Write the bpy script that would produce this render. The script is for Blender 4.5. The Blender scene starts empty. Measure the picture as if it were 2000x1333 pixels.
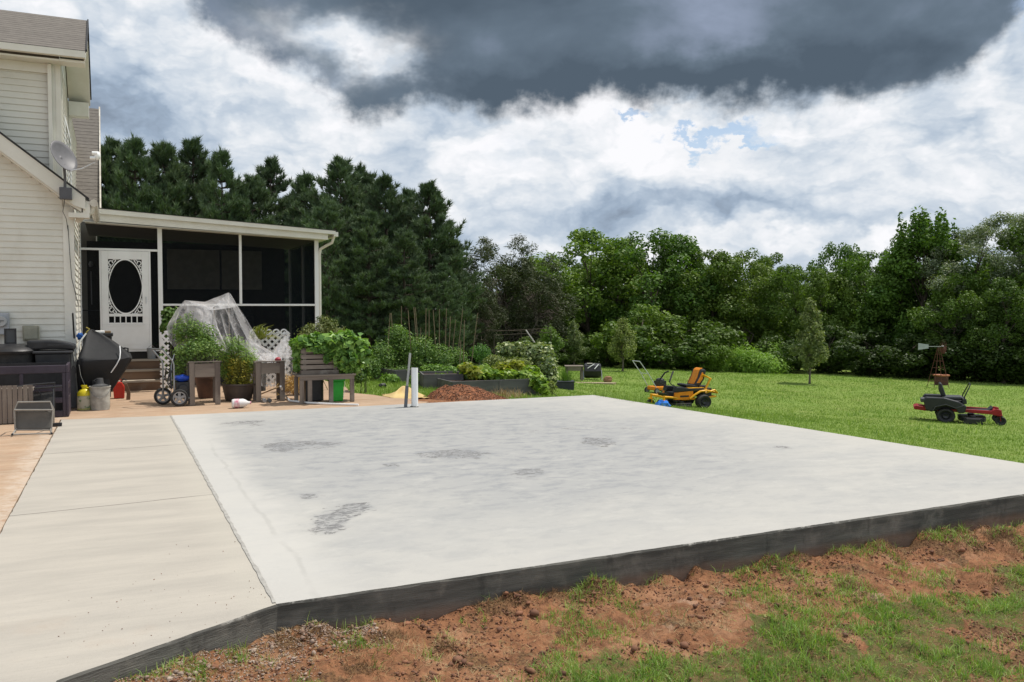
import bpy, bmesh, math, random
import numpy as np
from mathutils import Vector, Matrix

# ------------------------------------------------------------------ camera
F = 1680.0; CH = 1.7; YAW = math.radians(25); PIT = math.atan(66.5 / F)
S = bpy.context.scene
COL = S.collection
cam_d = bpy.data.cameras.new("camera"); cam = bpy.data.objects.new("camera", cam_d); COL.objects.link(cam)
cam_d.sensor_width = 36; cam_d.lens = F / 2000 * 36; cam_d.clip_start = 0.05; cam_d.clip_end = 3000
cam.location = (0, 0, CH); cam.rotation_euler = (math.pi / 2 - PIT, 0, -YAW)
S.camera = cam
S.view_settings.view_transform = 'Standard'; S.view_settings.look = 'None'
S.view_settings.exposure = 0.0; S.view_settings.gamma = 1
S.cycles.max_bounces = 6; S.cycles.transparent_max_bounces = 16; S.cycles.diffuse_bounces = 2

FW = np.array([math.sin(YAW) * math.cos(PIT), math.cos(YAW) * math.cos(PIT), -math.sin(PIT)])
RT = np.array([math.cos(YAW), -math.sin(YAW), 0]); UP = np.cross(RT, FW); CP = np.array([0, 0, CH])
def ray(u, v): return FW + RT * (u - 1000) / F + UP * (666.5 - v) / F
def G(u, v, z=0.0): r = ray(u, v); return CP + r * (z - CH) / r[2]
def PY(u, v, y): r = ray(u, v); return CP + r * y / r[1]
def PX(u, v, x): r = ray(u, v); return CP + r * x / r[0]
def DD(u, v, d): return CP + ray(u, v) * d

# ------------------------------------------------------------------ node helpers
class E:
    """small wrapper: arithmetic on sockets makes Math nodes"""
    def __init__(s, nt, sk): s.nt = nt; s.s = sk
    def op(s, o, *a, clamp=False):
        n = s.nt.nodes.new('ShaderNodeMath'); n.operation = o; n.use_clamp = clamp
        for i, x in enumerate((s,) + a):
            if isinstance(x, E): s.nt.links.new(x.s, n.inputs[i])
            else: n.inputs[i].default_value = x
        return E(s.nt, n.outputs[0])
    def __add__(s, o): return s.op('ADD', o)
    __radd__ = __add__
    def __mul__(s, o): return s.op('MULTIPLY', o)
    __rmul__ = __mul__
    def __sub__(s, o): return s.op('SUBTRACT', o)
    def __rsub__(s, o): return (s * -1) + o
    def __truediv__(s, o): return s.op('DIVIDE', o)
    def pw(s, o): return s.op('POWER', o)
    def clamp(s): return s.op('ADD', 0.0, clamp=True)
    def step(s, a, b):
        n = s.nt.nodes.new('ShaderNodeMapRange'); n.interpolation_type = 'SMOOTHSTEP'
        s.nt.links.new(s.s, n.inputs['Value']); n.inputs['From Min'].default_value = a; n.inputs['From Max'].default_value = b
        return E(s.nt, n.outputs[0])
def combine(nt, x, y, z):
    n = nt.nodes.new('ShaderNodeCombineXYZ')
    for i, k in enumerate((x, y, z)):
        if isinstance(k, E): nt.links.new(k.s, n.inputs[i])
        else: n.inputs[i].default_value = k
    return n.outputs[0]
def separate(nt, v):
    n = nt.nodes.new('ShaderNodeSeparateXYZ'); nt.links.new(v, n.inputs[0])
    return [E(nt, o) for o in n.outputs]
def noise(nt, vec, scale, detail=4, rough=.5, dist=0, color=False, typ=None):
    n = nt.nodes.new('ShaderNodeTexNoise'); n.noise_dimensions = '2D' if typ else '3D'; n.inputs['Scale'].default_value = scale
    n.inputs['Detail'].default_value = detail; n.inputs['Roughness'].default_value = rough; n.inputs['Distortion'].default_value = dist
    if vec is not None: nt.links.new(vec, n.inputs['Vector'])
    return n.outputs['Color'] if color else E(nt, n.outputs['Fac'])
def mixc(nt, fac, a, b, blend='MIX'):
    n = nt.nodes.new('ShaderNodeMix'); n.data_type = 'RGBA'; n.blend_type = blend
    if isinstance(fac, E): nt.links.new(fac.s, n.inputs[0])
    else: n.inputs[0].default_value = fac
    for i, c in ((6, a), (7, b)):
        if isinstance(c, tuple): n.inputs[i].default_value = c if len(c) == 4 else c + (1,)
        else: nt.links.new(c, n.inputs[i])
    return n.outputs[2]
def mapping(nt, vec, scale=(1, 1, 1), loc=(0, 0, 0), rot=(0, 0, 0)):
    n = nt.nodes.new('ShaderNodeMapping'); nt.links.new(vec, n.inputs[0])
    n.inputs['Scale'].default_value = scale; n.inputs['Location'].default_value = loc; n.inputs['Rotation'].default_value = rot
    return n.outputs[0]
def srgb(r, g, b):
    f = lambda c: (c / 255 / 12.92 if c / 255 <= .04045 else ((c / 255 + .055) / 1.055) ** 2.4)
    return (f(r), f(g), f(b))

# ------------------------------------------------------------------ world
SUN_EL = math.radians(64)
_sd = RT * 0.86 + np.array([math.sin(YAW), math.cos(YAW), 0]) * 0.5     # from the right, a little beyond the house front
_sd = _sd / np.linalg.norm(_sd)
SUN_AZ = math.atan2(_sd[0], _sd[1])
sun_vec = Vector((_sd[0] * math.cos(SUN_EL), _sd[1] * math.cos(SUN_EL), math.sin(SUN_EL)))
W = bpy.data.worlds.new("World"); S.world = W; W.use_nodes = True
nt = W.node_tree; nt.nodes.clear()
tc = nt.nodes.new('ShaderNodeTexCoord')
rotv = mapping(nt, tc.outputs['Generated'], rot=(0, 0, YAW))            # azimuth counted from the yard
dx, dy, dz = separate(nt, rotv)
az = dx.op('ARCTAN2', dy); el = dz.op('ARCSINE')
# clouds are laid out by azimuth and elevation (radians)
pos = combine(nt, az, el * 1.5, 0.0)
wn = nt.nodes.new('ShaderNodeTexNoise'); wn.noise_dimensions = '2D'; wn.inputs['Scale'].default_value = 7; wn.inputs['Detail'].default_value = 5; wn.inputs['Roughness'].default_value = .6
nt.links.new(pos, wn.inputs['Vector'])
wx, wy, wz = separate(nt, wn.outputs['Color'])
awp = az + (wx - .5) * .16; ewp = el + (wy - .5) * .11
wn2 = nt.nodes.new('ShaderNodeTexNoise'); wn2.noise_dimensions = '2D'; wn2.inputs['Scale'].default_value = 22; wn2.inputs['Detail'].default_value = 5; wn2.inputs['Roughness'].default_value = .62
nt.links.new(pos, wn2.inputs['Vector'])
fx, fy, fz = separate(nt, wn2.outputs['Color'])
awf = az + (fx - .5) * .085; ewf = el + (fy - .5) * .07
def sblob(u, v, ru, rv, a=None, e=None, p=1.0):
    a = awp if a is None else a; e = ewp if e is None else e
    a0 = math.atan((u - 1000) / F); e0 = (600 - v) / F * math.cos(a0)
    X = (a - a0) * (F / ru); Y = (e - e0) * (F / rv)
    r2 = X * X + Y * Y
    return (r2 * (-p)).op('EXPONENT')
# dark cloud: lower boundary as a curve of azimuth
fc = nt.nodes.new('ShaderNodeFloatCurve'); cv = fc.mapping.curves[0]
pts = [(-400, -160), (150, -130), (330, -40), (375, 20), (455, 85), (560, 130), (640, 185), (720, 215), (840, 205), (1000, 205), (1090, 222), (1180, 190), (1300, 190), (1420, 196), (1560, 196), (1700, 190), (1810, 165), (1900, 110), (1975, 40), (2060, -60), (2400, -300)]
def a01(u): return (math.atan((u - 1000) / F) + 1) / 2
cp = [(a01(u), .5 + (600 - v) / F * math.cos(math.atan((u - 1000) / F))) for u, v in pts]
cp = [(x, y) for x, y in cp if y < 1]
cv.points[0].location = (0, min(1, cp[0][1] + .1)); cv.points[1].location = (1, .97)
for x, y in cp: cv.points.new(x, y)
fc.mapping.use_clip = False; fc.mapping.update()
A01 = (az + (fx - .5) * .02 + 1.0) * .5
nt.links.new(A01.s, fc.inputs['Value'])
edge = E(nt, fc.outputs[0]) - .5
wisp = noise(nt, mapping(nt, pos, scale=(1, .55, 1)), 16, 5, .55, 0, typ=2)
dmask = (el - edge + .014 + (wisp - .5) * .06 + (wx - .5) * .03 + (fy - .5) * .03).step(-.010, .021)
notch = sblob(660, 118, 120, 38, p=1.0) + sblob(760, 160, 60, 26) * .6
dmask = (dmask - notch * 1.15).clamp()
hi = (el - .62).step(0, .25)                                             # the dark cloud ends above the frame
behind = (az.op('ABSOLUTE') - .95).step(0, .3)
dmask = dmask * (1 - hi) * (1 - behind)
# background cloud deck
n1 = noise(nt, mapping(nt, pos, scale=(1, 1.5, 1), loc=(3.1, 1.7, 0)), 5.5, 7, .58, .25, typ=2)
n2 = noise(nt, mapping(nt, pos, scale=(1, 1.25, 1), loc=(7.3, 4.2, 0)), 15, 6, .55, .3, typ=2)
vo = nt.nodes.new('ShaderNodeTexVoronoi'); vo.voronoi_dimensions = '2D'; vo.feature = 'SMOOTH_F1'; vo.inputs['Scale'].default_value = 9; vo.inputs['Detail'].default_value = 3.5; vo.inputs['Roughness'].default_value = .6; vo.inputs['Smoothness'].default_value = .25
nt.links.new(combine(nt, az + (wx - .5) * .12, (el + (wy - .5) * .09) * 1.9, 0.0), vo.inputs['Vector'])
puf = 1 - E(nt, vo.outputs['Distance'])
lum = n1 * .72 + n2 * .30 + puf * .36 + .072
for u, v, ru, rv, k in [(320, 250, 230, 75, -.36), (560, 320, 200, 60, -.08), (1600, 400, 260, 50, -.06), (1080, 420, 160, 60, -.08), (250, 170, 160, 90, -.08), (230, 60, 110, 70, .1), (520, 195, 190, 42, .28), (700, 285, 300, 60, .1), (450, 380, 130, 30, .12),
                        (1000, 300, 300, 100, .16), (760, 120, 90, 40, .18), (1240, 290, 130, 60, .26), (1180, 380, 120, 60, -.08), (1420, 330, 90, 50, .22), (1370, 245, 240, 26, .22), (1450, 425, 190, 32, -.13),
                        (1350, 470, 160, 18, .2), (1330, 400, 240, 50, -.09), (900, 330, 200, 80, -.05), (1230, 440, 90, 26, .1), (1060, 440, 80, 30, .05), (1620, 390, 240, 60, -.10), (1650, 270, 180, 50, .12), (1860, 300, 200, 50, .1), (1890, 240, 80, 22, -.1), (1830, 385, 170, 30, .18), (1780, 480, 260, 14, .2),
                        (1930, 150, 100, 50, .3), (1580, 455, 150, 26, -.12), (900, 420, 120, 50, .06), (860, 300, 60, 40, .04), (1750, 340, 300, 90, .06), (1300, 400, 500, 130, .04), (420, 130, 90, 60, .12), (260, 400, 200, 50, -.05)]:
    lum = lum + sblob(u, v, ru, rv) * k
low = nt.nodes.new('ShaderNodeValToRGB'); r = low.color_ramp
r.elements[0].position = .1; r.elements[0].color = srgb(136, 150, 168) + (1,)
r.elements[1].position = .93; r.elements[1].color = srgb(252, 252, 255) + (1,)
for p_, c in ((.3, (160, 177, 197)), (.45, (186, 200, 216)), (.62, (212, 221, 231)), (.76, (234, 238, 243))):
    e_ = r.elements.new(p_); e_.color = srgb(*c) + (1,)
nt.links.new(lum.s, low.inputs[0])
# blue gaps showing the clear sky
sky = nt.nodes.new('ShaderNodeTexSky'); sky.sky_type = 'NISHITA'; sky.sun_disc = False
sky.sun_elevation = SUN_EL; sky.sun_rotation = SUN_AZ; sky.ozone_density = 1.0
skyc = nt.nodes.new('ShaderNodeVectorMath'); skyc.operation = 'SCALE'; skyc.inputs['Scale'].default_value = .13
nt.links.new(sky.outputs[0], skyc.inputs[0])
gap = sblob(1232, 232, 34, 12, awf, ewf, 1.2) + sblob(1355, 300, 46, 30, awf, ewf, 1.2) + sblob(1385, 268, 95, 16, awf, ewf, 1.1) + sblob(1450, 290, 50, 12, awf, ewf, 1.1) + sblob(1985, 12, 40, 50, awf, ewf) \
    + sblob(1010, 300, 90, 60, awf, ewf) * .25 + sblob(1600, 300, 80, 40, awf, ewf) * .15 + (el - .75).step(0, .4) * .35
puff = sblob(1418, 312, 62, 30, awf, ewf, 1.6) + sblob(1365, 280, 22, 14, awf, ewf, 1.5) * 1.2 + sblob(1322, 300, 24, 60, awf, ewf, 1.5) * .8
gapm = (gap - puff * 1.1).step(.12, .7)
base = mixc(nt, (puff * .8).clamp(), low.outputs[0], srgb(246, 247, 250))
base = mixc(nt, gapm * .8, base, skyc.outputs[0])
# shading of the dark cloud
dn = noise(nt, mapping(nt, pos, scale=(1, 1.3, 1), loc=(1.3, 9.2, 0)), 4.5, 5, .5, .2, typ=2)
dl = (dn - .37) * 1.5 + sblob(1450, 70, 210, 85) * .55 + sblob(1150, 20, 200, 50) * .12 - sblob(1300, 170, 500, 40) * .3 - sblob(1000, 180, 200, 60) * .2 + sblob(1850, 90, 160, 60) * .2 + sblob(600, 60, 180, 90) * .08
dr = nt.nodes.new('ShaderNodeValToRGB'); r = dr.color_ramp
r.elements[0].position = 0; r.elements[0].color = srgb(84, 98, 112) + (1,)
r.elements[1].position = 1; r.elements[1].color = srgb(158, 170, 194) + (1,)
e_ = r.elements.new(.35); e_.color = srgb(104, 119, 134) + (1,)
nt.links.new(dl.s, dr.inputs[0])
fin = mixc(nt, dmask, base, dr.outputs[0])
fin = mixc(nt, (el * -1).step(.0, .05), fin, (.12, .13, .10))            # ground colour under the horizon
bg = nt.nodes.new('ShaderNodeBackground'); bg.inputs['Strength'].default_value = 1.0
nt.links.new(fin, bg.inputs['Color'])
wo = nt.nodes.new('ShaderNodeOutputWorld'); nt.links.new(bg.outputs[0], wo.inputs['Surface'])
W.cycles.sampling_method = 'MANUAL'; W.cycles.sample_map_resolution = 512

sl = bpy.data.lights.new('sun', 'SUN'); sl.energy = 4.0; sl.angle = math.radians(.5); sl.color = (1, .945, .86)
so = bpy.data.objects.new('sun', sl); COL.objects.link(so)
so.rotation_euler = Vector((0, 0, 1)).rotation_difference(sun_vec).to_euler(); so.location = (10, 10, 30)
# ------------------------------------------------------------------ materials
def mat(name, col, rough=.75, col2=None, ns=6.0, amt=1.0, bump=0.0, bs=40.0, metal=0.0, stretch=(1, 1, 1), spec=.4, lo=.35, hi=.65, det=6, dirt=None, dsc=2.5):
    m = bpy.data.materials.new(name); m.use_nodes = True; nt = m.node_tree
    b = nt.nodes['Principled BSDF']; b.inputs['Roughness'].default_value = rough; b.inputs['Metallic'].default_value = metal
    b.inputs['Specular IOR Level'].default_value = spec
    tc = nt.nodes.new('ShaderNodeTexCoord'); v = mapping(nt, tc.outputs['Object'], scale=stretch)
    if col2 is None: col2 = tuple(c * .82 for c in col)
    f = noise(nt, v, ns, det, .6).step(lo, hi) * amt
    c = mixc(nt, f, col, col2)
    if dirt: c = mixc(nt, noise(nt, tc.outputs['Object'], dsc, 7, .65).step(.5, .72) * .8, c, dirt)
    nt.links.new(c, b.inputs['Base Color'])
    if bump:
        bn = nt.nodes.new('ShaderNodeBump'); bn.inputs['Strength'].default_value = bump; bn.inputs['Distance'].default_value = .01
        nt.links.new(noise(nt, v, bs, 5, .6).s, bn.inputs['Height']); nt.links.new(bn.outputs[0], b.inputs['Normal'])
    return m
def leafmat(name, col, col2, trans=.35, hue=.25, ns=1.2, rough=.55):
    m = bpy.data.materials.new(name); m.use_nodes = True; nt = m.node_tree
    b = nt.nodes['Principled BSDF']; b.inputs['Roughness'].default_value = rough; b.inputs['Specular IOR Level'].default_value = .3
    tc = nt.nodes.new('ShaderNodeTexCoord'); oi = nt.nodes.new('ShaderNodeObjectInfo')
    c = mixc(nt, noise(nt, tc.outputs['Object'], ns, 5, .6).step(.38, .62), col, col2)
    at = nt.nodes.new('ShaderNodeAttribute'); at.attribute_name = 'rnd'
    c = mixc(nt, E(nt, at.outputs['Fac']) * hue * 2, c, tuple(min(1, x * k) for x, k in zip(col2, (2.0, 1.7, 1.3))))
    mu = mixc(nt, 1.0, c, oi.outputs['Color'], 'MULTIPLY')
    nt.links.new(mu, b.inputs['Base Color'])
    tr = nt.nodes.new('ShaderNodeBsdfTranslucent'); tcol = mixc(nt, 1.0, mu, (1.0, 1.15, .35), 'MULTIPLY'); nt.links.new(tcol, tr.inputs['Color'])
    mx = nt.nodes.new('ShaderNodeMixShader'); mx.inputs[0].default_value = trans
    nt.links.new(b.outputs[0], mx.inputs[1]); nt.links.new(tr.outputs[0], mx.inputs[2])
    nt.links.new(mx.outputs[0], nt.nodes['Material Output'].inputs['Surface'])
    return m
M = {}
M['siding'] = mat('cream_vinyl', (.72, .70, .625), .5, (.66, .64, .565), 1.2, .8, .05, 30, dirt=(.58, .55, .47), dsc=1.1)
M['trim'] = mat('cream_trim', (.76, .74, .67), .5, (.68, .65, .57), 2.5, .7)
M['white'] = mat('white_paint', (.87, .87, .86), .42, (.79, .78, .76), 3, .6)
M['gutter'] = mat('stained_gutter', (.66, .62, .54), .5, (.45, .40, .33), 5, .8)
def shingle():
    m = bpy.data.materials.new('shingles'); m.use_nodes = True; nt = m.node_tree; b = nt.nodes['Principled BSDF']; b.inputs['Roughness'].default_value = .95
    tc = nt.nodes.new('ShaderNodeTexCoord'); br = nt.nodes.new('ShaderNodeTexBrick')
    nt.links.new(tc.outputs['UV'], br.inputs['Vector'])
    br.inputs['Scale'].default_value = 1; br.inputs['Brick Width'].default_value = 60; br.inputs['Row Height'].default_value = .135
    br.inputs['Mortar Size'].default_value = .013; br.inputs['Mortar Smooth'].default_value = .6; br.inputs['Color1'].default_value = (.155, .138, .12, 1); br.inputs['Color2'].default_value = (.13, .115, .10, 1)
    br.inputs['Mortar'].default_value = (.05, .042, .036, 1); br.inputs['Bias'].default_value = -.1
    c = mixc(nt, noise(nt, mapping(nt, tc.outputs['UV'], scale=(3, 14, 1)), 2.0, 5, .7).step(.35, .7) * .7, br.outputs[0], (.225, .20, .175)); c = mixc(nt, noise(nt, mapping(nt, tc.outputs['UV'], scale=(3, 14, 1), loc=(5, 5, 0)), 2.5, 5, .7).step(.5, .7) * .6, c, (.11, .09, .08))
    nt.links.new(c, b.inputs['Base Color'])
    bn = nt.nodes.new('ShaderNodeBump'); bn.inputs['Strength'].default_value = .8; bn.inputs['Distance'].default_value = .02
    nt.links.new(br.outputs['Fac'], bn.inputs['Height']); bn.invert = True; nt.links.new(bn.outputs[0], b.inputs['Normal'])
    return m
M['shingle'] = shingle()
def screenmat(name, a, col=(.007, .009, .011)):
    m = bpy.data.materials.new(name); m.use_nodes = True; nt = m.node_tree; b = nt.nodes['Principled BSDF']
    b.inputs['Base Color'].default_value = col + (1,); b.inputs['Roughness'].default_value = 1; b.inputs['Specular IOR Level'].default_value = .05
    t = nt.nodes.new('ShaderNodeBsdfTransparent'); mx = nt.nodes.new('ShaderNodeMixShader'); mx.inputs[0].default_value = a
    nt.links.new(t.outputs[0], mx.inputs[1]); nt.links.new(b.outputs[0], mx.inputs[2]); nt.links.new(mx.outputs[0], nt.nodes['Material Output'].inputs['Surface'])
    return m
M['screen'] = screenmat('insect_screen', .80)
M['black'] = mat('black_plastic', (.018, .018, .02), .4, (.03, .03, .032), 8, .8)
M['blackmatte'] = mat('black_rubber', (.022, .022, .022), .8, (.045, .043, .04), 9, .8, .2, 60)
M['rail'] = mat('dark_rail', (.03, .028, .028), .6)
M['oldwood'] = mat('weathered_wood', (.24, .20, .165), .9, (.125, .10, .085), 5, 1, .4, 30, stretch=(1, 1, .12), dirt=(.30, .27, .235))
M['oldwoodh'] = mat('weathered_wood_plank', (.24, .20, .165), .9, (.125, .10, .085), 5, 1, .4, 30, stretch=(.12, .6, 1), dirt=(.30, .27, .235))
M['stepwood'] = mat('step_wood', (.20, .125, .08), .85, (.12, .075, .05), 5, 1, .3, 30, stretch=(.15, 1, 1), dirt=(.2, .17, .14))
M['greywood'] = mat('grey_wood', (.15, .145, .14), .9, (.095, .09, .09), 5, 1, .4, 30, stretch=(.15, .6, 1))
M['steel'] = mat('grey_metal', (.35, .36, .37), .35, (.25, .26, .27), 10, .7, metal=.8)
M['silver'] = mat('silver_paint', (.55, .56, .58), .4, (.45, .46, .48), 10, .7)
M['bark'] = mat('bark', (.11, .085, .065), .95, (.055, .043, .035), 8, 1, .8, 20, stretch=(1, 1, .3))
M['greybark'] = mat('grey_bark', (.17, .145, .12), .95, (.09, .075, .06), 8, 1, .8, 20, stretch=(1, 1, .3))
M['soil'] = mat('soil', (.06, .04, .03), 1, (.035, .025, .02), 12, 1, .6, 30)

# ------------------------------------------------------------------ mesh helpers
class MB:
    def __init__(s, off=(0, 0, 0)): s.v = []; s.f = []; s.uv = {}; s.off = Vector(off)
    def add(s, vs, fs, uv=None):
        n = len(s.v)
        for x in vs: s.v.append(tuple(Vector(x) - s.off))
        for i, f in enumerate(fs):
            s.f.append(tuple(n + k for k in f))
            if uv: s.uv[len(s.f) - 1] = uv[i]
    def box(s, a, b, rz=0, bev=0, piv=None):
        x0, y0, z0 = a; x1, y1, z1 = b
        vs = [Vector((x, y, z)) for z in (z0, z1) for x, y in ((x0, y0), (x1, y0), (x1, y1), (x0, y1))]
        if rz:
            c = Vector(piv) if piv else Vector(((x0 + x1) / 2, (y0 + y1) / 2, 0)); R = Matrix.Rotation(rz, 3, 'Z')
            vs = [R @ (p - c) + c for p in vs]
        s.add(vs, [(0, 3, 2, 1), (4, 5, 6, 7), (0, 1, 5, 4), (1, 2, 6, 5), (2, 3, 7, 6), (3, 0, 4, 7)]); return s
    def bar(s, p, q, w, h=None, up=(0, 0, 1)):
        p, q = Vector(p), Vector(q); h = w if h is None else h; d = (q - p).normalized(); u = Vector(up)
        if abs(d.dot(u)) > .99: u = Vector((1, 0, 0))
        sx = d.cross(u).normalized(); sy = sx.cross(d).normalized()
        vs = [e + sx * a * w / 2 + sy * b * h / 2 for e in (p, q) for a, b in ((-1, -1), (1, -1), (1, 1), (-1, 1))]
        s.add(vs, [(0, 1, 2, 3), (7, 6, 5, 4), (0, 4, 5, 1), (1, 5, 6, 2), (2, 6, 7, 3), (3, 7, 4, 0)]); return s
    def tube(s, pts, r, n=8, cap=True):
        P = [Vector(p) for p in pts]; R = r if isinstance(r, (list, tuple)) else [r] * len(P); vs = []; fs = []
        u = None
        for i, p in enumerate(P):
            d = ((P[min(i + 1, len(P) - 1)] - P[max(i - 1, 0)])).normalized()
            if u is None: u = Vector((0, 0, 1)) if abs(d.z) < .9 else Vector((1, 0, 0))
            sx = d.cross(u)
            if sx.length < 1e-4: sx = d.cross(Vector((0, 1, 0)))
            sx.normalize(); u = sx.cross(d).normalized()
            for k in range(n):
                a = 2 * math.pi * k / n; vs.append(p + (sx * math.cos(a) + u * math.sin(a)) * R[i])
        for i in range(len(P) - 1):
            for k in range(n): fs.append((i * n + k, i * n + (k + 1) % n, (i + 1) * n + (k + 1) % n, (i + 1) * n + k))
        if cap: fs.append(tuple(range(n))[::-1]); fs.append(tuple((len(P) - 1) * n + k for k in range(n)))
        s.add(vs, fs); return s
    def lathe(s, prof, c=(0, 0, 0), axis='z', n=20, sc=(1, 1)):
        vs = []; fs = []; m = len(prof)
        for k in range(n):
            a = 2 * math.pi * k / n; ca, sa = math.cos(a), math.sin(a)
            for r, z in prof:
                x, y = r * ca * sc[0], r * sa * sc[1]
                p = (x, y, z) if axis == 'z' else ((x, z, y) if axis == 'y' else (z, x, y))
                vs.append((p[0] + c[0], p[1] + c[1], p[2] + c[2]))
        for k in range(n):
            for i in range(m - 1):
                a, b = k * m + i, ((k + 1) % n) * m + i; fs.append((a, b, b + 1, a + 1))
        s.add(vs, fs); return s
    def cyl(s, c, r, h, axis='z', n=20): return s.lathe([(0, 0), (r, 0), (r, h), (0, h)], c, axis, n)
    def prism(s, poly, y0, y1, ax='y'):
        """poly of (x,z) extruded along y (ax='y'), or of (x,y) along z (ax='z'), or (y,z) along x"""
        f = {'y': lambda p, t: (p[0], t, p[1]), 'z': lambda p, t: (p[0], p[1], t), 'x': lambda p, t: (t, p[0], p[1])}[ax]; n = len(poly)
        s.add([f(p, y0) for p in poly] + [f(p, y1) for p in poly], [tuple(range(n)), tuple(range(2 * n - 1, n - 1, -1))] + [(i, n + i, n + (i + 1) % n, (i + 1) % n) for i in range(n)]); return s
    def quad(s, a, b, c, d, uv=None): s.add([a, b, c, d], [(0, 1, 2, 3)], [uv] if uv else None); return s
    def blob(s, c, r, seed=0, sub=2, amp=.2, fr=2.0):
        bm = bmesh.new(); bmesh.ops.create_icosphere(bm, subdivisions=sub, radius=1)
        from mathutils import noise as mn
        rr = r if isinstance(r, (tuple, list)) else (r, r, r); vs = []
        for v in bm.verts:
            k = 1 + amp * (mn.noise(v.co * fr + Vector((seed * 7.1, seed * 3.3, 1))) * 1.6)
            vs.append((c[0] + v.co.x * rr[0] * k, c[1] + v.co.y * rr[1] * k, c[2] + v.co.z * rr[2] * k))
        s.add(vs, [tuple(v.index for v in f.verts) for f in bm.faces]); bm.free(); return s
    def build(s, name, m, parent=None, smooth=False, bevel=0, loc=None):
        me = bpy.data.meshes.new(name); me.from_pydata(s.v, [], s.f)
        if s.uv:
            ul = me.uv_layers.new(name='UVMap')
            for fi, uvs in s.uv.items():
                for li, uv in zip(me.polygons[fi].loop_indices, uvs): ul.data[li].uv = uv
        bm = bmesh.new(); bm.from_mesh(me); bmesh.ops.recalc_face_normals(bm, faces=bm.faces); bm.to_mesh(me); bm.free()
        me.materials.append(m)
        o = bpy.data.objects.new(name, me); COL.objects.link(o)
        if parent: o.parent = parent
        elif s.off.length: o.location = s.off
        if loc is not None: o.location = loc
        if smooth:
            me.shade_smooth()
            try: me.set_sharp_from_angle(angle=math.radians(38))
            except Exception: pass
        if bevel:
            b = o.modifiers.new('bevel', 'BEVEL'); b.width = bevel; b.segments = 2; b.limit_method = 'ANGLE'
        return o
def thing(name, label, cat, loc=(0, 0, 0), rz=0, group=None):
    o = bpy.data.objects.new(name, None); COL.objects.link(o); o.location = loc; o.rotation_euler = (0, 0, rz); o.empty_display_size = .1
    return tag(o, label, cat, group)
def tag(o, label, cat, group=None, kind=None):
    o['label'] = label; o['category'] = cat
    if group: o['group'] = group
    if kind: o['kind'] = kind
    return o
def structure(o, label=None):
    o['kind'] = 'structure'
    if label: o['label'] = label
    return o
def dup(root, loc, rz=None, sc=None, label=None, group=None, color=None):
    r = root.copy(); COL.objects.link(r); r.location = loc
    if rz is not None: r.rotation_euler = (0, 0, rz)
    if sc is not None: r.scale = sc
    if label: r['label'] = label
    if group: r['group'] = group
    if color: r.color = color + (1,)
    for ch in list(root.children):
        c = ch.copy(); COL.objects.link(c); c.parent = r
        if color: c.color = color + (1,)
        for g in ch.children:
            d = g.copy(); COL.objects.link(d); d.parent = c
            if color: d.color = color + (1,)
    return r
def npmesh(name, V, Fc, m, parent=None, rnd=None, smooth=False, attrs=None):
    """V (n,3), Fc (m,k)"""
    me = bpy.data.meshes.new(name); n, k = Fc.shape
    me.vertices.add(len(V)); me.vertices.foreach_set('co', np.asarray(V, np.float32).ravel())
    me.loops.add(n * k); me.loops.foreach_set('vertex_index', Fc.astype(np.int32).ravel())
    me.polygons.add(n); me.polygons.foreach_set('loop_start', np.arange(0, n * k, k, dtype=np.int32)); me.polygons.foreach_set('loop_total', np.full(n, k, np.int32))
    if rnd is not None:
        a = me.attributes.new('rnd', 'FLOAT', 'FACE'); a.data.foreach_set('value', rnd.astype(np.float32))
    if attrs:
        for an, av in attrs.items():
            a = me.attributes.new(an, 'FLOAT', 'POINT'); a.data.foreach_set('value', av.astype(np.float32))
    me.materials.append(m); me.update(calc_edges=True); me.validate()
    if smooth: me.shade_smooth()
    o = bpy.data.objects.new(name, me); COL.objects.link(o)
    if parent: o.parent = parent
    return o
# vectorised value noise
_rs = np.random.RandomState(5); _T = _rs.rand(256, 256)
def vnoise(x, y):
    xi = np.floor(x).astype(int); yi = np.floor(y).astype(int); fx = x - xi; fy = y - yi
    fx = fx * fx * (3 - 2 * fx); fy = fy * fy * (3 - 2 * fy)
    g = lambda i, j: _T[(xi + i) % 256, (yi + j) % 256]
    return (g(0, 0) * (1 - fx) + g(1, 0) * fx) * (1 - fy) + (g(0, 1) * (1 - fx) + g(1, 1) * fx) * fy
def fbm(x, y, o=5, g=.5):
    s = 0; a = 1; t = 0
    for i in range(o): s = s + a * vnoise(x * 2 ** i + i * 17.3, y * 2 ** i + i * 9.1); t += a; a *= g
    return s / t
def sstep(x, a, b): t = np.clip((x - a) / (b - a), 0, 1); return t * t * (3 - 2 * t)

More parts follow.
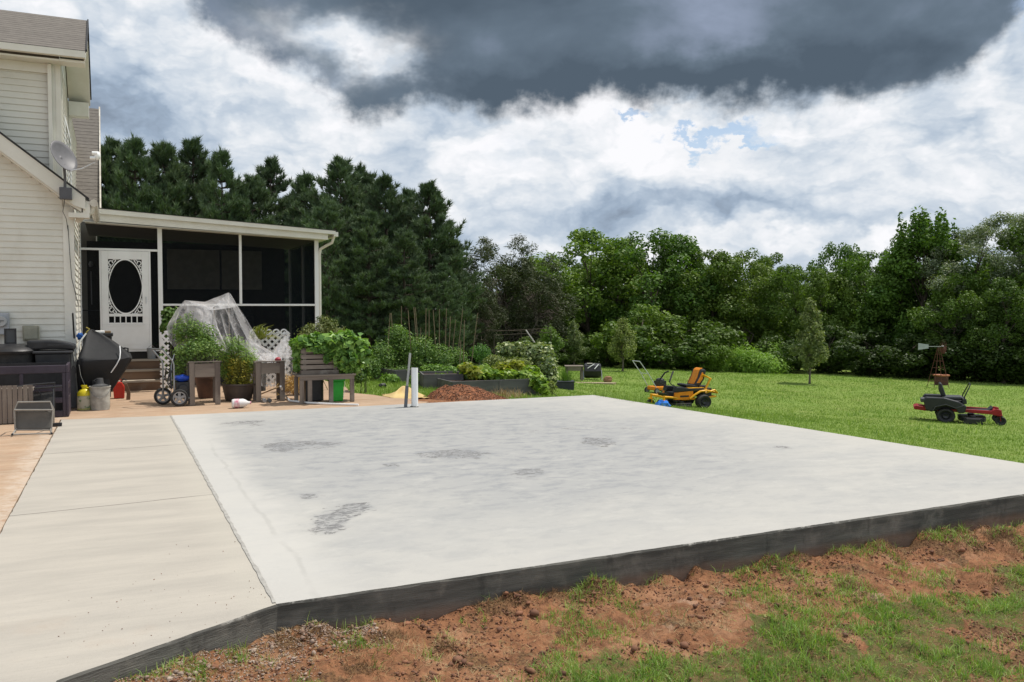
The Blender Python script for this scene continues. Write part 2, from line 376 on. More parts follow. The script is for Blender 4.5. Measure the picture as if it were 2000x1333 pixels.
# ------------------------------------------------------------------ ground heights
ctl = [(-.3, 4.3, -.09), (.5, 4.7, -.13), (.95, 4.93, -.205), (1.6, 4.95, -.225), (2.6, 5, -.22), (4.4, 5, -.225), (7.5, 5, -.285), (2, 4, -.28), (5, 4, -.33), (9.2, 5, -.3), (12, 4, -.5), (0, 2, -.2), (4, 2, -.35), (8, 2, -.5), (-3, 3, -.1),
       (9.0, 6, -.3), (8.7, 10, -.3), (8.6, 14.5, -.22), (6, 14.8, -.06), (3, 17, -.06), (-2, 16, -.06), (4.9, 20, -.12), (7.5, 17, -.24), (8.5, 22, -.32), (12.9, 17.7, -.8), (18.7, 14.2, -1.1), (30.8, 24.5, -1.6),
       (25.5, 26.3, -1.4), (21.7, 34.3, -1.3), (16, 27.7, -.95), (29.4, 47.5, -2), (37.1, 37.5, -2), (41, 27.8, -2.), (50, 10, -2), (20, 2, -1.1), (5, 40, -1), (-10, 40, -1), (-20, 10, -.1), (60, 60, -2.6), (20, 70, -2.6), (-20, -20, 0), (30, -20, -1.3)]
ctl = np.array(ctl); CX = ctl[:, :2] / 10
def _U(r2): return np.where(r2 > 1e-12, r2 * np.log(r2 + 1e-12), 0)
_n = len(CX); _K = _U(((CX[:, None] - CX[None]) ** 2).sum(-1)) + np.eye(_n) * .02
_P = np.hstack([np.ones((_n, 1)), CX]); _A = np.vstack([np.hstack([_K, _P]), np.hstack([_P.T, np.zeros((3, 3))])])
_w = np.linalg.solve(_A, np.concatenate([ctl[:, 2], np.zeros(3)]))
def tps(x, y):
    x = np.asarray(x, float); y = np.asarray(y, float); sh = x.shape; x = x.ravel() / 10; y = y.ravel() / 10
    cx = np.clip(x, -3, 8); cy = np.clip(y, -3, 9); out = _w[_n] + _w[_n + 1] * cx + _w[_n + 2] * cy
    for i in range(_n): out = out + _w[i] * _U((cx - CX[i, 0]) ** 2 + (cy - CX[i, 1]) ** 2)
    return np.clip(out, -3.2, .1).reshape(sh)
def front_edge(x):                   # y of the front edge of walkway and slab
    return np.where(x < .83, 4.98 + (x - .83) * .56, 4.98 + (x - .83) * .0135)
def right_edge(y): return 8.97 - (y - 6) * .065
clods = [(600, 1232, .17, .085), (628, 1250, .10, .05), (560, 1262, .1, .03), (1010, 1172, .12, .05), (960, 1185, .13, .035), (1075, 1160, .10, .03), (1170, 1150, .13, .07), (1135, 1160, .08, .04), (1285, 1118, .09, .06), (1355, 1112, .08, .06),
         (1560, 1085, .14, .05), (1500, 1098, .12, .03), (1640, 1075, .12, .04), (1720, 1060, .16, .06), (1850, 1045, .3, .10), (1950, 1035, .2, .09), (1990, 1050, .15, .10), (750, 1240, .12, .02), (1660, 1130, .1, .035), (870, 1260, .08, .03), (700, 1300, .1, .03), (1560, 1230, .12, .045), (1960, 1110, .14, .05)]
clodw = [(*G(u, v, -.2)[:2], r, h) for u, v, r, h in clods]
PILE = G(922, 779, -.05)
def height(x, y, fine=True):
    x = np.asarray(x, float); y = np.asarray(y, float); z = tps(x, y)
    fe = front_edge(x); near = (1 - sstep(y, 6, 8)) * (x > -4)
    d = fe - y
    rough = np.where(y < fe + .3, 1, 0) * (x < 14)
    rg = 1 - sstep(x, 8.5, 11)
    z = z + rough * rg * ((fbm(x * 1.3 + 4, y * 1.3, 3) - .5) * .08 + (fbm(x * 7, y * 7 + 3, 4, .65) - .5) * .10 + (fbm(x * 24, y * 24, 2) - .5) * .035)
    for cx, cy, r, h in clodw:
        q = ((x - cx) ** 2 + (y - cy) ** 2) / r ** 2
        z = z + h * np.exp(-q * 1.2) * (.35 + 1.3 * fbm(x * 13 + cx, y * 13, 4, .65)) * rough
    z = z + (1 - rough) * (fbm(x * .35, y * .35, 3) - .5) * .12 * sstep(y, 15, 22)
    z = z + (1 - rough) * (fbm(x * 3.1, y * 3.1, 3) - .5) * .035
    # stay below slab, walkway and patio
    on = (y > fe + .03) & (y < 14.40) & (x < right_edge(y) - .04) & (x > -.9)
    pat = (x < 5.0) & (y > 14.2) & (y < 30) | (x < -.5) & (y > 3)
    z = np.where(on, np.minimum(z, -.14) - .15, z)
    z = np.where(pat, np.minimum(z, -.05), z)
    return z
def hz(x, y): return float(height(np.array([x]), np.array([y]))[0])
def sodmask(x, y):
    x = np.asarray(x, float); y = np.asarray(y, float); m = sstep(fbm(x * 2.8 + 14, y * 2.8 + 3, 5, .65), .55, .64) * .8
    for cx, cy, r, h in clodw: m = np.maximum(m, np.exp(-((x - cx) ** 2 + (y - cy) ** 2) / r ** 2 * .9) * sstep(fbm(x * 9 + cx, y * 9, 3), .3, .5))
    return m
def dirtmask(x, y):
    fe = front_edge(x); d = fe - y
    n = fbm(x * 1.6 + 2, y * 1.6 + 5, 5, .6)
    lim = 1.0 + .55 * sstep(x, 1.0, 2.4) * 0 + (1 - sstep(x, .6, 2.0)) * 1.6
    lim = lim - .25 * sstep(x, 3.5, 6.5) * 0
    m = 1 - sstep(d + (n - .5) * 1.5, lim - .22, lim + .22)
    m = np.maximum(m, sstep(fbm(x * 2.3 + 9, y * 2.3, 4, .6), .6, .68) * .9)
    m = m * np.where(y < fe + .2, 1, 0) * (1 - sstep(x, 8.4, 10))
    # bare earth round the pile and along the back edge
    q = ((x - 5.6) / 2.0) ** 2 + ((y - 14.95) / .75) ** 2
    m = np.maximum(m, 1 - sstep(q + (n - .5) * 1.2, .5, 1.1))
    q = ((x - 4.9) / .9) ** 2 + ((y - 15.9) / .5) ** 2
    m = np.maximum(m, 1 - sstep(q + (n - .5) * 1.2, .5, 1.1))
    return m
def axis_pts(segs):
    out = []
    for a, b, s in segs: out += list(np.arange(a, b, s))
    return np.array(out)
gx = axis_pts([(-600, -60, 60), (-60, -10, 5), (-10, -1, .5), (-1, 9.2, .03), (9.2, 14, .2), (14, 50, 1), (50, 120, 7), (120, 901, 60)])
gy = axis_pts([(-300, -20, 40), (-20, 0, 2), (0, 2.6, .3), (2.6, 5.3, .028), (5.3, 14, .5), (14, 17, .1), (17, 30, .5), (30, 60, 1), (60, 120, 6), (120, 1201, 60)])
XX, YY = np.meshgrid(gx, gy); ZZ = height(XX, YY); nx, ny = len(gx), len(gy)
V = np.stack([XX.ravel(), YY.ravel(), ZZ.ravel()], 1); ii, jj = np.meshgrid(np.arange(nx - 1), np.arange(ny - 1))
a_ = (jj * nx + ii).ravel(); Fc = np.stack([a_, a_ + 1, a_ + nx + 1, a_ + nx], 1)
def groundmat():
    m = bpy.data.materials.new('lawn_and_earth'); m.use_nodes = True; nt = m.node_tree; b = nt.nodes['Principled BSDF']; b.inputs['Roughness'].default_value = .95; b.inputs['Specular IOR Level'].default_value = .15
    tc = nt.nodes.new('ShaderNodeTexCoord'); o = tc.outputs['Object']
    at = nt.nodes.new('ShaderNodeAttribute'); at.attribute_name = 'dirt'; dm = E(nt, at.outputs['Fac'])
    n0 = noise(nt, o, 3.0, 8, .65); n1 = noise(nt, o, 14, 8, .65); n2 = noise(nt, o, .35, 4, .5); n3 = noise(nt, o, 55, 5, .7)
    g = mixc(nt, n1.step(.35, .65), (.13, .21, .035), (.19, .275, .06))
    g = mixc(nt, n2.step(.35, .65) * .6, g, (.20, .26, .06))
    g = mixc(nt, noise(nt, o, 1.3, 5, .6).step(.5, .75) * .35, g, (.27, .25, .10))
    g = mixc(nt, noise(nt, o, 5.5, 3, .5).step(.6, .7) * .35, g, (.09, .15, .03))
    d = mixc(nt, n1.step(.36, .64), (.32, .15, .075), (.185, .085, .043))
    d = mixc(nt, n0.step(.47, .70) * .7, d, (.40, .22, .125))
    d = mixc(nt, n3.step(.5, .75) * .6, d, (.10, .05, .03))
    d = mixc(nt, noise(nt, o, 2.1, 6, .6).step(.60, .70) * .6, d, (.45, .31, .22))
    d = mixc(nt, noise(nt, mapping(nt, o, loc=(4, 4, 0)), 9, 6, .7).step(.58, .7) * .55, d, (.18, .17, .07))
    at2 = nt.nodes.new('ShaderNodeAttribute'); at2.attribute_name = 'near'; nr = E(nt, at2.outputs['Fac'])
    g = mixc(nt, nr * .92, g, mixc(nt, n1.step(.4, .6), (.17, .10, .05), (.10, .10, .035)))
    at3 = nt.nodes.new('ShaderNodeAttribute'); at3.attribute_name = 'sod'; sd_ = E(nt, at3.outputs['Fac'])
    d = mixc(nt, (sd_ + (n1 - .5) * .8).step(.3, .65) * .8, d, mixc(nt, n3.step(.4, .62), (.20, .115, .055), (.055, .032, .02)))
    mk = (dm + (n1 - .5) * .7).step(.35, .6)
    nt.links.new(mixc(nt, mk, g, d), b.inputs['Base Color'])
    bn = nt.nodes.new('ShaderNodeBump'); bn.inputs['Strength'].default_value = .9; bn.inputs['Distance'].default_value = .03
    nt.links.new((n1 * .6 + n3 * .5).s, bn.inputs['Height']); nt.links.new(bn.outputs[0], b.inputs['Normal'])
    return m
M['ground'] = groundmat()
ground = npmesh('ground', V, Fc, M['ground'], attrs={'dirt': dirtmask(XX, YY).ravel(), 'sod': (sodmask(XX, YY) * (YY < 5.4)).ravel(), 'near': ((YY < front_edge(XX) + .2) * (1 - sstep(XX, 9, 11))).ravel()}, smooth=True); structure(ground, 'green lawn with torn red clay in front of the slab')

# ------------------------------------------------------------------ concrete
def concrete(name, kind):
    m = bpy.data.materials.new(name); m.use_nodes = True; nt = m.node_tree; b = nt.nodes['Principled BSDF']; b.inputs['Roughness'].default_value = .8; b.inputs['Specular IOR Level'].default_value = .2
    tc = nt.nodes.new('ShaderNodeTexCoord'); o = tc.outputs['Object']; x, y, z = separate(nt, o)
    st = mapping(nt, o, scale=(.75, 1.25, 1), rot=(0, 0, .25))
    if kind == 'slab':
        f1 = noise(nt, st, .9, 9, .62, .4); f2 = noise(nt, st, 4.5, 9, .7, .3); f3 = noise(nt, o, 34, 5, .7)
        wob = noise(nt, o, 1.1, 6, .6)
        cx = (x - 4.2 + (wob - .5) * 2.2) / 3.6; cy = (y - 10.3 + (wob - .5) * 2.5) / 4.6
        r2 = cx * cx + cy * cy
        cen = 1 - (r2 + (f2 - .5) * .9).step(.25, 1.25)
        c = mixc(nt, f1.step(.35, .7), (.60, .585, .545), (.52, .515, .495))
        c = mixc(nt, cen * .7, c, (.435, .44, .44))
        c = mixc(nt, noise(nt, o, 60, 3, .8).step(.66, .74) * .5, c, (.22, .21, .20))
        c = mixc(nt, f2.step(.44, .66) * .7 * (cen * .7 + .3), c, (.31, .325, .345))
        c = mixc(nt, noise(nt, mapping(nt, st, loc=(5, 2, 0)), 3.2, 9, .75, .3).step(.50, .70) * .5, c, (.66, .645, .60))
        c = mixc(nt, noise(nt, mapping(nt, o, scale=(1, 3.5, 1), rot=(0, 0, .5)), 7, 8, .8, .5).step(.56, .7) * .4, c, (.32, .33, .34))
        # grey worn patches of their own shape
        wv = nt.nodes.new('ShaderNodeTexNoise'); wv.inputs['Scale'].default_value = 9; wv.inputs['Detail'].default_value = 6; nt.links.new(o, wv.inputs['Vector'])
        qx, qy, qz = separate(nt, wv.outputs['Color']); X = x + (qx - .5) * .35; Y = y + (qy - .5) * .35
        rip = noise(nt, mapping(nt, o, scale=(.8, 1.6, 1), rot=(0, 0, .4)), 15, 7, .7, 1.2).step(.47, .53)
        tot = None
        for u, v, ru, rv, k in [(650, 1016, 40, 22, 1.15), (600, 968, 24, 6, .8), (705, 990, 34, 8, .8), (560, 872, 48, 10, 1), (640, 868, 30, 6, .7), (890, 887, 66, 10, 1.1), (1170, 864, 38, 9, .9), (1030, 923, 42, 9, .9), (765, 908, 20, 6, .7), (480, 826, 60, 8, .6), (1530, 875, 40, 6, .45), (1130, 840, 200, 12, .3)]:
            p0 = G(u, v); rx = ru / F * np.linalg.norm(p0[:2]) ; ry = abs(G(u, v - rv)[1] - G(u, v + rv)[1]) / 2 * 1.1
            # ellipse turned with the line of sight
            ca, sa = math.cos(YAW), math.sin(YAW); dx_ = X - float(p0[0]); dy_ = Y - float(p0[1])
            A = (dx_ * ca - dy_ * sa) * float(1 / rx); B = (dx_ * sa + dy_ * ca) * float(1 / ry)
            e = (A * A + B * B).op('MULTIPLY', -1.0).op('EXPONENT') * k
            tot = e if tot is None else tot + e
        c = mixc(nt, ((tot * 1.15 + (noise(nt, mapping(nt, o, scale=(.7, 1.2, 1)), 3.2, 7, .7, .6) - .5) * 2.6 - .45).step(0, .3) * tot.step(.08, .3) * rip) * .95, c, (.15, .14, .135))
        c = mixc(nt, tot.step(.05, .9) * .45, c, (.34, .35, .36))
        # pale feathered rim beside the joint
        rim = 1 - (x - 1.05 + (noise(nt, o, 1.7, 6, .6) - .5) * .7).step(.0, .45)
        c = mixc(nt, rim * .6, c, (.70, .68, .635))
        lip_shadow = (x - 1.09 + (noise(nt, o, 1.1, 6, .65) - .5) * .22).op('ABSOLUTE')
        c = mixc(nt, (1 - lip_shadow.step(.004, .03)) * (1 - y.step(10.5, 12)) * noise(nt, o, 2, 4, .6).step(.35, .6) * .28, c, (.40, .39, .365))  # faint shadow line running beside the joint, painted into the slab colour
        rim2 = 1 - (y - 5.0 + (noise(nt, o, 1.5, 6, .6) - .5) * .8).step(0, .7)
        c = mixc(nt, rim2 * .4, c, (.60, .58, .54))
        rim3 = (x - 7.9 + (noise(nt, o, 1.5, 6, .6) - .5) * .8).step(0, .9)
        c = mixc(nt, rim3 * .6, c, (.62, .60, .55))
    elif kind == 'walk':
        f1 = noise(nt, mapping(nt, o, scale=(.5, 2.2, 1), rot=(0, 0, .12)), 1.6, 9, .66, .2); f3 = noise(nt, o, 40, 6, .75)
        c = mixc(nt, f1.step(.3, .7), (.60, .56, .50), (.50, .47, .425))
        c = mixc(nt, noise(nt, mapping(nt, o, scale=(.35, 5, 1), rot=(0, 0, .1)), 9, 7, .7).step(.5, .75) * .35, c, (.40, .38, .335))
        c = mixc(nt, f3.step(.56, .72) * .35, c, (.34, .31, .27))
        c = mixc(nt, (noise(nt, o, 1.3, 5, .6) + (5.6 - y) * .12).step(.62, .85) * .35, c, (.52, .40, .31))
        for yy, sk in ((8.1, .10), (11.3, .06)):
            line = (y - yy - x * sk + (noise(nt, o, 2.5, 6, .6) - .5) * .05).op('ABSOLUTE')
            c = mixc(nt, (1 - line.step(.006, .018)) * .75, c, (.20, .19, .17))
        rim = (x - .5 + (noise(nt, o, 3, 5, .6) - .5) * .2).step(.0, .3) * .4
        c = mixc(nt, rim, c, (.62, .59, .52))
    else:
        f1 = noise(nt, o, 1.2, 9, .66, .3); f3 = noise(nt, o, 30, 6, .75)
        c = mixc(nt, f1.step(.3, .7), (.46, .32, .215), (.375, .265, .18))
        c = mixc(nt, noise(nt, mapping(nt, o, scale=(.4, 3, 1)), 4, 7, .7).step(.5, .7) * .7, c, (.57, .45, .34))
        c = mixc(nt, noise(nt, mapping(nt, o, scale=(1, 3, 1), loc=(3, 3, 0)), 2.2, 7, .7).step(.52, .68) * .6, c, (.34, .18, .11))
        c = mixc(nt, f3.step(.52, .75) * .4, c, (.25, .15, .10))
        wht = (1 - (x + 1.6 + (noise(nt, o, 2.5, 6, .6) - .5) * 1.6).op('ABSOLUTE').step(.2, .75)) * (1 - y.step(7.6, 10.5)) + (1 - (x + .8 + (noise(nt, o, 5, 6, .6) - .5) * .4).op('ABSOLUTE').step(.02, .22)) * .5
        c = mixc(nt, wht.clamp() * noise(nt, o, 7, 7, .7).step(.35, .6) * .8, c, (.62, .56, .48))
    if kind != 'patio': c = mixc(nt, 1.0, c, (.745, .74, .735) if kind == 'slab' else (.765, .75, .725), 'MULTIPLY')
    nt.links.new(c, b.inputs['Base Color'])
    bn = nt.nodes.new('ShaderNodeBump'); bn.inputs['Strength'].default_value = .35; bn.inputs['Distance'].default_value = .01
    nt.links.new((f3 * .6 + f1 * .6).s, bn.inputs['Height']); nt.links.new(bn.outputs[0], b.inputs['Normal'])
    return m
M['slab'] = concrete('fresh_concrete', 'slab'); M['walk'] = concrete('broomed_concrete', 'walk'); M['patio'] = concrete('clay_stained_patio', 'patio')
M['edge'] = mat('formed_concrete_edge', (.165, .158, .14), .9, (.075, .073, .066), 2.2, 1, .6, 30, stretch=(.5, .5, 5), dirt=(.24, .22, .19), dsc=4)
_nt = M['edge'].node_tree; _b = _nt.nodes['Principled BSDF']; _l = _b.inputs['Base Color'].links[0].from_socket; _tc = _nt.nodes.new('ShaderNodeTexCoord'); _x, _y, _z = separate(_nt, _tc.outputs['Object'])
_chip = (_z + (noise(_nt, _tc.outputs['Object'], 2.3, 6, .7) - .5) * .16).step(-.005, .012) * noise(_nt, _tc.outputs['Object'], 22, 5, .7).step(.45, .6)
_stain = noise(_nt, mapping(_nt, _tc.outputs['Object'], scale=(1, 1, .4)), 5, 5, .65).step(.54, .7) * .6
_c = mixc(_nt, _stain, _l, (.045, .043, .04)); _c = mixc(_nt, _chip * .8, _c, (.48, .46, .42))
_low = 1 - (_z + (noise(_nt, _tc.outputs['Object'], 6, 5, .6) - .5) * .08).step(-.21, -.13); _c = mixc(_nt, _low * .45, _c, (.24, .13, .075)); _nt.links.new(_c, _b.inputs['Base Color'])
def rough_slab(name, poly, thick, m, msides, ztop, step=.1, jit=.004):
    """top sheet and a formed side strip with a ragged upper rim"""
    rr = random.Random(3); rim = []
    for i in range(len(poly)):
        a = Vector(poly[i]); b = Vector(poly[(i + 1) % len(poly)]); n = max(2, int((b - a).length / step))
        nrm = Vector((b.y - a.y, a.x - b.x)).normalized()
        for k in range(n):
            p = a.lerp(b, k / n); j = (rr.random() - .5) * jit * 2
            rim.append(p + nrm * j if k else p)
    n = len(rim); t = MB(); zf = ztop if callable(ztop) else (lambda x, y: ztop)
    t.add([(p.x, p.y, zf(p.x, p.y)) for p in rim], [tuple(range(n))])
    o = t.build(name, m)
    sd = MB(); c = sum(rim, Vector((0, 0))) / n
    vs = []
    for p in rim:
        q = (p - c).normalized(); z = zf(p.x, p.y)
        dz_ = rr.random() * .012
        vs += [(p.x, p.y, z), (p.x + q.x * .008, p.y + q.y * .008, z - .008 - dz_), (p.x + q.x * .008, p.y + q.y * .008, z - thick)]
    fs = []
    for i in range(n):
        a = i * 3; b = ((i + 1) % n) * 3; fs += [(a, b, b + 1, a + 1), (a + 1, b + 1, b + 2, a + 2)]
    sd.add(vs, fs); s_ = sd.build('edge', msides, o)
    return o
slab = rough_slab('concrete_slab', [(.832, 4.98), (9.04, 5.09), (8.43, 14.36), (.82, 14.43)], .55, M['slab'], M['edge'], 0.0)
structure(slab, 'new pale concrete slab with a dark formed edge')
walk = rough_slab('walkway', [(-.64, 3.0), (-.25, 4.375), (.835, 4.981), (.87, 5.0), (.87, 14.42), (.806, 14.44), (-.70, 14.62), (-.78, 7.4), (-.80, 3.0)], .45, M['walk'], M['edge'], -.002)
structure(walk, 'broomed concrete walkway beside the slab')
# the joint: a thin ragged lip of mortar
jb = MB(); rr = random.Random(8); n = 90
jy = [5.0 + 9.4 * i / n for i in range(n + 1)]
L_ = [(.816 + (rr.random() - .5) * .008, y, .003) for y in jy]; R_ = [(.838 + (rr.random() - .5) * .012 + (.008 if 8 < y < 13 else 0), y, .0035) for y in jy]
jb.add(L_ + R_, [(i, n + 1 + i, n + 2 + i, i + 1) for i in range(n)])
jo = jb.build('joint', mat('dark_joint', (.30, .285, .26), .9, (.40, .385, .35), 12, 1), walk)
pp = [(-30, 2), (-.81, 2), (-.79, 7.4), (-.72, 14.64), (.8, 14.455), (4.6, 14.40)]
pr_ = random.Random(4)
pp += [(5.0 + .12 * pr_.random(), 14.42), (5.15, 14.6), (4.9, 14.9), (5.1, 15.2), (4.75, 15.5), (4.6, 16.2), (4.3, 16.8), (4.5, 18), (4.4, 26), (-30, 26)]
pb = MB(); pb.add([(x, y, -.004) for x, y in pp] + [(x, y, -.09) for x, y in pp], [tuple(range(len(pp)))] + [(i, (i + 1) % len(pp), (i + 1) % len(pp) + len(pp), i + len(pp)) for i in range(len(pp))])
patio = pb.build('patio', M['patio']); structure(patio, 'orange clay stained patio')

# ------------------------------------------------------------------ house
def siding_wall(mb, p0, p1, z0, z1f, nrm, pitch=.108, d=.018):
    """lapped boards between plan points p0,p1 from z0 to a top line z1f(t); nrm points outward"""
    p0 = Vector((p0[0], p0[1], 0)); p1 = Vector((p1[0], p1[1], 0)); nrm = Vector((nrm[0], nrm[1], 0)).normalized(); L = (p1 - p0).length
    ztop = max(z1f(0), z1f(1)); z = z0
    while z < ztop:
        za, zb = z, z + pitch
        # clip span where the top line is lower than the board
        ts = [t / 500 for t in range(501) if z1f(t / 500) > za + .01]
        if ts:
            ta, tb = min(ts), max(ts); zb = min(zb, ztop)
            a = p0.lerp(p1, ta); b = p0.lerp(p1, tb)
            vs = [a + nrm * d + Vector((0, 0, za)), b + nrm * d + Vector((0, 0, za)), b + nrm * .003 + Vector((0, 0, zb)), a + nrm * .003 + Vector((0, 0, zb)), a + Vector((0, 0, za)) - nrm * .01, b + Vector((0, 0, za)) - nrm * .01]
            mb.add(vs, [(0, 1, 2, 3), (4, 5, 1, 0)])
        z += pitch
house = thing('house', 'cream vinyl sided two storey house at the left edge of the yard', 'house', (-4, 17, 0))
HO = (-4, 17, 0)
def hb(): return MB(HO)
# lower gabled front
lw = hb(); siding_wall(lw, (-8, 16.73), (-.68, 16.73), 0, lambda t: 3.35 if t > .995 else 3.50 + (1 - t) * 7.3 * .79, (0, -1))
lw.quad((-8, 16.74, -.1), (-.6, 16.74, -.1), (-.6, 16.74, 3.5), (-8, 16.74, 9.2))
wl = lw.build('front_wall', M['siding'], house)
hb().box((-.72, 16.70, 0), (-.55, 16.74, 3.42)).box((-.585, 16.741, 0), (-.552, 16.84, 3.42)).build('corner_board', M['trim'], house)
sw = hb(); siding_wall(sw, (-.56, 16.84), (-.56, 19.92), 0, lambda t: 3.45, (1, 0)); sw.quad((-.565, 16.75, 0), (-.565, 19.92, 0), (-.565, 19.92, 3.45), (-.565, 16.75, 3.45))
sw.build('side_wall', M['siding'], house)
# rake board of the gable, roof slab above it
def rk(z0, x): return z0 + (-.38 - x) * .79
r = hb(); r.prism([(-.36, 3.36), (-.36, 3.56), (-8, rk(3.56, -8)), (-8, rk(3.30, -8)), (-.52, rk(3.30, -.52))], 16.38, 16.42); r.build('rake_board', M['trim'], house)
r = hb(); r.prism([(-.60, rk(3.27, -.60)), (-.40, 3.30), (-.40, 3.37), (-8, rk(3.27, -8) + .06), (-8, rk(3.27, -8))], 16.425, 16.9); r.build('soffit', M['trim'], house)
r = hb(); r.prism([(-.30, 3.52), (-.30, 3.55), (-8, rk(3.60, -8)), (-8, rk(3.575, -8))], 16.36, 16.9)
r.build('gable_roof', M['rail'], house)
r = hb(); r.box((-.62, 16.425, 3.22), (-.30, 16.72, 3.30)); r.box((-.42, 16.425, 3.301), (-.29, 16.9, 3.50)); r.build('eave_return', M['trim'], house)
# gutter and elbows at the corner
g = hb(); g.tube([(-.23, 16.40, 3.47), (-.23, 19.4, 3.47)], .065, 8); g.tube([(-.24, 16.50, 3.45), (-.28, 16.50, 3.33), (-.42, 16.55, 3.25), (-.48, 16.62, 3.17)], .05, 8)
g.tube([(-.48, 16.66, 3.2), (-.50, 16.66, 1.6), (-.50, 16.66, .1)], .008, 6); g.build('gutter', M['gutter'], house, True)
g = hb(); g.tube([(-.64, 16.66, 3.1), (-.62, 16.665, 2.6), (-.60, 16.665, 2.2), (-.50, 16.665, 1.7), (-.5, 16.665, .3)], .006, 6); g.tube([(-.66, 16.2, 3.5), (-.7, 16.37, 3.3), (-.66, 16.62, 3.2), (-.64, 16.68, 3.0)], .005, 6); g.build('cable', M['black'], house)
# upper storey
uw = hb(); siding_wall(uw, (-8, 16.92), (-.86, 16.92), 3.3, lambda t: 5.86, (0, -1)); uw.quad((-8, 16.93, 3), (-.74, 16.93, 3), (-.74, 16.93, 5.95), (-8, 16.93, 5.95)); uw.build('upper_wall', M['siding'], house)
us = hb(); siding_wall(us, (-.73, 16.98), (-.73, 25.9), 3.3, lambda t: 5.95, (1, 0)); us.quad((-.735, 16.93, 3), (-.735, 26, 3), (-.735, 26, 5.95), (-.735, 16.93, 5.95))
us.add([(-.73, 16.7, 5.9), (-.73, 20.1, 5.9), (-.73, 18.4, 7.0)], [(0, 1, 2)]); us.build('upper_side_wall', M['siding'], house)
hb().box((-.86, 16.88, 3.3), (-.80, 16.935, 5.9)).box((-.798, 16.875, 3.4), (-.715, 16.935, 5.9)).box((-.732, 16.936, 3.4), (-.70, 17.06, 5.9)).build('upper_corner_board', M['trim'], house)
g = hb(); g.bar((-.88, 16.84, 3.45), (-.88, 16.84, 5.85), .07, .06); g.build('downspout', M['trim'], house)
wfr = hb(); wfr.box((-.725, 18.0, 3.55), (-.70, 20.6, 3.63)); wfr.box((-.725, 18.0, 5.15), (-.70, 20.6, 5.23)); wfr.box((-.725, 18.0, 3.631), (-.70, 18.1, 5.149)); wfr.box((-.725, 20.5, 3.631), (-.70, 20.6, 5.149)); wfr.box((-.725, 19.25, 3.631), (-.705, 19.33, 5.149))
wo_ = wfr.build('window', M['white'], house); hb().quad((-.719, 18.1, 3.63), (-.719, 20.5, 3.63), (-.719, 20.5, 5.15), (-.719, 18.1, 5.15)).build('pane', mat('window_glass', (.25, .28, .30), .08, spec=.8), wo_)
XR = -.31
def slope_uv(mb, x0, x1, ya, za, yb, zb):
    L = math.hypot(yb - ya, zb - za); mb.quad((x0, ya, za), (x1, ya, za), (x1, yb, zb), (x0, yb, zb), uv=((x0, 0), (x1, 0), (x1, L), (x0, L)))
ro = hb(); slope_uv(ro, -9, XR, 16.52, 6.06, 18.4, 7.13); slope_uv(ro, -9, XR, 18.4, 7.13, 20.28, 6.06)
slope_uv(ro, -9, XR, 16.55, 6.03, 18.4, 7.10); slope_uv(ro, -9, XR, 18.4, 7.10, 20.25, 6.03)
ro.build('roof', M['shingle'], house)
g = hb(); g.prism([(16.47, 5.93), (16.47, 6.04), (16.58, 6.04), (16.58, 5.93)], -9, XR - .01, 'x'); g.build('eave_gutter', M['trim'], house)
g = hb(); g.box((-9, 16.585, 5.86), (-.715, 16.93, 5.89)); g.box((-.713, 16.585, 5.86), (XR - .02, 16.9, 5.90)); g.box((-9, 16.86, 5.70), (-.87, 16.915, 5.858)); g.build('eave_soffit', M['trim'], house)
g = hb(); g.prism([(16.585, 5.90), (18.4, 6.94), (20.2, 5.90), (20.2, 6.03), (18.4, 7.075), (16.585, 6.02)], XR - .03, XR - .004, 'x')
for k in range(2):
    ya, yb = ((16.6, 18.4), (20.2, 18.4))[k]
    g.quad((-.715, ya, 5.9), (XR - .03, ya, 5.9), (XR - .03, yb, 6.94), (-.715, yb, 6.94))
g.box((-.71, 19.9, 5.62), (XR - .03, 20.2, 5.90)); g.build('rake_trim', M['trim'], house)
g = hb(); g.prism([(16.52, 6.045), (18.4, 7.115), (20.28, 6.045), (20.28, 6.085), (18.4, 7.155), (16.52, 6.085)], XR - .002, XR + .022, 'x'); g.build('drip_edge', M['rail'], house)
# steep roof of the rear wing
rw = hb(); slope_uv(rw, -4, -.2, 23.3, 4.1, 26, 7.05); rw.add([(-.205, 23.3, 4.05), (-.205, 26, 4.05), (-.205, 26, 7.0)], [(0, 1, 2)]); rw.build('rear_roof', M['shingle'], house)
g = hb(); g.prism([(23.2, 3.9), (26.05, 7.0), (26.05, 7.12), (23.2, 4.1)], -.2, -.165, 'x'); g.build('rear_rake_board', M['gutter'], house)
g = hb(); g.box((-4, 23.4, 0), (-.3, 26, 4.05)); g.build('rear_wall', M['siding'], house)

# ------------------------------------------------------------------ screened porch
PO = (1.9, 20, 0)
def pb_(): return MB(PO)
porch = thing('screened_porch', 'screened porch with white frames and shallow cream roof attached to the house', 'porch', PO)
YF = 19.92
PZ = .80
def zt(x): return 3.50 - (x + .55) * .041           # underside of the roof beam
fr = pb_()
def post(x0, x1, z0, z1, y0=YF - .04, y1=YF + .05): fr.box((x0, y0, z0), (x1, y1, z1))
post(-.59, -.535, PZ, 3.46); post(.93, 1.02, PZ, 3.42); post(2.60, 2.655, 1.77, 3.36); post(4.27, 4.36, 0.02, 3.27)
fr.box((-.534, YF - .035, 2.88), (.929, YF + .04, 2.925)); fr.box((1.021, YF - .035, 1.725), (4.269, YF + .04, 1.769))
fr.box((-.20, YF - .037, PZ), (-.165, YF + .045, 2.879)); fr.box((.745, YF - .037, PZ), (.785, YF + .045, 2.879))
fr.prism([(-.58, 3.463), (4.36, 3.272), (4.36, 3.33), (-.58, 3.53)], YF - .04, YF + .05)
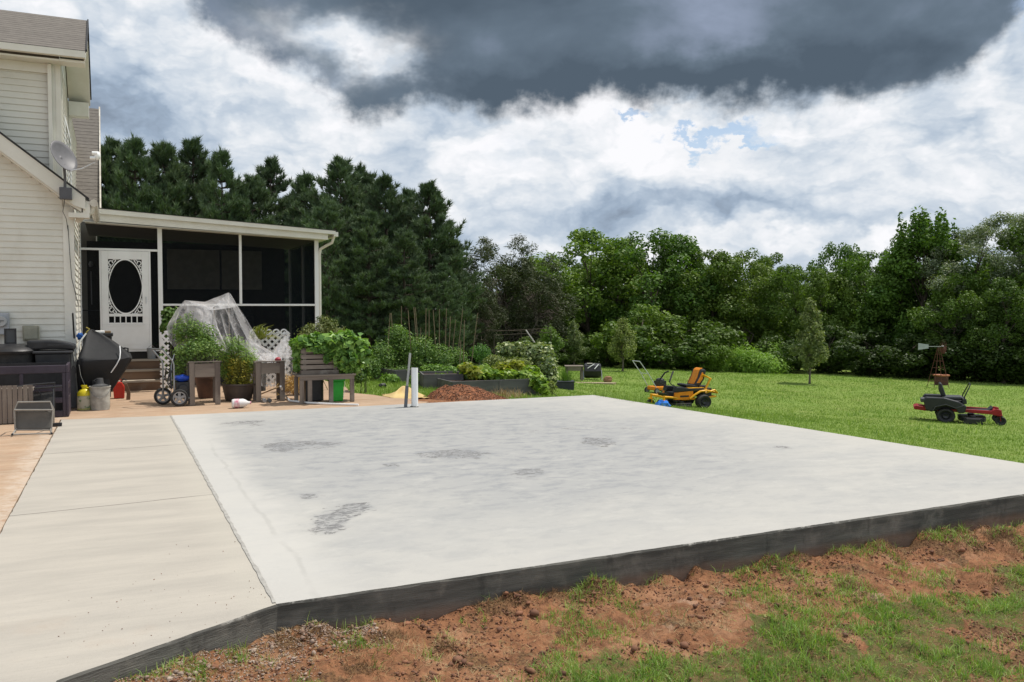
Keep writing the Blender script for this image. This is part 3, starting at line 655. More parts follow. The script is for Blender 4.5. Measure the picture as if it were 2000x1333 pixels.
for y in (21.5, 23.2): fr.box((4.30, y, .02), (4.36, y + .06, 3.27))
fr.box((4.30, YF + .051, 1.725), (4.355, 23.4, 1.769))
fr.build('frame', M['white'], porch, bevel=.004)
for nm, x0, x1, z0, z1 in (('screen', -.534, .93, 2.926, 3.47), ('screen', -.534, -.2, PZ, 2.88), ('screen', .785, .93, PZ, 2.88), ('screen', 1.02, 2.6, 1.77, 3.40), ('screen', 2.655, 4.27, 1.77, 3.33), ('screen', 1.02, 4.27, PZ - .05, 1.725)):
    pb_().quad((x0, YF + .01, z0), (x1, YF + .01, z0), (x1, YF + .01, z1), (x0, YF + .01, z1)).build(nm, M['screen'], porch)
pb_().quad((4.33, YF + .05, .7), (4.33, 23.3, .7), (4.33, 23.3, 3.3), (4.33, YF + .05, 3.3)).build('screen', M['screen'], porch)
for z in (1.62,): pb_().box((-.534, YF + .02, z), (-.2, YF + .035, z + .02)).build('screen_bar', mat('dim_bar', (.2, .2, .2), .7), porch)
fl = pb_(); fl.box((-.56, YF - .03, PZ - .045), (1.0, YF + .3, PZ - .001)); fl.build('threshold', M['white'], porch)
fl = pb_(); fl.box((-.55, YF + .06, PZ - .2), (4.28, 23.38, PZ - .05)); fl.build('floor', M['stepwood'], porch)
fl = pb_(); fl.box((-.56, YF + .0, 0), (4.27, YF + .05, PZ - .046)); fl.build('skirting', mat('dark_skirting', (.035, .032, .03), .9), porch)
# roof: sloping gently down to the right
rf = pb_(); rf.prism([(-.45, 3.60), (4.62, 3.35), (4.62, 3.405), (-.45, 3.685)], 19.50, 23.6); rf.build('roof', M['trim'], porch)
rf = pb_(); rf.prism([(-.22, 3.45), (4.50, 3.225), (4.50, 3.385), (-.22, 3.62)], 19.53, 19.56); rf.prism([(-.24, 3.60), (4.66, 3.345), (4.66, 3.425), (-.24, 3.70)], 19.46, 19.498); rf.build('fascia', M['trim'], porch)
rf = pb_(); rf.prism([(-.45, 3.43), (4.45, 3.22), (4.45, 3.23), (-.45, 3.44)], 19.561, 23.3); rf.build('ceiling', M['trim'], porch)
rf = pb_(); rf.prism([(-.26, 3.702), (4.68, 3.427), (4.68, 3.437), (-.26, 3.712)], 19.45, 23.6); rf.build('drip_edge', M['rail'], porch)
g = pb_(); g.box((4.625, 19.47, 3.30), (4.72, 23.6, 3.40)); g.tube([(4.66, 19.62, 3.31), (4.62, 19.66, 3.17), (4.50, 19.75, 3.10), (4.40, 19.86, 3.03), (4.385, 19.9, 2.9), (4.385, 19.9, 1.0), (4.385, 19.9, .15)], .035, 8); g.build('gutter', M['trim'], porch, True)
# inside: back wall with tan blinds, dark lower part, a chair and a table
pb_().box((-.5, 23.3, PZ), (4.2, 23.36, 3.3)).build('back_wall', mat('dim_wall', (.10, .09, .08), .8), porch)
pb_().box((1.3, 23.2, 2.15), (2.55, 23.25, 3.15)).box((2.6, 23.2, 2.15), (3.6, 23.25, 3.15)).build('blind', mat('tan_blind', (.60, .58, .52), .8), porch)
g = pb_(); g.box((1.3, 22.6, PZ), (3.3, 23.15, 1.3)); g.box((1.3, 23.0, 1.301), (3.3, 23.18, 1.75)); g.box((1.3, 22.6, 1.301), (1.5, 22.99, 1.5)); g.box((3.1, 22.6, 1.301), (3.3, 22.99, 1.5)); g.build('sofa', mat('grey_sofa', (.12, .12, .12), .9), porch, bevel=.03)
g = pb_(); g.lathe([(0, 0), (.012, 0), (.012, .7), (0, .7)], (-.36, 20.25, 1.75), n=8); g.lathe([(.03, 0), (.05, .05), (.02, .12), (0, .12)], (-.36, 20.25, 2.55), n=8); g.build('wind_chime', M['silver'], porch)
# door
dr_ = MB(PO); D0, D1, Y0, Y1 = -.163, .743, YF - .045, YF - .008
def dbox(a, b, c, d): dr_.box((a, Y0, b), (c, Y1, d))
dbox(D0, PZ, D1, 1.33); dbox(D0, 1.331, D0 + .13, 2.875); dbox(D1 - .13, 1.331, D1, 2.875); dbox(D0 + .131, 2.70, D1 - .131, 2.875); dbox(D0 + .131, 1.331, D1 - .131, 1.37); dbox(D0 + .131, 1.50, D1 - .131, 1.56)
nn = 6
for i in range(1, nn): xx = D0 + .13 + (D1 - D0 - .26) * (i / nn); dbox(xx - .011, 1.371, xx + .011, 1.499)
door = dr_.build('door', M['white'], porch, bevel=.004)
tr_ = MB(PO); tr_.box((D0 + .09, Y0 - .008, 1.30), (D1 - .09, Y0 - .001, 1.325)); tr_.box((D0 + .12, Y0 - .006, .9), (D1 - .12, Y0 - .001, 1.24)); tr_.build('kick_panel', M['white'], door, bevel=.004)
# oval surround with scrolled corners
ov = MB(PO); cx = (D0 + D1) / 2; cz = 2.13; RX, RZ = .305, .555; n = 48; vs = []; fs = []
for k in range(n):
    a = 2 * math.pi * k / n; bulge = 1 + .05 * math.exp(-((abs(math.sin(a)) - .0) / .28) ** 2)
    for q, yy in ((1, Y0), (1, Y1), (1.085, Y1), (1.085, Y0)):
        rx = RX * bulge * (1 if q == 1 else 1.09); rz = RZ * (1 if q == 1 else 1.05); vs.append((cx + math.cos(a) * min(rx, .325), yy + .001, cz + math.sin(a) * rz))
for k in range(n):
    for j in range(4): a, b = k * 4 + j, ((k + 1) % n) * 4 + j; a2, b2 = k * 4 + (j + 1) % 4, ((k + 1) % n) * 4 + (j + 1) % 4; fs.append((a, b, b2, a2))
ov.add(vs, fs)
for sx in (-1, 1):
    for sz in (-1, 1):
        def sp(ox, oz, r0, t0, t1, w=.012):
            pts = [(cx + sx * (ox + math.cos(t0 + (t1 - t0) * i / 12) * r0 * (1 - .55 * i / 12)), Y0 + .018, cz + sz * (oz + math.sin(t0 + (t1 - t0) * i / 12) * r0 * (1 - .55 * i / 12))) for i in range(13)]
            ov.tube(pts, w, 6)
        sp(.265, .50, .055, -1.6, 3.6); sp(.29, .40, .045, -2, 3, .01); sp(.20, .535, .035, 0, 5, .009); sp(.295, .315, .03, -2, 2.6, .009); sp(.145, .56, .02, 0, 4, .008)
        ov.tube([(cx + sx * .31, Y0 + .018, cz + sz * .25), (cx + sx * .30, Y0 + .018, cz + sz * .36), (cx + sx * .23, Y0 + .018, cz + sz * .46), (cx + sx * .17, Y0 + .018, cz + sz * .565)], .009, 6)
ov.build('scroll_frame', M['white'], door)
MB(PO).quad((D0 + .13, Y1 - .004, 1.37), (D1 - .13, Y1 - .004, 1.37), (D1 - .13, Y1 - .004, 2.7), (D0 + .13, Y1 - .004, 2.7)).build('screen', M['screen'], door)
hd = MB(PO); hd.tube([(D1 - .06, Y0, 1.78), (D1 - .06, Y0 - .04, 1.79), (D1 - .06, Y0 - .04, 1.9), (D1 - .06, Y0, 1.91)], .008, 6); hd.build('handle', M['silver'], door)
# steps
st = thing('wooden_steps', 'brown wooden steps leading up to the white screen door', 'steps', (.5, 19.4, 0))
for i, (y0, z) in enumerate(((19.05, .2), (19.33, .4), (19.61, .6))):
    s_ = MB((.5, 19.4, 0)); s_.box((-.35, y0 - .02, z - .035), (1.0, y0 + .28, z)); s_.build('tread', mat('tread', (.42, .36, .29), .85, (.28, .23, .18), 5, 1, stretch=(.2, 1, 1)) if i == 0 else bpy.data.materials['tread'], st)
    s_ = MB((.5, 19.4, 0)); s_.box((-.34, y0, z - .2), (.99, y0 + .03, z - .0355)); s_.build('riser', M['stepwood'], st)
for xs_ in (-.36, .98): MB((.5, 19.4, 0)).box((xs_, 19.04, 0), (xs_ + .03, 19.88, .56)).build('stringer', M['stepwood'], st)
# ------------------------------------------------------------------ vegetation
def rdir(rs, n):
    v = rs.normal(size=(n, 3)); return v / np.linalg.norm(v, axis=1)[:, None]
def leaves(name, m, parent, C, N, L, W, rs, up=.5, droop=.0, smooth=False):
    """one four-cornered leaf per centre; N = outward direction"""
    n = len(C); nn = N * .6 + rdir(rs, n) * .8 + np.array([0, 0, up]); nn /= np.linalg.norm(nn, axis=1)[:, None]
    d = rdir(rs, n) + N * .5 + np.array([0, 0, -droop]); d -= (d * nn).sum(1)[:, None] * nn; d /= np.linalg.norm(d, axis=1)[:, None] + 1e-9
    s = np.cross(nn, d); L = L * rs.uniform(.65, 1.3, n)[:, None]; W = W * rs.uniform(.7, 1.25, n)[:, None]
    V = np.stack([C - d * L * .5, C - d * L * .08 + s * W * .5 + nn * W * .12, C + d * L * .5, C - d * L * .08 - s * W * .5 + nn * W * .12], 1).reshape(-1, 3)
    return npmesh(name, V, np.arange(4 * n).reshape(n, 4), m, parent, rnd=rs.rand(n) ** 2)
def clumps(rs, cl, per, shell=.55):
    """cl rows: x y z rx ry rz; returns leaf centres and outward directions"""
    cl = np.asarray(cl, float); k = len(cl); w = (cl[:, 3] * cl[:, 4] + cl[:, 3] * cl[:, 5]); w /= w.sum()
    idx = rs.choice(k, per, p=w); D = rdir(rs, per); r = shell + (1 - shell) * rs.rand(per) ** .7
    r *= 1 + (rs.rand(per) < .12) * rs.rand(per) * .35
    C = cl[idx, :3] + D * r[:, None] * cl[idx, 3:6]
    return C, D
def limb_tree(rs, h, trunk_r, tips, z0=.35, trunk_top=None, n=7, wob=.05):
    """trunk and limbs reaching to tips"""
    t = MB(); tt = h * .8 if trunk_top is None else trunk_top
    pts = [Vector((math.sin(i * 1.3) * wob * i, math.cos(i * 1.7) * wob * i, -.15 + (tt + .15) * i / 7)) for i in range(8)]
    t.tube(pts, [trunk_r * (1.25 if i == 0 else 1 - .85 * i / 7) for i in range(8)], n)
    for p in tips:
        p = Vector(p); f = min(.85, max(.08, (p.z / tt) * .62)); k = f * 7; i = int(k); b = pts[i].lerp(pts[i + 1], k - i)
        mid = b.lerp(p, .5) + Vector((0, 0, (p - b).length * .10)); r0 = trunk_r * (1 - .85 * f) * .5
        t.tube([b, mid, p], [r0, r0 * .6, r0 * .2], 5, False)
    return t
LM = {}
LM['broad'] = leafmat('broad_leaves', (.075, .135, .026), (.125, .195, .038), .3, .2, .5)
LM['pine'] = leafmat('pine_needles', (.075, .125, .07), (.12, .17, .10), .12, .15, .6, .6)
LM['cedar'] = leafmat('cedar_sprays', (.045, .062, .024), (.07, .085, .035), .15, .2, .6)
LM['pale'] = leafmat('pale_leaves', (.14, .185, .11), (.20, .245, .155), .25, .2, .8)
LM['weed'] = leafmat('weed_leaves', (.10, .19, .03), (.15, .25, .045), .35, .25, 2)
LM['tomato'] = leafmat('tomato_leaves', (.055, .12, .028), (.105, .185, .045), .3, .3, 3)
LM['vine'] = leafmat('vine_leaves', (.085, .19, .045), (.17, .31, .08), .3, .45, 4, .4)
LM['squash'] = leafmat('squash_leaves', (.11, .22, .03), (.21, .32, .05), .35, .3, 4, .45)
LM['yellow'] = leafmat('yellowing_leaves', (.20, .22, .05), (.36, .33, .05), .35, .3, 5)
LM['olive'] = leafmat('orchard_leaves', (.07, .10, .035), (.12, .15, .06), .25, .3, 3)
LM['varieg'] = leafmat('grey_green_leaves', (.09, .15, .05), (.22, .28, .14), .25, .4, 9, .4)

def make_broad(seed, h=8.5, R=3.0, nl=15000, m='broad', L=.21, W=.13, low=.08, spike=0, sparse=.5, name='broadleaf_tree', ncl=70, bark='bark', cr=(.55, 1.05)):
    rs = np.random.RandomState(seed); cl = []
    H0 = h
    if spike: h = h * .84
    for i in range(ncl):
        t = low + (1 - low) * (i + rs.rand()) / ncl; z = h * t
        prof = math.sin(min(1, (t - low * .5) / .62) * math.pi / 2) if t < .6 else math.sqrt(max(0, 1 - ((t - .6) / .42) ** 2))
        a = rs.rand() * 6.283; rr = R * prof * (.45 + .55 * rs.rand() ** .5) * rs.uniform(.8, 1.15)
        c = rs.uniform(*cr) * (.6 + .4 * prof)
        cl.append((math.cos(a) * rr, math.sin(a) * rr, z - c * .3, c, c, c * .75))
    h = H0
    for i in range(spike):
        a = rs.rand() * 6.283; rr = R * .55 * rs.rand(); hh = h * rs.uniform(.93, 1.06) - rr * .35
        for j in range(6): cl.append((math.cos(a) * rr * (1 + .05 * j), math.sin(a) * rr, hh - .34 * j, .10 + .05 * j, .10 + .05 * j, .30))
    C, D = clumps(rs, cl, nl, sparse)
    root = thing(name, 'tree', 'tree')
    leaves('crown', LM[m], root, C, D, L, W, rs, .5)
    tips = [c[:3] for c in cl[::3]]
    limb_tree(rs, h, R * .055, tips).build('trunk', M[bark], root, True)
    return root
def make_pine(seed, h=11, R=2.6, name='pine_tree'):
    rs = np.random.RandomState(seed); T = []; tb = MB()
    tb.tube([(0, 0, -.3), (.05, 0, h * .35), (0, .05, h * .7), (0, 0, h * .97)], [.17, .13, .08, .02], 7)
    z = 1.2
    while z < h * .985:
        t = z / h; prof = (min(1, .55 + t * 1.1) if t < .4 else (1 - ((t - .4) / .62) ** 1.7)); nb = rs.randint(5, 8)
        for k in range(nb):
            a = rs.rand() * 6.283; l = max(.25, R * prof * rs.uniform(.6, 1.2)); rise = l * rs.uniform(.12, .5) * (.5 + t)
            e = np.array([math.cos(a) * l, math.sin(a) * l, z + rise])
            tb.tube([(0, 0, z), (e[0] * .55, e[1] * .55, z + rise * .35), tuple(e)], [.03, .02, .008], 4, False)
            nt_ = int(4 + l * 4.2)
            for j in range(nt_):
                f = .35 + .65 * (j + rs.rand()) / nt_; p = np.array([e[0] * f, e[1] * f, z + rise * f ** 1.6])
                side = np.array([-math.sin(a), math.cos(a), 0]) * rs.normal() * .30 * l * (1.1 - f)
                T.append(np.concatenate([p + side + rs.normal(size=3) * .08, [math.cos(a) * .45, math.sin(a) * .45, .9]]))
        z += rs.uniform(.30, .48) * (1 if z < h * .8 else .75)
    for k in range(7): T.append(np.array([rs.normal() * .05, rs.normal() * .05, h * (.93 + .012 * k), 0, 0, 1.6]))
    T = np.array(T); nn = 24; n = len(T) * nn
    base = np.repeat(T[:, :3], nn, 0); ax = np.repeat(T[:, 3:], nn, 0); d = rdir(rs, n) * .75 + ax; d /= np.linalg.norm(d, axis=1)[:, None]
    s = np.cross(d, rdir(rs, n)); s /= np.linalg.norm(s, axis=1)[:, None]; l = rs.uniform(.22, .42, n)[:, None]; base = base + ax * rs.uniform(-.15, .18, n)[:, None] * .6
    V = np.stack([base - s * .028, base + s * .028, base + d * l], 1).reshape(-1, 3)
    root = thing(name, 'tree', 'tree')
    npmesh('crown', V, np.arange(3 * n).reshape(n, 3), LM['pine'], root, rnd=rs.rand(n) ** 2)
    tb.build('trunk', M['bark'], root, True)
    return root
def place_tree(proto, h, u, vt, d, wide=1.0, label='', group=None, col=(1, 1, 1), used=set(), rot=None, base=None):
    p = DD(u, vt, d); x, y = float(p[0]), float(p[1]); zb = hz(x, y) if base is None else base; sz = (float(p[2]) - zb) / h
    rot = (u * .37 + d) % 6.28 if rot is None else rot
    sc = (sz * wide, sz * wide, sz)
    if proto.name in used: r = dup(proto, (x, y, zb), rot, sc, label, group, col)
    else:
        used.add(proto.name); r = proto; r.location = (x, y, zb); r.rotation_euler = (0, 0, rot); r.scale = sc; r['label'] = label
        if group: r['group'] = group
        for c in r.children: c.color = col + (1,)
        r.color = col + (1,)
    return r
PN = [make_pine(11), make_pine(12, R=2.3), make_pine(13, R=2.9)]
pine_list = [  # u, v_top, depth, wide, colour
 (215, 282, 41, 1.0), (262, 277, 40, .9), (318, 290, 41, .95), (376, 283, 42, 1.0), (432, 300, 40, .85), (492, 352, 41, 1.05), (528, 318, 43, .95), (596, 345, 42, .95), (664, 318, 41, 1.0), (708, 333, 43, .9), (752, 348, 40, 1.0), (796, 378, 42, .9), (838, 366, 40, 1.15), (884, 470, 41, 1.1), (640, 400, 36, 1.1), (720, 420, 36, 1.15), (790, 450, 36, 1.2), (866, 520, 37, 1.0)]
lab = ['leftmost pine rising beside the brown roof edge', 'tall dark pine just right of the brown roof edge', 'dark pine above the left end of the porch roof', 'round topped pine above the porch door', 'narrow pine with a spire top above the porch', 'low pine in the dip of the pine row', 'pine right of the dip in the pine row', 'pine above the right half of the porch roof', 'tallest looking pine above the porch roof corner', 'pine just right of the porch roof corner', 'pine in the middle of the row right of the porch', 'pine left of the last big pine', 'last big pine at the right end of the row', 'low pine on the right slope of the pine row', 'nearer pine with low boughs beside the porch gutter', 'nearer pine right of the porch behind the tomato bed', 'nearer pine behind the bamboo stakes', 'small pine at the right foot of the pine row']
for i, (u, v, d, w) in enumerate(pine_list):
    k = .85 + .3 * ((i * 37) % 10) / 10
    place_tree(PN[i % 3], 11, u, v, d, w, lab[i], 'dark pines behind the porch', (k, k, k * .95))
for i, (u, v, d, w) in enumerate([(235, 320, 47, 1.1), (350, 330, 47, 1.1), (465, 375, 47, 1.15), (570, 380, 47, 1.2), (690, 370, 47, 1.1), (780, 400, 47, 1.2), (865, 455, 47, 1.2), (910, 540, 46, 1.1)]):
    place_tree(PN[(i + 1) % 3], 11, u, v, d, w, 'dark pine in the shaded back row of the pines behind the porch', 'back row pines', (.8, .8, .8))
BR = [make_broad(21), make_broad(22, R=3.3, ncl=80), make_broad(23, R=2.8, ncl=60)]
TALL = make_broad(31, h=9.5, R=2.7, spike=26, nl=24000, name='spiky_topped_tree', ncl=70)
FE = make_broad(41, h=9, R=3.2, m='pale', L=.14, W=.06, sparse=.15, nl=19000, ncl=46, cr=(.45, .8), name='feathery_tree', low=.15)
CE_ = None
CE = make_broad(51, h=8, R=2.8, m='cedar', L=.24, W=.05, sparse=.25, nl=17000, ncl=100, name='cedar_tree', low=.02, cr=(.45, .85))
rs = np.random.RandomState(52); g = MB()
for i in range(110):
    a = rs.uniform(-2.9, -.3) ; z = rs.uniform(.8, 5.2); l = rs.uniform(1.8, 3.1) * (1 - z / 12); c_, s_ = math.cos(a), math.sin(a)
    p = [(0, 0, z), (c_ * l * .5, s_ * l * .5, z + .25), (c_ * l, s_ * l, z + rs.uniform(-.5, .1))]
    g.tube(p, [.03, .018, .006], 4, False)
    for k in range(4):
        f = rs.uniform(.5, 1); b0 = Vector(p[1]).lerp(Vector(p[2]), f); g.tube([b0, b0 + Vector((rs.normal() * .3, rs.normal() * .3, rs.uniform(-.5, .05)))], [.010, .004], 3, False)
g.build('dead_branches', mat('dead_twigs', (.20, .165, .135), .95), CE)
G1 = 'leafy trees along the wood edge'
# u, vtop, depth, wide, proto, colour, label
row = [
 (985, 462, 50, 1.15, CE, (.95, 1.0, .9), 'dark olive cedar with bare lower twigs right of the pines'),
 (1052, 500, 49, 1.0, CE, (.85, .9, .85), 'second olive cedar left of the bright green tree'),
 (940, 540, 46, .8, CE, (.8, .85, .8), 'low cedar at the right foot of the pines'),
 (1148, 452, 54, 1.2, BR[0], (1.35, 1.35, 1.1), 'bright green rounded tree left of the dark round tree'),
 (1205, 470, 55, .9, BR[2], (1.25, 1.25, 1.0), 'light green tree shoulder beside the dark round tree'),
 (1272, 455, 53, 1.15, BR[1], (.8, .95, .9), 'dark green round tree in the middle of the wood edge'),
 (1322, 470, 54, .85, BR[2], (.8, .9, .85), 'dark narrow tree just right of the dark round tree'),
 (1392, 492, 52, 1.0, BR[0], (1.0, 1.0, .9), 'mid green tree above the vine mound'),
 (1452, 492, 52, .95, BR[1], (1.1, 1.05, .85), 'olive green tree above the bright weeds'),
 (1500, 500, 55, .9, BR[2], (.9, .95, .9), 'small topped tree right of the olive green tree'),
 (1560, 518, 50, 1.1, BR[0], (.95, 1.0, .9), 'low tree behind the orchard sapling'),
 (1640, 478, 60, .7, BR[1], (.7, .85, .8), 'dark round top standing behind the wood edge'),
 (1610, 530, 48, .9, BR[2], (1.05, 1.05, .9), 'green tree right of the orchard sapling'),
 (1700, 492, 48, 1.0, BR[0], (.9, 1.0, .9), 'tree left of the tall spiky topped tree'),
 (1812, 418, 46, 1.1, TALL, (.95, 1.1, .95), 'tall dark tree with spiky upright tops near the windmill'),
 (1760, 470, 47, .8, TALL, (.95, 1.1, .95), 'narrow spiky tree at the left of the tall one'),
 (1912, 432, 44, 1.1, FE, (1, 1, 1), 'pale feathery tree right of the tall spiky tree'),
 (1990, 415, 43, 1.2, FE, (.95, .95, .95), 'pale feathery tree at the right edge of the picture'),
 (2075, 430, 42, 1.2, BR[1], (.9, .95, .9), 'tree just beyond the right edge of the picture'),
 (1870, 540, 42, 1.0, BR[2], (.95, 1.0, .85), 'green tree behind the windmill'),
 (1965, 545, 40, 1.0, BR[0], (.7, .75, .7), 'dark low tree right of the windmill')]
for u, v, d, w, pr_, c, l in row: place_tree(pr_, {TALL: 9.5, FE: 9, CE: 8}.get(pr_, 8.5), u, v, d, w, l, G1, c, rot=YAW * -1 if pr_ is CE else None)
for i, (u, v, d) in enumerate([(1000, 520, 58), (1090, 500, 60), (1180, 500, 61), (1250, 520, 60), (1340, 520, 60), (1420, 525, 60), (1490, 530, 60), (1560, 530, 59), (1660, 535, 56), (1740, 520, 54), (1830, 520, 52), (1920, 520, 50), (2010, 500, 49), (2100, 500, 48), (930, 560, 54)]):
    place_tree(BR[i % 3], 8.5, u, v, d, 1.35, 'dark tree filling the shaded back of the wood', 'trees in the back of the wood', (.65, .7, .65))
# undergrowth at the foot of the wood
SH = make_broad(61, h=2.6, R=1.7, nl=7000, m='broad', L=.15, W=.10, low=.0, ncl=36, cr=(.35, .6), name='wild_shrub')
shr = [(1245, 600, 47, 1.1, (1.2, 1.2, .95), 'light green wild shrub poking above the vine mound'), (1290, 632, 45, 1.5, (.7, .78, .62), 'vine covered mound of shrubs, left part'), (1345, 622, 46, 1.4, (.78, .82, .62), 'vine covered mound of shrubs, right part'), (1375, 655, 44, 1.0, (1.0, 1.05, .8), 'low shrub right of the vine covered mound'),
       (1185, 655, 48, 1.2, (.7, .75, .7), 'dark shrub behind the small orchard tree'), (1110, 670, 46, 1.3, (.6, .65, .6), 'dark shrub behind the black composter'), (1040, 660, 46, 1.2, (.8, .8, .7), 'brownish shrub behind the trellis'), (1462, 622, 50, .9, (1.0, 1.0, .8), 'pale shrub above the bright weeds'), (1530, 660, 46, 1.3, (.5, .55, .5), 'dark shrub left of the orchard sapling'), (1620, 640, 46, 1.2, (.45, .5, .45), 'dark shrub right of the orchard sapling'), (1700, 650, 44, 1.3, (.42, .46, .42), 'dark shrub under the spiky tree'), (1780, 655, 43, 1.3, (.38, .42, .38), 'dark shrub left of the windmill'), (1860, 650, 42, 1.4, (.4, .44, .4), 'dark shrub right of the windmill'), (1940, 660, 41, 1.4, (.38, .42, .38), 'dark shrub above the red mower'), (2010, 650, 40, 1.4, (.38, .42, .38), 'dark shrub at the right edge of the wood')]
for u, v, d, w, c, l in shr: place_tree(SH, 2.6, u, v, d, w, l, 'shrubs at the foot of the wood', c)
# bright weeds
rs = np.random.RandomState(77); Cs = []
for i in range(26):
    u = 1400 + i * 4.6 + rs.normal() * 4; d = 47 - rs.rand() * 3; p = DD(u, 700, d); zb = hz(p[0], p[1]); hh = rs.uniform(.5, 1.1)
    Cs.append((p[0], p[1], zb + hh * .6, .8, .8, hh))
wd_ = [(1385, 690, 1.0), (1440, 672, 1.3), (1500, 680, 1.1)]
C, D = clumps(rs, Cs, 26000, .2); o = leaves('tall_weeds', LM['weed'], None, C, D, .20, .05, rs, .9); tag(o, 'bright green tall weeds at the foot of the wood', 'weeds', kind='stuff'); o.color = (1.5, 1.5, 1.3, 1)
# far wood behind the rows, one mass
rs = np.random.RandomState(78); Cs = []
for i in range(260):
    t = rs.rand(); a = Vector((-14, 58)).lerp(Vector((75, 26)), t); q = rs.rand() * 8
    x = a.x + q * .5; y = a.y + q + 9; zb = float(tps(np.array([x]), np.array([y]))[0]); Cs.append((x, y, zb + rs.uniform(0, 4.6), 2.6, 2.2, 1.6))
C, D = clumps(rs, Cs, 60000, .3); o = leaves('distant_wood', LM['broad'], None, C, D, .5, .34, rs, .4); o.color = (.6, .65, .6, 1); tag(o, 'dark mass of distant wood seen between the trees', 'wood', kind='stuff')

# ---- grass
def blades(name, m, X, Y, h, w, rs, lean=.5, flat=False, label='', z=None):
    n = len(X); Z = height(X, Y) if z is None else z
    a = rs.rand(n) * 6.283; s = np.stack([np.cos(a), np.sin(a), np.zeros(n)], 1) * (w / 2)[:, None]
    b = rs.rand(n) * 6.283; le = np.abs(rs.normal(size=n)) * lean
    d1 = np.stack([np.cos(b) * le * .5, np.sin(b) * le * .5, np.ones(n) * (.12 if flat else 1)], 1); d2 = np.stack([np.cos(b) * le * 1.6, np.sin(b) * le * 1.6, np.ones(n) * (.05 if flat else .7)], 1)
    d1 /= np.linalg.norm(d1, axis=1)[:, None]; d2 /= np.linalg.norm(d2, axis=1)[:, None]
    P = np.stack([X, Y, Z - .005], 1); m1 = P + d1 * (h * .5)[:, None]; t = m1 + d2 * (h * .5)[:, None]
    V = np.stack([P - s, P + s, m1 + s * .8, m1 - s * .8, t + s * .12, t - s * .12], 1).reshape(-1, 3)
    k = np.arange(n) * 6; Fc = np.concatenate([np.stack([k, k + 1, k + 2, k + 3], 1), np.stack([k + 3, k + 2, k + 4, k + 5], 1)])
    r = rs.rand(n); o = npmesh(name, V, Fc, m, None, rnd=np.concatenate([r, r]) ** 2)
    return tag(o, label, 'grass', kind='stuff')
M['grass'] = leafmat('lawn_blades', (.155, .25, .045), (.21, .31, .07), .3, .2, 1.1, .5)
M['fgrass'] = leafmat('weedy_blades', (.14, .26, .05), (.24, .36, .09), .3, .3, 3, .5)
M['straw'] = leafmat('dry_blades', (.22, .15, .075), (.38, .30, .17), .1, .2, 3, .8)
rs = np.random.RandomState(90)
N_ = 260000; d = 7.0 * (48 / 7.0) ** (rs.rand(N_) ** .9); an = YAW + np.radians(rs.uniform(-16, 36, N_)); X = d * np.sin(an) / np.cos(an - YAW); Y = d * np.cos(an) / np.cos(an - YAW)
fe = front_edge(X); on = (Y > fe - .1) & (Y < 14.5) & (X < right_edge(Y) + .02); pat = (X < 5.0) & (Y < 40) & (Y > 14)
dep = X * math.sin(YAW) + Y * math.cos(YAW)
k = ~on & ~pat & (Y > 5.0) & (dirtmask(X, Y) < .5) & (dep < 44) & (X > 4)
X, Y, dep = X[k], Y[k], dep[k]
sc = .75 + dep / 40 * rs.uniform(.6, 1.3, len(X)); patch = .6 + .8 * fbm(X * .7, Y * .7, 3)
blades('lawn_grass', M['grass'], X, Y, (.038 * sc * patch).clip(0, .07), .0055 * (.7 + dep / 18), rs, .55, label='short green lawn grass spreading to the wood')
# left garden strip grass
n = 9000; X = rs.uniform(4.4, 9, n); Y = rs.uniform(15.2, 23, n); k = (dirtmask(X, Y) < .5); X, Y = X[k], Y[k]
blades('garden_grass', M['grass'], X, Y, rs.uniform(.05, .12, len(X)), np.full(len(X), .012), rs, .5, label='grass growing between the patio and the garden beds')
n = 5200; Y = rs.uniform(6, 14.4, n); X = right_edge(Y) + .01 + np.abs(rs.normal(size=n)) * .06; blades('edge_tufts', M['grass'], X, Y, rs.uniform(.12, .36, n) * (.5 + fbm(X * 3, Y * 3, 3)), np.full(n, .009), rs, .5, label='ragged uncut grass along the far right edge of the slab')
n = 2600; X = rs.uniform(4, 40, n); Y = rs.uniform(10, 40, n); k = (fbm(X * .9, Y * .9 + 40, 4) > .55) & ~((X < 9.2) & (Y < 15)) & (X > 9); X, Y = X[k], Y[k]; X = np.repeat(X, 7) + rs.normal(size=7 * len(X)) * .05; Y = np.repeat(Y, 7) + rs.normal(size=len(X)) * .05
blades('lawn_tufts', M['fgrass'], X, Y, rs.uniform(.05, .14, len(X)), np.full(len(X), .016), rs, .6, label='slightly longer darker tufts scattered over the lawn')
# foreground
n = 330000; X = rs.uniform(-.6, 9.6, n); Y = rs.uniform(2.7, 5.1, n); fe = front_edge(X); dm = dirtmask(X, Y); cl_ = fbm(X * 5 + 3, Y * 5, 4, .6); cl2 = fbm(X * 2.4 + 30, Y * 2.4 + 8, 4, .6)
pr_ = np.clip((1 - dm) * sstep(cl_, .42, .60) * 1.0 + sstep(cl2 * .6 + cl_ * .4, .535, .62) * .6, 0, 1)
k = (rs.rand(n) < pr_ * .8) & (Y < fe - .02); X1, Y1 = X[k], Y[k]; hh = (.022 + .06 * rs.rand(len(X1)) ** 2.5) * (.5 + cl_[k]) * (1 + .35 * (1 - dm[k]))
blades('torn_grass', M['fgrass'], X1, Y1, hh, np.full(len(X1), .0040) * rs.uniform(.6, 1.5, len(X1)), rs, 1.3, label='patchy weedy grass in the foreground clay')
k = (rs.rand(n) < (1 - dm) * .38) & (Y < fe - .05); X1, Y1 = X[k], Y[k]
blades('short_turf', M['fgrass'], X1, Y1, rs.uniform(.010, .030, len(X1)), np.full(len(X1), .0042), rs, 1.5, label='thin low turf between the taller grass tufts')
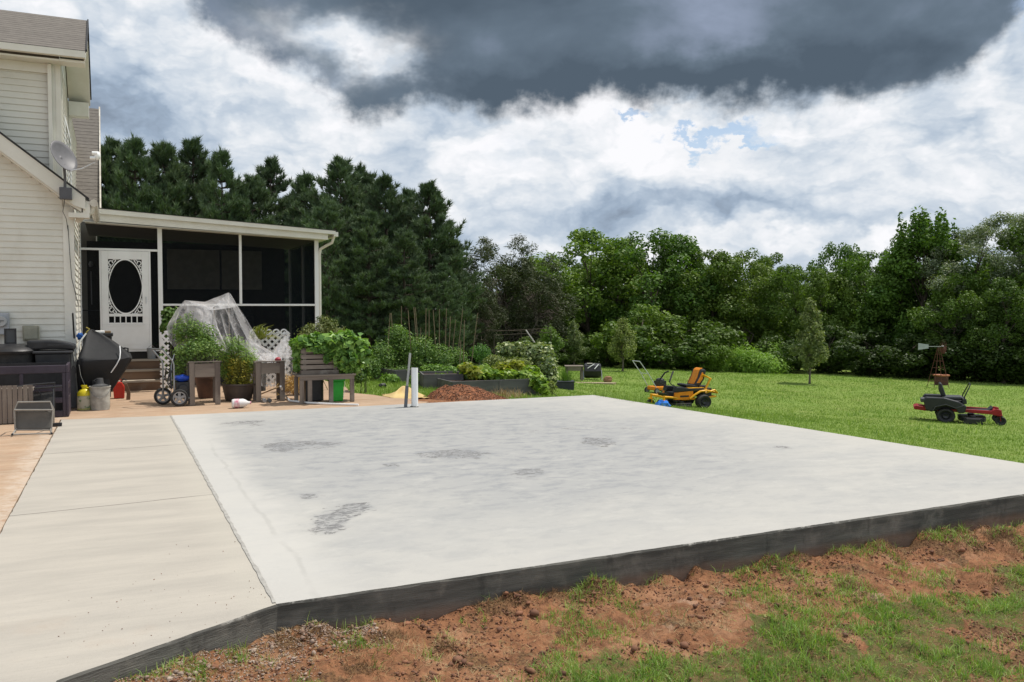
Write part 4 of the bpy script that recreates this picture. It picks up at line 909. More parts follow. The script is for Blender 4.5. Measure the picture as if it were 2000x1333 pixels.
k = (rs.rand(n) < (.06 + .35 * sstep(cl_, .48, .6) )) & (Y < fe - .02); X1, Y1 = X[k], Y[k]
blades('dry_roots', M['straw'], X1, Y1, rs.uniform(.02, .08, len(X1)), np.full(len(X1), .0028), rs, 1.2, True, label='dead grass roots scattered over the torn clay')
# fibrous roots hanging in the torn sods
Xs = []; Ys = []
for cx, cy, r, h in clodw:
    c = int(420 * (r / .12) ** 1.3); Xs.append(cx + rs.normal(size=c) * r * .6); Ys.append(cy + rs.normal(size=c) * r * .55)
X1 = np.concatenate(Xs); Y1 = np.concatenate(Ys); k = Y1 < front_edge(X1) - .015; X1, Y1 = X1[k], Y1[k]
M['root'] = leafmat('root_fibres', (.15, .085, .045), (.26, .16, .085), .05, .2, 3, .9)
blades('root_fibres', M['root'], X1, Y1, rs.uniform(.012, .045, len(X1)), np.full(len(X1), .0035), rs, 1.4, label='brown fibrous roots in the torn sods along the slab')
# weeds sprouting at the foot of the slab edge
Xs = []; Ys = []
for i in range(30):
    x = rs.uniform(-.2, 7.6); f = float(front_edge(np.array([x]))[0]); c = rs.randint(4, 16)
    Xs.append(x + rs.normal(size=c) * .025); Ys.append(f - .03 - np.abs(rs.normal(size=c)) * .03)
X1 = np.concatenate(Xs); Y1 = np.concatenate(Ys); blades('edge_weeds', M['fgrass'], X1, Y1, rs.uniform(.03, .11, len(X1)), np.full(len(X1), .003), rs, .9, label='thin weeds sprouting along the dark slab edge')
# gravel and crumbs
def pebbles(name, m, X, Y, r, rs, label, cat, sink=.3, zz=None):
    bm = bmesh.new(); bmesh.ops.create_icosphere(bm, subdivisions=1, radius=1); T = np.array([v.co[:] for v in bm.verts]); Fi = np.array([[v.index for v in f.verts] for f in bm.faces]); bm.free()
    n = len(X); Z = (height(X, Y) if zz is None else zz) + r * (1 - sink) * .6; a = rs.rand(n) * 6.283
    sc = np.stack([rs.uniform(.7, 1.4, n), rs.uniform(.6, 1.1, n), rs.uniform(.45, .9, n)], 1) * r[:, None]
    P = T[None] * (1 + .28 * rs.normal(size=(n, len(T), 1)).clip(-1.2, 1.2)) * sc[:, None, :]
    ca, sa = np.cos(a)[:, None], np.sin(a)[:, None]; P = np.stack([P[..., 0] * ca - P[..., 1] * sa, P[..., 0] * sa + P[..., 1] * ca, P[..., 2]], -1) + np.stack([X, Y, Z], 1)[:, None]
    Fc = (Fi[None] + (np.arange(n) * len(T))[:, None, None]).reshape(-1, 3)
    return tag(npmesh(name, P.reshape(-1, 3), Fc, m, rnd=np.repeat(rs.rand(n), len(Fi))), label, cat, kind='stuff')
def stonemat(name, a, b_):
    m = bpy.data.materials.new(name); m.use_nodes = True; nt = m.node_tree; b = nt.nodes['Principled BSDF']; b.inputs['Roughness'].default_value = .95
    at = nt.nodes.new('ShaderNodeAttribute'); at.attribute_name = 'rnd'; nt.links.new(mixc(nt, E(nt, at.outputs['Fac']), a, b_), b.inputs['Base Color']); return m
M['gravel'] = stonemat('gravel', (.42, .33, .26), (.22, .13, .09)); M['clod'] = stonemat('clay_clods', (.29, .13, .07), (.13, .065, .04))
n = 6500; X = -.35 + 1.75 * rs.rand(n) ** 1.3; fe = front_edge(X); Y = fe - .02 - np.abs(rs.normal(size=n)) * np.where(X < .95, .36, .12)
pebbles('gravel', M['gravel'], X, Y, rs.uniform(.002, .0075, n) * (1 + (rs.rand(n) < .04) * 1.5), rs, 'small pale stones along the walkway edge', 'gravel')
n = 20000; X = rs.uniform(-.5, 9, n); fe = front_edge(X); Y = fe - .01 - rs.rand(n) ** 1.1 * 1.9; k = (rs.rand(n) < dirtmask(X, Y) + .15) & (fbm(X * 4, Y * 4 + 7, 3) > .47); X, Y = X[k], Y[k]
pebbles('clay_crumbs', M['clod'], X, Y, rs.uniform(.003, .010, len(X)) * (1 + (rs.rand(len(X)) < .04) * 1.7), rs, 'red clay crumbs strewn over the torn ground', 'soil')
# crumbs of dirt lying on the walkway
n = 200; X = rs.uniform(-.3, .8, n); Y = rs.uniform(4.5, 6.6, n); k = (Y > front_edge(X) + .03) & (rs.rand(n) < np.exp(-(Y - front_edge(X)) * 1.3)); X, Y = X[k], Y[k]
pebbles('walkway_grit', M['clod'], X, Y, rs.uniform(.0012, .004, len(X)), rs, 'dark grit lying on the walkway corner', 'grit', zz=np.zeros(len(X)))
# ------------------------------------------------------------------ things on the patio
def GZ(u, v):
    z = -.5
    for _ in range(12): p = G(u, v, z); z = .5 * z + .5 * hz(float(p[0]), float(p[1]))
    return (float(p[0]), float(p[1]), hz(float(p[0]), float(p[1])))
def V3(a): return tuple(float(x) for x in a)
def pc(m, name, col, *a, **k):
    if name not in M: M[name] = mat(name, col, *a, **k)
    return M[name]
def colour(name, col, rough=.5, **k): return pc(M, name, col, rough, **k)
# electric meter
t = thing('electric_meter', 'grey electric meter box with round glass dial on the cream wall', 'meter', (-1.72, 16.70, 1.43)); o_ = (-1.72, 16.70, 1.43)
MB(o_).box((-1.93, 16.59, 1.24), (-1.545, 16.71, 1.60)).build('box', colour('meter_grey', (.42, .44, .47)), t, bevel=.012)
MB(o_).lathe([(0, 0), (.095, 0), (.095, -.05), (.08, -.07), (0, -.07)], (-1.66, 16.588, 1.46), 'y').build('dial', colour('dial_glass', (.45, .46, .46), .15), t, True)
MB(o_).box((-1.71, 16.510, 1.465), (-1.61, 16.516, 1.475)).box((-1.71, 16.510, 1.445), (-1.66, 16.516, 1.455)).build('dial_plate', M['black'], t)
MB(o_).tube([(-1.75, 16.66, 1.24), (-1.75, 16.66, .0)], .02, 8).build('conduit', M['silver'], t)
t = thing('junction_box', 'small olive grey utility box mounted on the cream wall', 'utility box', (-1.23, 16.70, 1.25)); o_ = (-1.23, 16.70, 1.25)
MB(o_).box((-1.355, 16.62, 1.13), (-1.105, 16.71, 1.385)).build('box', colour('olive_box', (.30, .29, .22)), t, bevel=.012)
MB(o_).box((-1.33, 16.60, 1.16), (-1.13, 16.619, 1.36)).build('cover', colour('olive_cover', (.33, .32, .25)), t, bevel=.006)
MB(o_).tube([(-1.27, 16.66, 1.13), (-1.27, 16.66, .7), (-1.27, 16.67, 0)], .008, 6).build('cable', M['black'], t)
# satellite dish
o_ = V3(PY(127, 390, 16.30)); t = thing('satellite_dish', 'grey satellite dish on a short mast at the corner of the gable eave', 'satellite dish', o_)
R_ = Matrix.Rotation(math.radians(-58), 4, 'Z') @ Matrix.Rotation(math.radians(-12), 4, 'X')
c_ = Vector(V3(PY(125, 305, 16.2)))
d_ = MB(o_); n = 28; prof = [(k / 6, .09 * (k / 6) ** 2) for k in range(7)]; vs = []; fs = []
ax = Vector(RT.tolist()) * .95 + Vector((-FW[0], -FW[1], 0)) * .25 + Vector((0, 0, .42)); ax.normalize()
upv = (Vector((0, 0, 1)) - ax * ax.z).normalized(); sdv = ax.cross(upv)
upv2 = upv; sdv = ax.cross(upv2)
for r_, h_ in prof:
    for k in range(n):
        a = 2 * math.pi * k / n; vs.append(c_ + sdv * math.cos(a) * r_ * .27 + upv2 * math.sin(a) * r_ * .28 + ax * (h_ - .09) * .8)
for i in range(6):
    for k in range(n): fs.append((i * n + k, i * n + (k + 1) % n, (i + 1) * n + (k + 1) % n, (i + 1) * n + k))
d_.add(vs, fs); dd_ = d_.build('reflector', colour('dish_grey', (.17, .165, .175), .5), t, True); sm = dd_.modifiers.new('t', 'SOLIDIFY'); sm.thickness = .008
q = c_ - ax * .06
MB(o_).tube([V3(PY(127, 388, 16.30)), V3(PY(127, 345, 16.3)), tuple(q - upv * .12)], .022, 8).build('mast', colour('mast_grey', (.10, .10, .11)), t, True)
b_ = PY(128, 380, 16.34); MB(o_).box((b_[0] - .09, 16.26, b_[2] - .09), (b_[0] + .10, 16.375, b_[2] + .11)).build('bracket', colour('mast_grey', (.10, .10, .11)), t, bevel=.01)
e_ = V3(PY(185, 318, 16.05)); MB(o_).tube([tuple(c_ - upv * .28 + ax * .02), V3(PY(160, 330, 16.1)), e_], .011, 8).build('arm', M['silver'], t, True)
MB(o_).blob(V3(PY(190, 305, 16.0)), (.05, .05, .075), 3, 2, .1).lathe([(0, -.05), (.03, -.05), (.035, .03), (0, .04)], V3(PY(186, 300, 15.98)), 'x', 12).lathe([(0, -.05), (.025, -.05), (.03, .03), (0, .04)], V3(PY(182, 309, 15.98)), 'x', 12).build('receiver', M['white'], t, True)

# totes and lids against the wall
yb = 16.15
def U(u, y): return float(PY(u, 700, y)[0])
def Zv(v, y, u=100): return float(PY(u, v, y)[2])
o_ = (U(104, yb), yb, 0); t = thing('storage_tote', 'tall black plastic tote standing against the cream wall under the curved lid', 'storage tote', o_)
g = MB(o_); x0, x1 = U(70, yb), U(140, yb); z1 = Zv(690, yb); g.prism([(x0 + .06, 0.0), (x1 - .06, 0.0), (x1, z1), (x0, z1)], yb - .25, yb + .22); g.build('body', M['black'], t, bevel=.02)
MB(o_).box((x0 - .03, yb - .28, z1 + .001), (x1 + .03, yb + .25, z1 + .045)).build('lid', colour('tote_lid', (.045, .045, .048)), t, bevel=.015)
o_ = (U(101, yb), yb, z1 + .046); t = thing('curved_lid', 'glossy black curved tub lying upside down on the tall tote', 'tub', o_)
g = MB(o_); L0, L1 = U(55, yb), U(148, yb); n = 14
prof = [(L0 + (L1 - L0) * i / n, z1 + .052 + .02 * math.sin(i / n * 3.14)) for i in range(n + 1)] + [(L1 - (L1 - L0) * i / n, z1 + .13 + .09 * math.sin(min(1, (i + .6) / n * 1.6) * 1.6) + .0 * i) for i in range(n + 1)]
g.prism(prof, yb - .22, yb + .2); g.build('shell', M['black'], t, bevel=.03)
MB(o_).box((L0 + .3, yb - .24, z1 + .13), (L1 - .1, yb - .221, z1 + .15)).build('rim', colour('tote_lid', (.045, .045, .048)), t)
o_ = (U(22, yb), yb, 0); t = thing('kettle_bin', 'low round black bin with a domed lid at the left edge by the wall', 'bin', o_)
MB(o_).lathe([(0, 0), (.30, 0), (.36, .95), (0, .95)], o_, n=24).build('body', M['blackmatte'], t, True)
MB(o_).lathe([(.0, .951), (.40, .951), (.41, .99), (.36, 1.04), (.2, 1.09), (0, 1.105)], o_, n=24).build('lid', M['black'], t, True)
o_ = (U(20, yb), yb, 1.105); t = thing('wall_grille', 'small square black framed grille propped on the domed bin lid', 'frame', o_)
xa, xb, za, zb = U(9, yb), U(33, yb), 1.10, 1.10 + .25
MB(o_).box((xa, yb, za), (xa + .025, yb + .03, zb)).box((xb - .025, yb, za), (xb, yb + .03, zb)).box((xa + .026, yb, za), (xb - .026, yb + .03, za + .025)).box((xa + .026, yb, zb - .025), (xb - .026, yb + .03, zb)).build('rim', M['black'], t)
MB(o_).box((xa + .026, yb + .012, za + .026), (xb - .026, yb + .018, zb - .026)).build('panel', colour('grille_grey', (.07, .075, .08)), t)
# plum frame
M['plum'] = colour('plum_plastic', (.055, .042, .058), .5); yf = 14.95; yk = 15.75
o_ = (U(60, yf), yf, 0); t = thing('plastic_dog_pen', 'dark plum plastic pen with large square openings beside the tall black tote', 'pet pen', o_)
zT = Zv(714, yf); xR = U(127, yf); xL = xR - 1.6
f_ = MB(o_)
f_.box((xL, yf, zT - .12), (xR, yf + .04, zT)); f_.box((xR - .045, yf + .001, .0), (xR - .001, yf + .039, zT - .121)); f_.box((xL, yf, .40), (xR - .046, yf + .04, .50)); f_.box((xL, yf, .0), (xR - .046, yf + .04, .10)); f_.box((xL, yf, .22), (xR - .046, yf + .04, .30))
for k in range(5): xx = xR - .3 - k * .28; f_.box((xx, yf + .002, .101), (xx + .10, yf + .038, .219))
for xx in (xR - .62, xR - 1.2): f_.box((xx, yf + .002, .301), (xx + .05, yf + .038, .399)); f_.box((xx, yf + .002, .501), (xx + .05, yf + .038, zT - .121))
f_.build('front_panel', M['plum'], t, bevel=.008)
f_ = MB(o_); f_.box((xR, yf, zT - .12), (xR + .04, yk, zT)); f_.box((xR + .001, yf, .0), (xR + .039, yf + .05, zT - .121)); f_.box((xR + .001, yk - .05, .0), (xR + .039, yk, zT - .121)); f_.box((xR, yf + .051, .0), (xR + .04, yk - .051, .3)); f_.box((xR, yf + .051, .42), (xR + .04, yk - .051, .52)); f_.box((xR + .002, (yf + yk) / 2, .301), (xR + .038, (yf + yk) / 2 + .04, .419)); f_.box((xR + .002, (yf + yk) / 2, .521), (xR + .038, (yf + yk) / 2 + .04, zT - .121))
f_.build('side_panel', M['plum'], t, bevel=.008)
MB(o_).box((xL, yk, .0), (xR, yk + .04, zT)).build('back_panel', M['black'], t)
# slatted wooden crate
ys = 14.35; o_ = (U(30, ys), ys, 0); t = thing('slatted_crate', 'grey weathered wooden crate standing on end with upright slats in front of the plum pen', 'crate', o_); zt_ = Zv(753, ys, 40)
for k in range(7):
    xx = U(0 - 8 + k * 10.3, ys); MB(o_).box((xx, ys + (.002 if k % 2 else 0), .01), (xx + .058, ys + .018, zt_ - (.02 if k in (4,) else 0))).build('slat', M['oldwood'], t)
MB(o_).box((U(-8, ys), ys + .0181, .03), (U(63, ys), ys + .30, .06)).build('end_board', M['oldwoodh'], t); MB(o_).box((U(-8, ys), ys + .0181, zt_ - .09), (U(63, ys), ys + .30, zt_ - .05)).build('end_board', M['oldwoodh'], t)
# folding stool lying on its side
o_ = V3(G(65, 848)); t = thing('camp_stool', 'grey fabric camp stool lying on its side on the orange patio', 'stool', o_); yy = o_[1]
def q_(u, v, dy=0): p = PY(u, v, yy + dy); return (float(p[0]), float(p[1]), max(.012, float(p[2])))
g = MB(o_); top = [q_(27, 801), q_(35, 786), q_(98, 785), q_(103, 802)]
g.tube([q_(30, 845), q_(28, 802)] + top[1:3] + [q_(103, 802), q_(100, 845)], .011, 8); g.tube([q_(28, 801, -.02), q_(103, 801, -.02)], .011, 8); g.tube([q_(31, 840, .02), q_(100, 840, .02)], .011, 8); g.tube([q_(32, 838), q_(24, 849, -.14)], .011, 8); g.tube([q_(99, 838), q_(100, 849, -.14)], .011, 8); g.tube([q_(24, 849, -.14), q_(100, 849, -.14)], .010, 8)
g.tube([q_(35, 786), q_(35, 800, .35), q_(30, 830, .45)], .011, 8); g.tube([q_(98, 786), q_(105, 800, .3), q_(105, 826, .4)], .011, 8)
g.build('frame', colour('stool_tube', (.30, .28, .25), .45), t, True)
g = MB(o_); n = 10; vs = []
for j in range(n + 1):
    for i in range(n + 1):
        u = 31 + 69 * i / n; v = 803 + 36 * j / n; p = q_(u, v, .02 + .02 * math.sin(j / n * 3.14)); vs.append(p)
g.add(vs, [(j * (n + 1) + i, j * (n + 1) + i + 1, (j + 1) * (n + 1) + i + 1, (j + 1) * (n + 1) + i) for j in range(n) for i in range(n)])
f_ = g.build('seat_fabric', colour('grey_canvas', (.13, .125, .115), .9, bump=.3, bs=200), t, True); f_.modifiers.new('t', 'SOLIDIFY').thickness = .006
g = MB(o_); g.quad(q_(35, 788, .0), q_(98, 787, .0), q_(101, 801, .0), q_(30, 801, .0)); f_ = g.build('side_fabric', colour('grey_canvas_dark', (.10, .095, .09), .9), t); f_.modifiers.new('t', 'SOLIDIFY').thickness = .005
for a, b in ((24, 850), (101, 850)): MB(o_).blob(q_(a, b - 1, -.14), .018, 2, 1, 0).build('foot', M['black'], t)
p = G(112, 833); g = MB(V3(p)); g.box((p[0] - .07, p[1] - .03, .001), (p[0] + .06, p[1] + .03, .05)); o = g.build('black_block', M['black'], None, bevel=.008); tag(o, 'short black plastic block lying beside the camp stool', 'block')
# folding lounge chair frame behind the stool
o_ = (U(80, 14.7), 14.7, 0); t = thing('folding_chair', 'folded black tube lawn chair leaning on the front of the plum pen', 'chair', o_)
def q2(u, v, y=14.7): p = PY(u, v, y); return V3(p)
MB(o_).tube([q2(24, 757, 14.6), q2(60, 752), q2(108, 748)], .014, 8).build('armrest', M['black'], t, True)
MB(o_).tube([q2(24, 762, 14.6), q2(70, 759, 14.5), q2(121, 755, 14.55)], .014, 8).build('armrest', M['black'], t, True)
MB(o_).tube([q2(106, 749), q2(106, 805)], .011, 8).build('leg', M['black'], t, True); MB(o_).tube([q2(104, 755, 14.55), q2(105, 818, 14.3)], .011, 8).build('leg', M['black'], t, True)
g = MB(o_); g.tube([q2(64, 800), q2(64, 770), q2(72, 762), q2(80, 770), q2(80, 800)], .01, 6); g.build('back_loop', M['black'], t, True)
g = MB(o_); g.quad(q2(40, 775, 14.72), q2(104, 765, 14.72), q2(104, 800, 14.6), q2(50, 802, 14.6)); g.build('sling', M['blackmatte'], t)
# boards leaning at the house corner
o_ = V3(G(146, 800)); t = thing('grey_sled', 'grey plastic sled leaning upright at the house corner beside the grill', 'sled', o_)
g = MB(o_); x, y = o_[0], o_[1] + .25; g.prism([(x - .09, .0), (x + .05, .0), (x + .08, .1), (x + .05, .62), (x - .02, .72), (x - .07, .62), (x - .11, .1)], y, y + .03); g.build('board', colour('sled_grey', (.20, .20, .21)), t, bevel=.01)
MB(o_).tube([(x + .06, y - .06, .0), (x + .03, y + .0, .5), (x - .02, y + .1, .95)], .02, 8).build('rim', colour('pale_grey', (.50, .50, .46)), t, True)
a, b = PY(142, 612, 16.4), G(152, 782); g = MB(V3(b)); g.tube([V3(b), V3(a)], .014, 8); o = g.build('dark_pole', M['rail'], None, True); tag(o, 'thin dark pole leaning against the house corner', 'pole')
# blue rag
p = PY(156, 657, 16.5); g = MB(V3(p)); g.blob(V3(p), (.05, .04, .06), 5, 2, .5, 3); o = g.build('blue_rag', colour('blue_cloth', (.02, .10, .35), .8)); tag(o, 'small blue rag hanging at the house corner behind the grill', 'rag')

# grill under its cover
gp = G(196, 797); o_ = V3(gp); t = thing('covered_grill', 'barbecue grill under a black cover that rises to a peak, by the house corner', 'grill', o_)
def cover():
    Y0 = o_[1]; n = 48; secs = []   # (v, uL, uR, depth, ypos)
    prof = [(796, 153, 212, .34, .20), (775, 153, 214, .36, .19), (750, 151, 230, .46, .16), (725, 150, 246, .54, .12), (706, 150, 256, .60, .08), (701, 151, 258, .60, .08), (696, 153, 256, .57, .10), (686, 157, 244, .48, .19), (670, 163, 222, .34, .29), (656, 168, 200, .19, .37), (648, 172, 184, .08, .42), (646, 174, 181, .04, .43)]
    vs = []
    for j, (v, uL, uR, dp, yo) in enumerate(prof):
        a = PY(uL, v, Y0 + yo); b = PY(uR, v, Y0 + yo); cx = (a[0] + b[0]) / 2; w = (b[0] - a[0]) / 2; z = max(.02, a[2])
        for k in range(n):
            th = 2 * math.pi * k / n; c, s = math.cos(th), math.sin(th); e = .26
            px = math.copysign(abs(c) ** e, c) * w; py = math.copysign(abs(s) ** e, s) * dp * .75
            wr = (.025 * math.sin(th * 7 + j * .4) + .014 * math.sin(th * 13 + 1)) * (1 if j < 5 else .25)
            vs.append((cx + px * (1 + wr), Y0 + yo + py * (1 + wr) + .2, z + (.015 * math.sin(th * 5) if j > 3 else 0)))
    m_ = len(prof); fs = [(j * n + k, j * n + (k + 1) % n, (j + 1) * n + (k + 1) % n, (j + 1) * n + k) for j in range(m_ - 1) for k in range(n)]; fs.append(tuple((m_ - 1) * n + k for k in range(n)))
    g = MB(o_); g.add(vs, fs); ob = g.build('cover', colour('black_cover', (.020, .020, .021), .75, bump=.25, bs=25), t, True)
cover()
yy = o_[1]
MB(o_).box((o_[0] - .12, yy - .02, .0), (o_[0] + .15, yy + .30, .62)).build('cart', M['blackmatte'], t, bevel=.01)
def q3(u, v, y): return V3(PY(u, v, y))
MB(o_).tube([q3(236, 683, yy + .4), q3(244, 680, yy + .35), q3(250, 681, yy + .3), q3(250, 690, yy + .3)], .014, 8).build('handle', M['black'], t, True)
MB(o_).tube([q3(234, 676, yy - .02), q3(235, 688, yy - .12), q3(234, 700, yy - .19), q3(228, 712, yy - .19), q3(217, 728, yy - .1)], .009, 6).build('strap', M['white'], t, True)
MB(o_).tube([q3(150, 690, yy + .0), q3(156, 668, yy + .1), q3(168, 652, yy + .2)], .014, 6).tube([q3(152, 700, yy - .1), q3(158, 735, yy - .1), q3(168, 758, yy - .05)], .005, 6).build('cord', colour('pale_grey', (.5, .5, .46)), t, True)
MB(o_).tube([q3(166, 655, yy + .3), q3(170, 648, yy + .28), q3(175, 643, yy + .3), q3(168, 640, yy + .3)], .01, 6).build('tie', colour('yellow_rope', (.45, .36, .08), .8), t, True)
# yellow jug
o_ = V3(G(165, 801)); t = thing('yellow_jug', 'plastic jug with bright yellow top and pale label in front of the grill', 'jug', o_)
MB(o_).lathe([(0, 0), (.10, .0), (.108, .015), (.108, .24), (0, .24)], o_, n=24, sc=(1, .62)).build('body', colour('jug_body', (.55, .54, .20), .4), t, True)
MB(o_).lathe([(.1085, .03), (.1095, .035), (.1095, .225), (.1085, .23)], o_, n=24, sc=(1, .63)).build('label', colour('jug_label', (.50, .47, .36), .6, col2=(.14, .22, .10), ns=12, lo=.5, hi=.62), t, True)
MB(o_).lathe([(0, .241), (.108, .241), (.105, .29), (.06, .34), (.035, .35), (.035, .38), (.045, .38), (.045, .41), (0, .41)], o_, n=24, sc=(1, .7)).build('top', colour('bright_yellow', (.75, .62, .02), .35), t, True)
MB(o_).tube([(o_[0] + .02, o_[1], .37), (o_[0] + .08, o_[1], .36), (o_[0] + .10, o_[1], .29)], .014, 8).build('handle', colour('bright_yellow', (.75, .62, .02)), t, True)
# white bucket
o_ = V3(G(196, 800)); t = thing('paint_bucket', 'dirty white paint bucket standing beside the yellow jug', 'bucket', o_)
MB(o_).lathe([(0, 0), (.142, 0), (.158, .37), (.166, .37), (.166, .39), (.15, .39), (.14, .05), (0, .05)], o_, n=28).build('body', colour('dirty_white', (.47, .46, .41), .55, col2=(.28, .27, .24), ns=9, amt=.8), t, True)
MB(o_).tube([(o_[0] - .165, o_[1] - .02, .35), (o_[0] - .1, o_[1] - .15, .25), (o_[0], o_[1] - .18, .20), (o_[0] + .1, o_[1] - .15, .25), (o_[0] + .165, o_[1] - .02, .35)], .004, 6).build('handle', M['steel'], t, True)
o2 = (o_[0] + .0, o_[1], .0); t = thing('tin_pot', 'old dark tin pot sitting in the white paint bucket', 'pot', (o_[0], o_[1], .34))
MB((o_[0], o_[1], .34)).lathe([(0, .3), (.12, .34), (.13, .40), (.06, .43), (.05, .52), (0, .52)], o2, n=20).build('body', colour('dark_tin', (.09, .09, .09), .5), t, True)
MB((o_[0], o_[1], .34)).tube([(o_[0] - .05, o_[1], .45), (o_[0] - .09, o_[1], .48), (o_[0] - .05, o_[1], .51)], .007, 6).build('handle', colour('dark_tin', (.09, .09, .09)), t, True)
# black crate-like foot next to bucket
# red gas can
o_ = V3(G(234, 778)); t = thing('gas_can', 'red fuel can standing on the patio right of the covered grill', 'fuel can', o_)
MB(o_).prism([(o_[0] - .10, 0), (o_[0] + .08, 0), (o_[0] + .085, .22), (o_[0] + .03, .31), (o_[0] - .04, .30), (o_[0] - .11, .2)], o_[1] - .09, o_[1] + .09).build('body', colour('can_red', (.50, .03, .015), .4), t, bevel=.02)
MB(o_).tube([(o_[0] + .02, o_[1], .30), (o_[0] + .07, o_[1], .36), (o_[0] + .12, o_[1], .33)], .014, 8).build('spout', M['black'], t, True)
MB(o_).tube([(o_[0] - .08, o_[1], .26), (o_[0] - .02, o_[1], .36), (o_[0] + .04, o_[1], .32)], .012, 8).build('handle', colour('can_red', (.5, .03, .015)), t, True)
o_ = V3(G(250, 781)); g = MB(o_); g.prism([(o_[0] - .03, 0), (o_[0] + .04, 0), (o_[0] + .045, .12), (o_[0] - .01, .30), (o_[0] - .06, .29), (o_[0] - .02, .12)], o_[1], o_[1] + .06); o = g.build('wood_offcut', M['stepwood'], None, bevel=.005); tag(o, 'brown wood offcut leaning beside the red fuel can', 'wood')
# trash bin behind the grill
o_ = (U(196, 18.0), 18.0, 0); t = thing('trash_bin', 'black trash bin behind the grill with papers on its lid', 'trash bin', o_); x, y = o_[:2]; zt_ = Zv(651, 18.0, 196)
MB(o_).prism([(x - .17, 0), (x + .17, 0), (x + .205, zt_ - .06), (x - .205, zt_ - .06)], y - .2, y + .2).build('body', M['blackmatte'], t, bevel=.02)
MB(o_).box((x - .225, y - .22, zt_ - .059), (x + .225, y + .22, zt_)).build('lid', M['black'], t, bevel=.012)
o = MB((x - .05, y, zt_)).box((x - .19, y - .17, zt_ + .001), (x + .08, y + .12, zt_ + .045)).build('paper_bundle', M['white'], None, bevel=.01); tag(o, 'white paper bundle lying on the black trash bin', 'papers')
o = MB((x + .1, y, zt_)).box((x + .085, y - .15, zt_ + .001), (x + .19, y + .05, zt_ + .04)).build('cardboard_scrap', colour('cardboard', (.32, .22, .13), .9), None, bevel=.006); tag(o, 'brown cardboard scrap beside the white papers on the bin', 'cardboard')
# grey bucket on top of the steps
x, y = U(296, 19.72), 19.72; o_ = (x, y, .6); t = thing('grey_pail', 'small grey plastic pail on the top wooden step', 'pail', o_)
MB(o_).lathe([(0, .6), (.075, .6), (.09, .83), (.082, .83), (.07, .62), (0, .62)], (x, y, 0), n=20).build('body', colour('pail_grey', (.25, .26, .27)), t, True)
MB(o_).tube([(x - .088, y, .82), (x, y - .03, .90), (x + .088, y, .82)], .004, 6).build('handle', M['steel'], t, True)

# lattice pieces
def lattice(name, label, xa, xb, z0, z1, y, cell, w=.022):
    o_ = ((xa + xb) / 2, y, 0); g = MB(o_); W_ = xb - xa; H_ = z1 - z0
    def clip(p, q):
        return p, q
    k = -H_
    i = 0
    while k < W_:
        for sgn in (1, -1):
            # diagonal z - z0 = sgn*(x - xs)
            pts = []
            if sgn == 1: x_0 = max(0, k); x_1 = min(W_, k + H_); pa = (xa + x_0, z0 + x_0 - k); pb = (xa + x_1, z0 + x_1 - k)
            else: x_0 = max(0, k); x_1 = min(W_, k + H_); pa = (xa + x_0, z1 - (x_0 - k)); pb = (xa + x_1, z1 - (x_1 - k))
            if x_1 - x_0 > .01: g.bar((pa[0], y + (.006 if sgn == 1 else -.006), pa[1]), (pb[0], y + (.006 if sgn == 1 else -.006), pb[1]), .01, w * 1.6, up=(-1, 0, 1) if sgn == 1 else (1, 0, 1))
        k += cell; i += 1
    ob = g.build(name, M['white']); return tag(ob, label, 'lattice')
lattice('lattice_panel', 'narrow upright white lattice strip right of the wooden steps', U(313, 18.4), U(330, 18.4), 0, 1.22, 18.4, .145, .026)
lo = lattice('lattice_panel', 'white lattice panel behind the plastic sheet with rounded top edge', U(488, 18.3), U(566, 18.3), .05, 1.18, 18.3, .145, .03)
g = MB((0, 0, 0)); g.off = Vector(lo.location)
for k in range(5):
    xx = U(488, 18.3) + .07 + k * .155; g.lathe([(.045, -.006), (.075, -.006), (.075, .006), (.045, .006)], (xx, 18.285, 1.17), 'y', 16)
g.build('scalloped_edge', M['white'], lo)

# pressure washer cart
o_ = V3(G(348, 794)); t = thing('pressure_washer', 'wheeled pressure washer with blue engine cover beside the first planter', 'pressure washer', o_); x, y = o_[:2]
def wheel(off, c, r, w, tyre, rim, parent, spokes=0, hub=.25, nm='wheel'):
    wv = MB(off).lathe([(r * .72, -w / 2), (r * .9, -w / 2), (r, -w / 4), (r, w / 4), (r * .9, w / 2), (r * .72, w / 2)], c, 'y', 28); o = wv.build(nm, tyre, parent, True)
    rb = MB(off)
    if spokes:
        rb.lathe([(r * .60, -w * .4), (r * .75, -w * .4), (r * .75, w * .4), (r * .60, w * .4), (r * .60, -w * .4)], c, 'y', 28).lathe([(0, -w * .5), (r * hub, -w * .5), (r * hub, w * .5), (0, w * .5)], c, 'y', 14)
        for k in range(spokes): a = 2 * math.pi * k / spokes + .3; rb.bar((c[0], c[1], c[2]), (c[0] + math.cos(a) * r * .62, c[1], c[2] + math.sin(a) * r * .62), w * .7, r * .17, up=(0, 1, 0))
    else: rb.lathe([(0, -w * .30), (r * hub, -w * .42), (r * .45, -w * .25), (r * .72, -w * .45), (r * .72, w * .45), (r * .45, w * .25), (r * hub, w * .42), (0, w * .30)], c, 'y', 24)
    rb.build('rim', rim, o, True); return o
M['rim_grey'] = colour('rim_grey', (.33, .33, .33), .45)
wheel(o_, (x + .02, y - .02, .148), .148, .06, M['blackmatte'], M['rim_grey'], t, 5, .2); wheel(o_, (x - .22, y + .38, .148), .148, .06, M['blackmatte'], M['rim_grey'], t, 5, .2)
g = MB(o_)
for dx, dy_ in ((-.06, .02), (-.22, .3)): g.tube([(x + dx, y + dy_, .1), (x + dx, y + dy_, .72), (x + dx - .02, y + dy_, .78), (x + dx - .17, y + dy_, .98)], .014, 8)
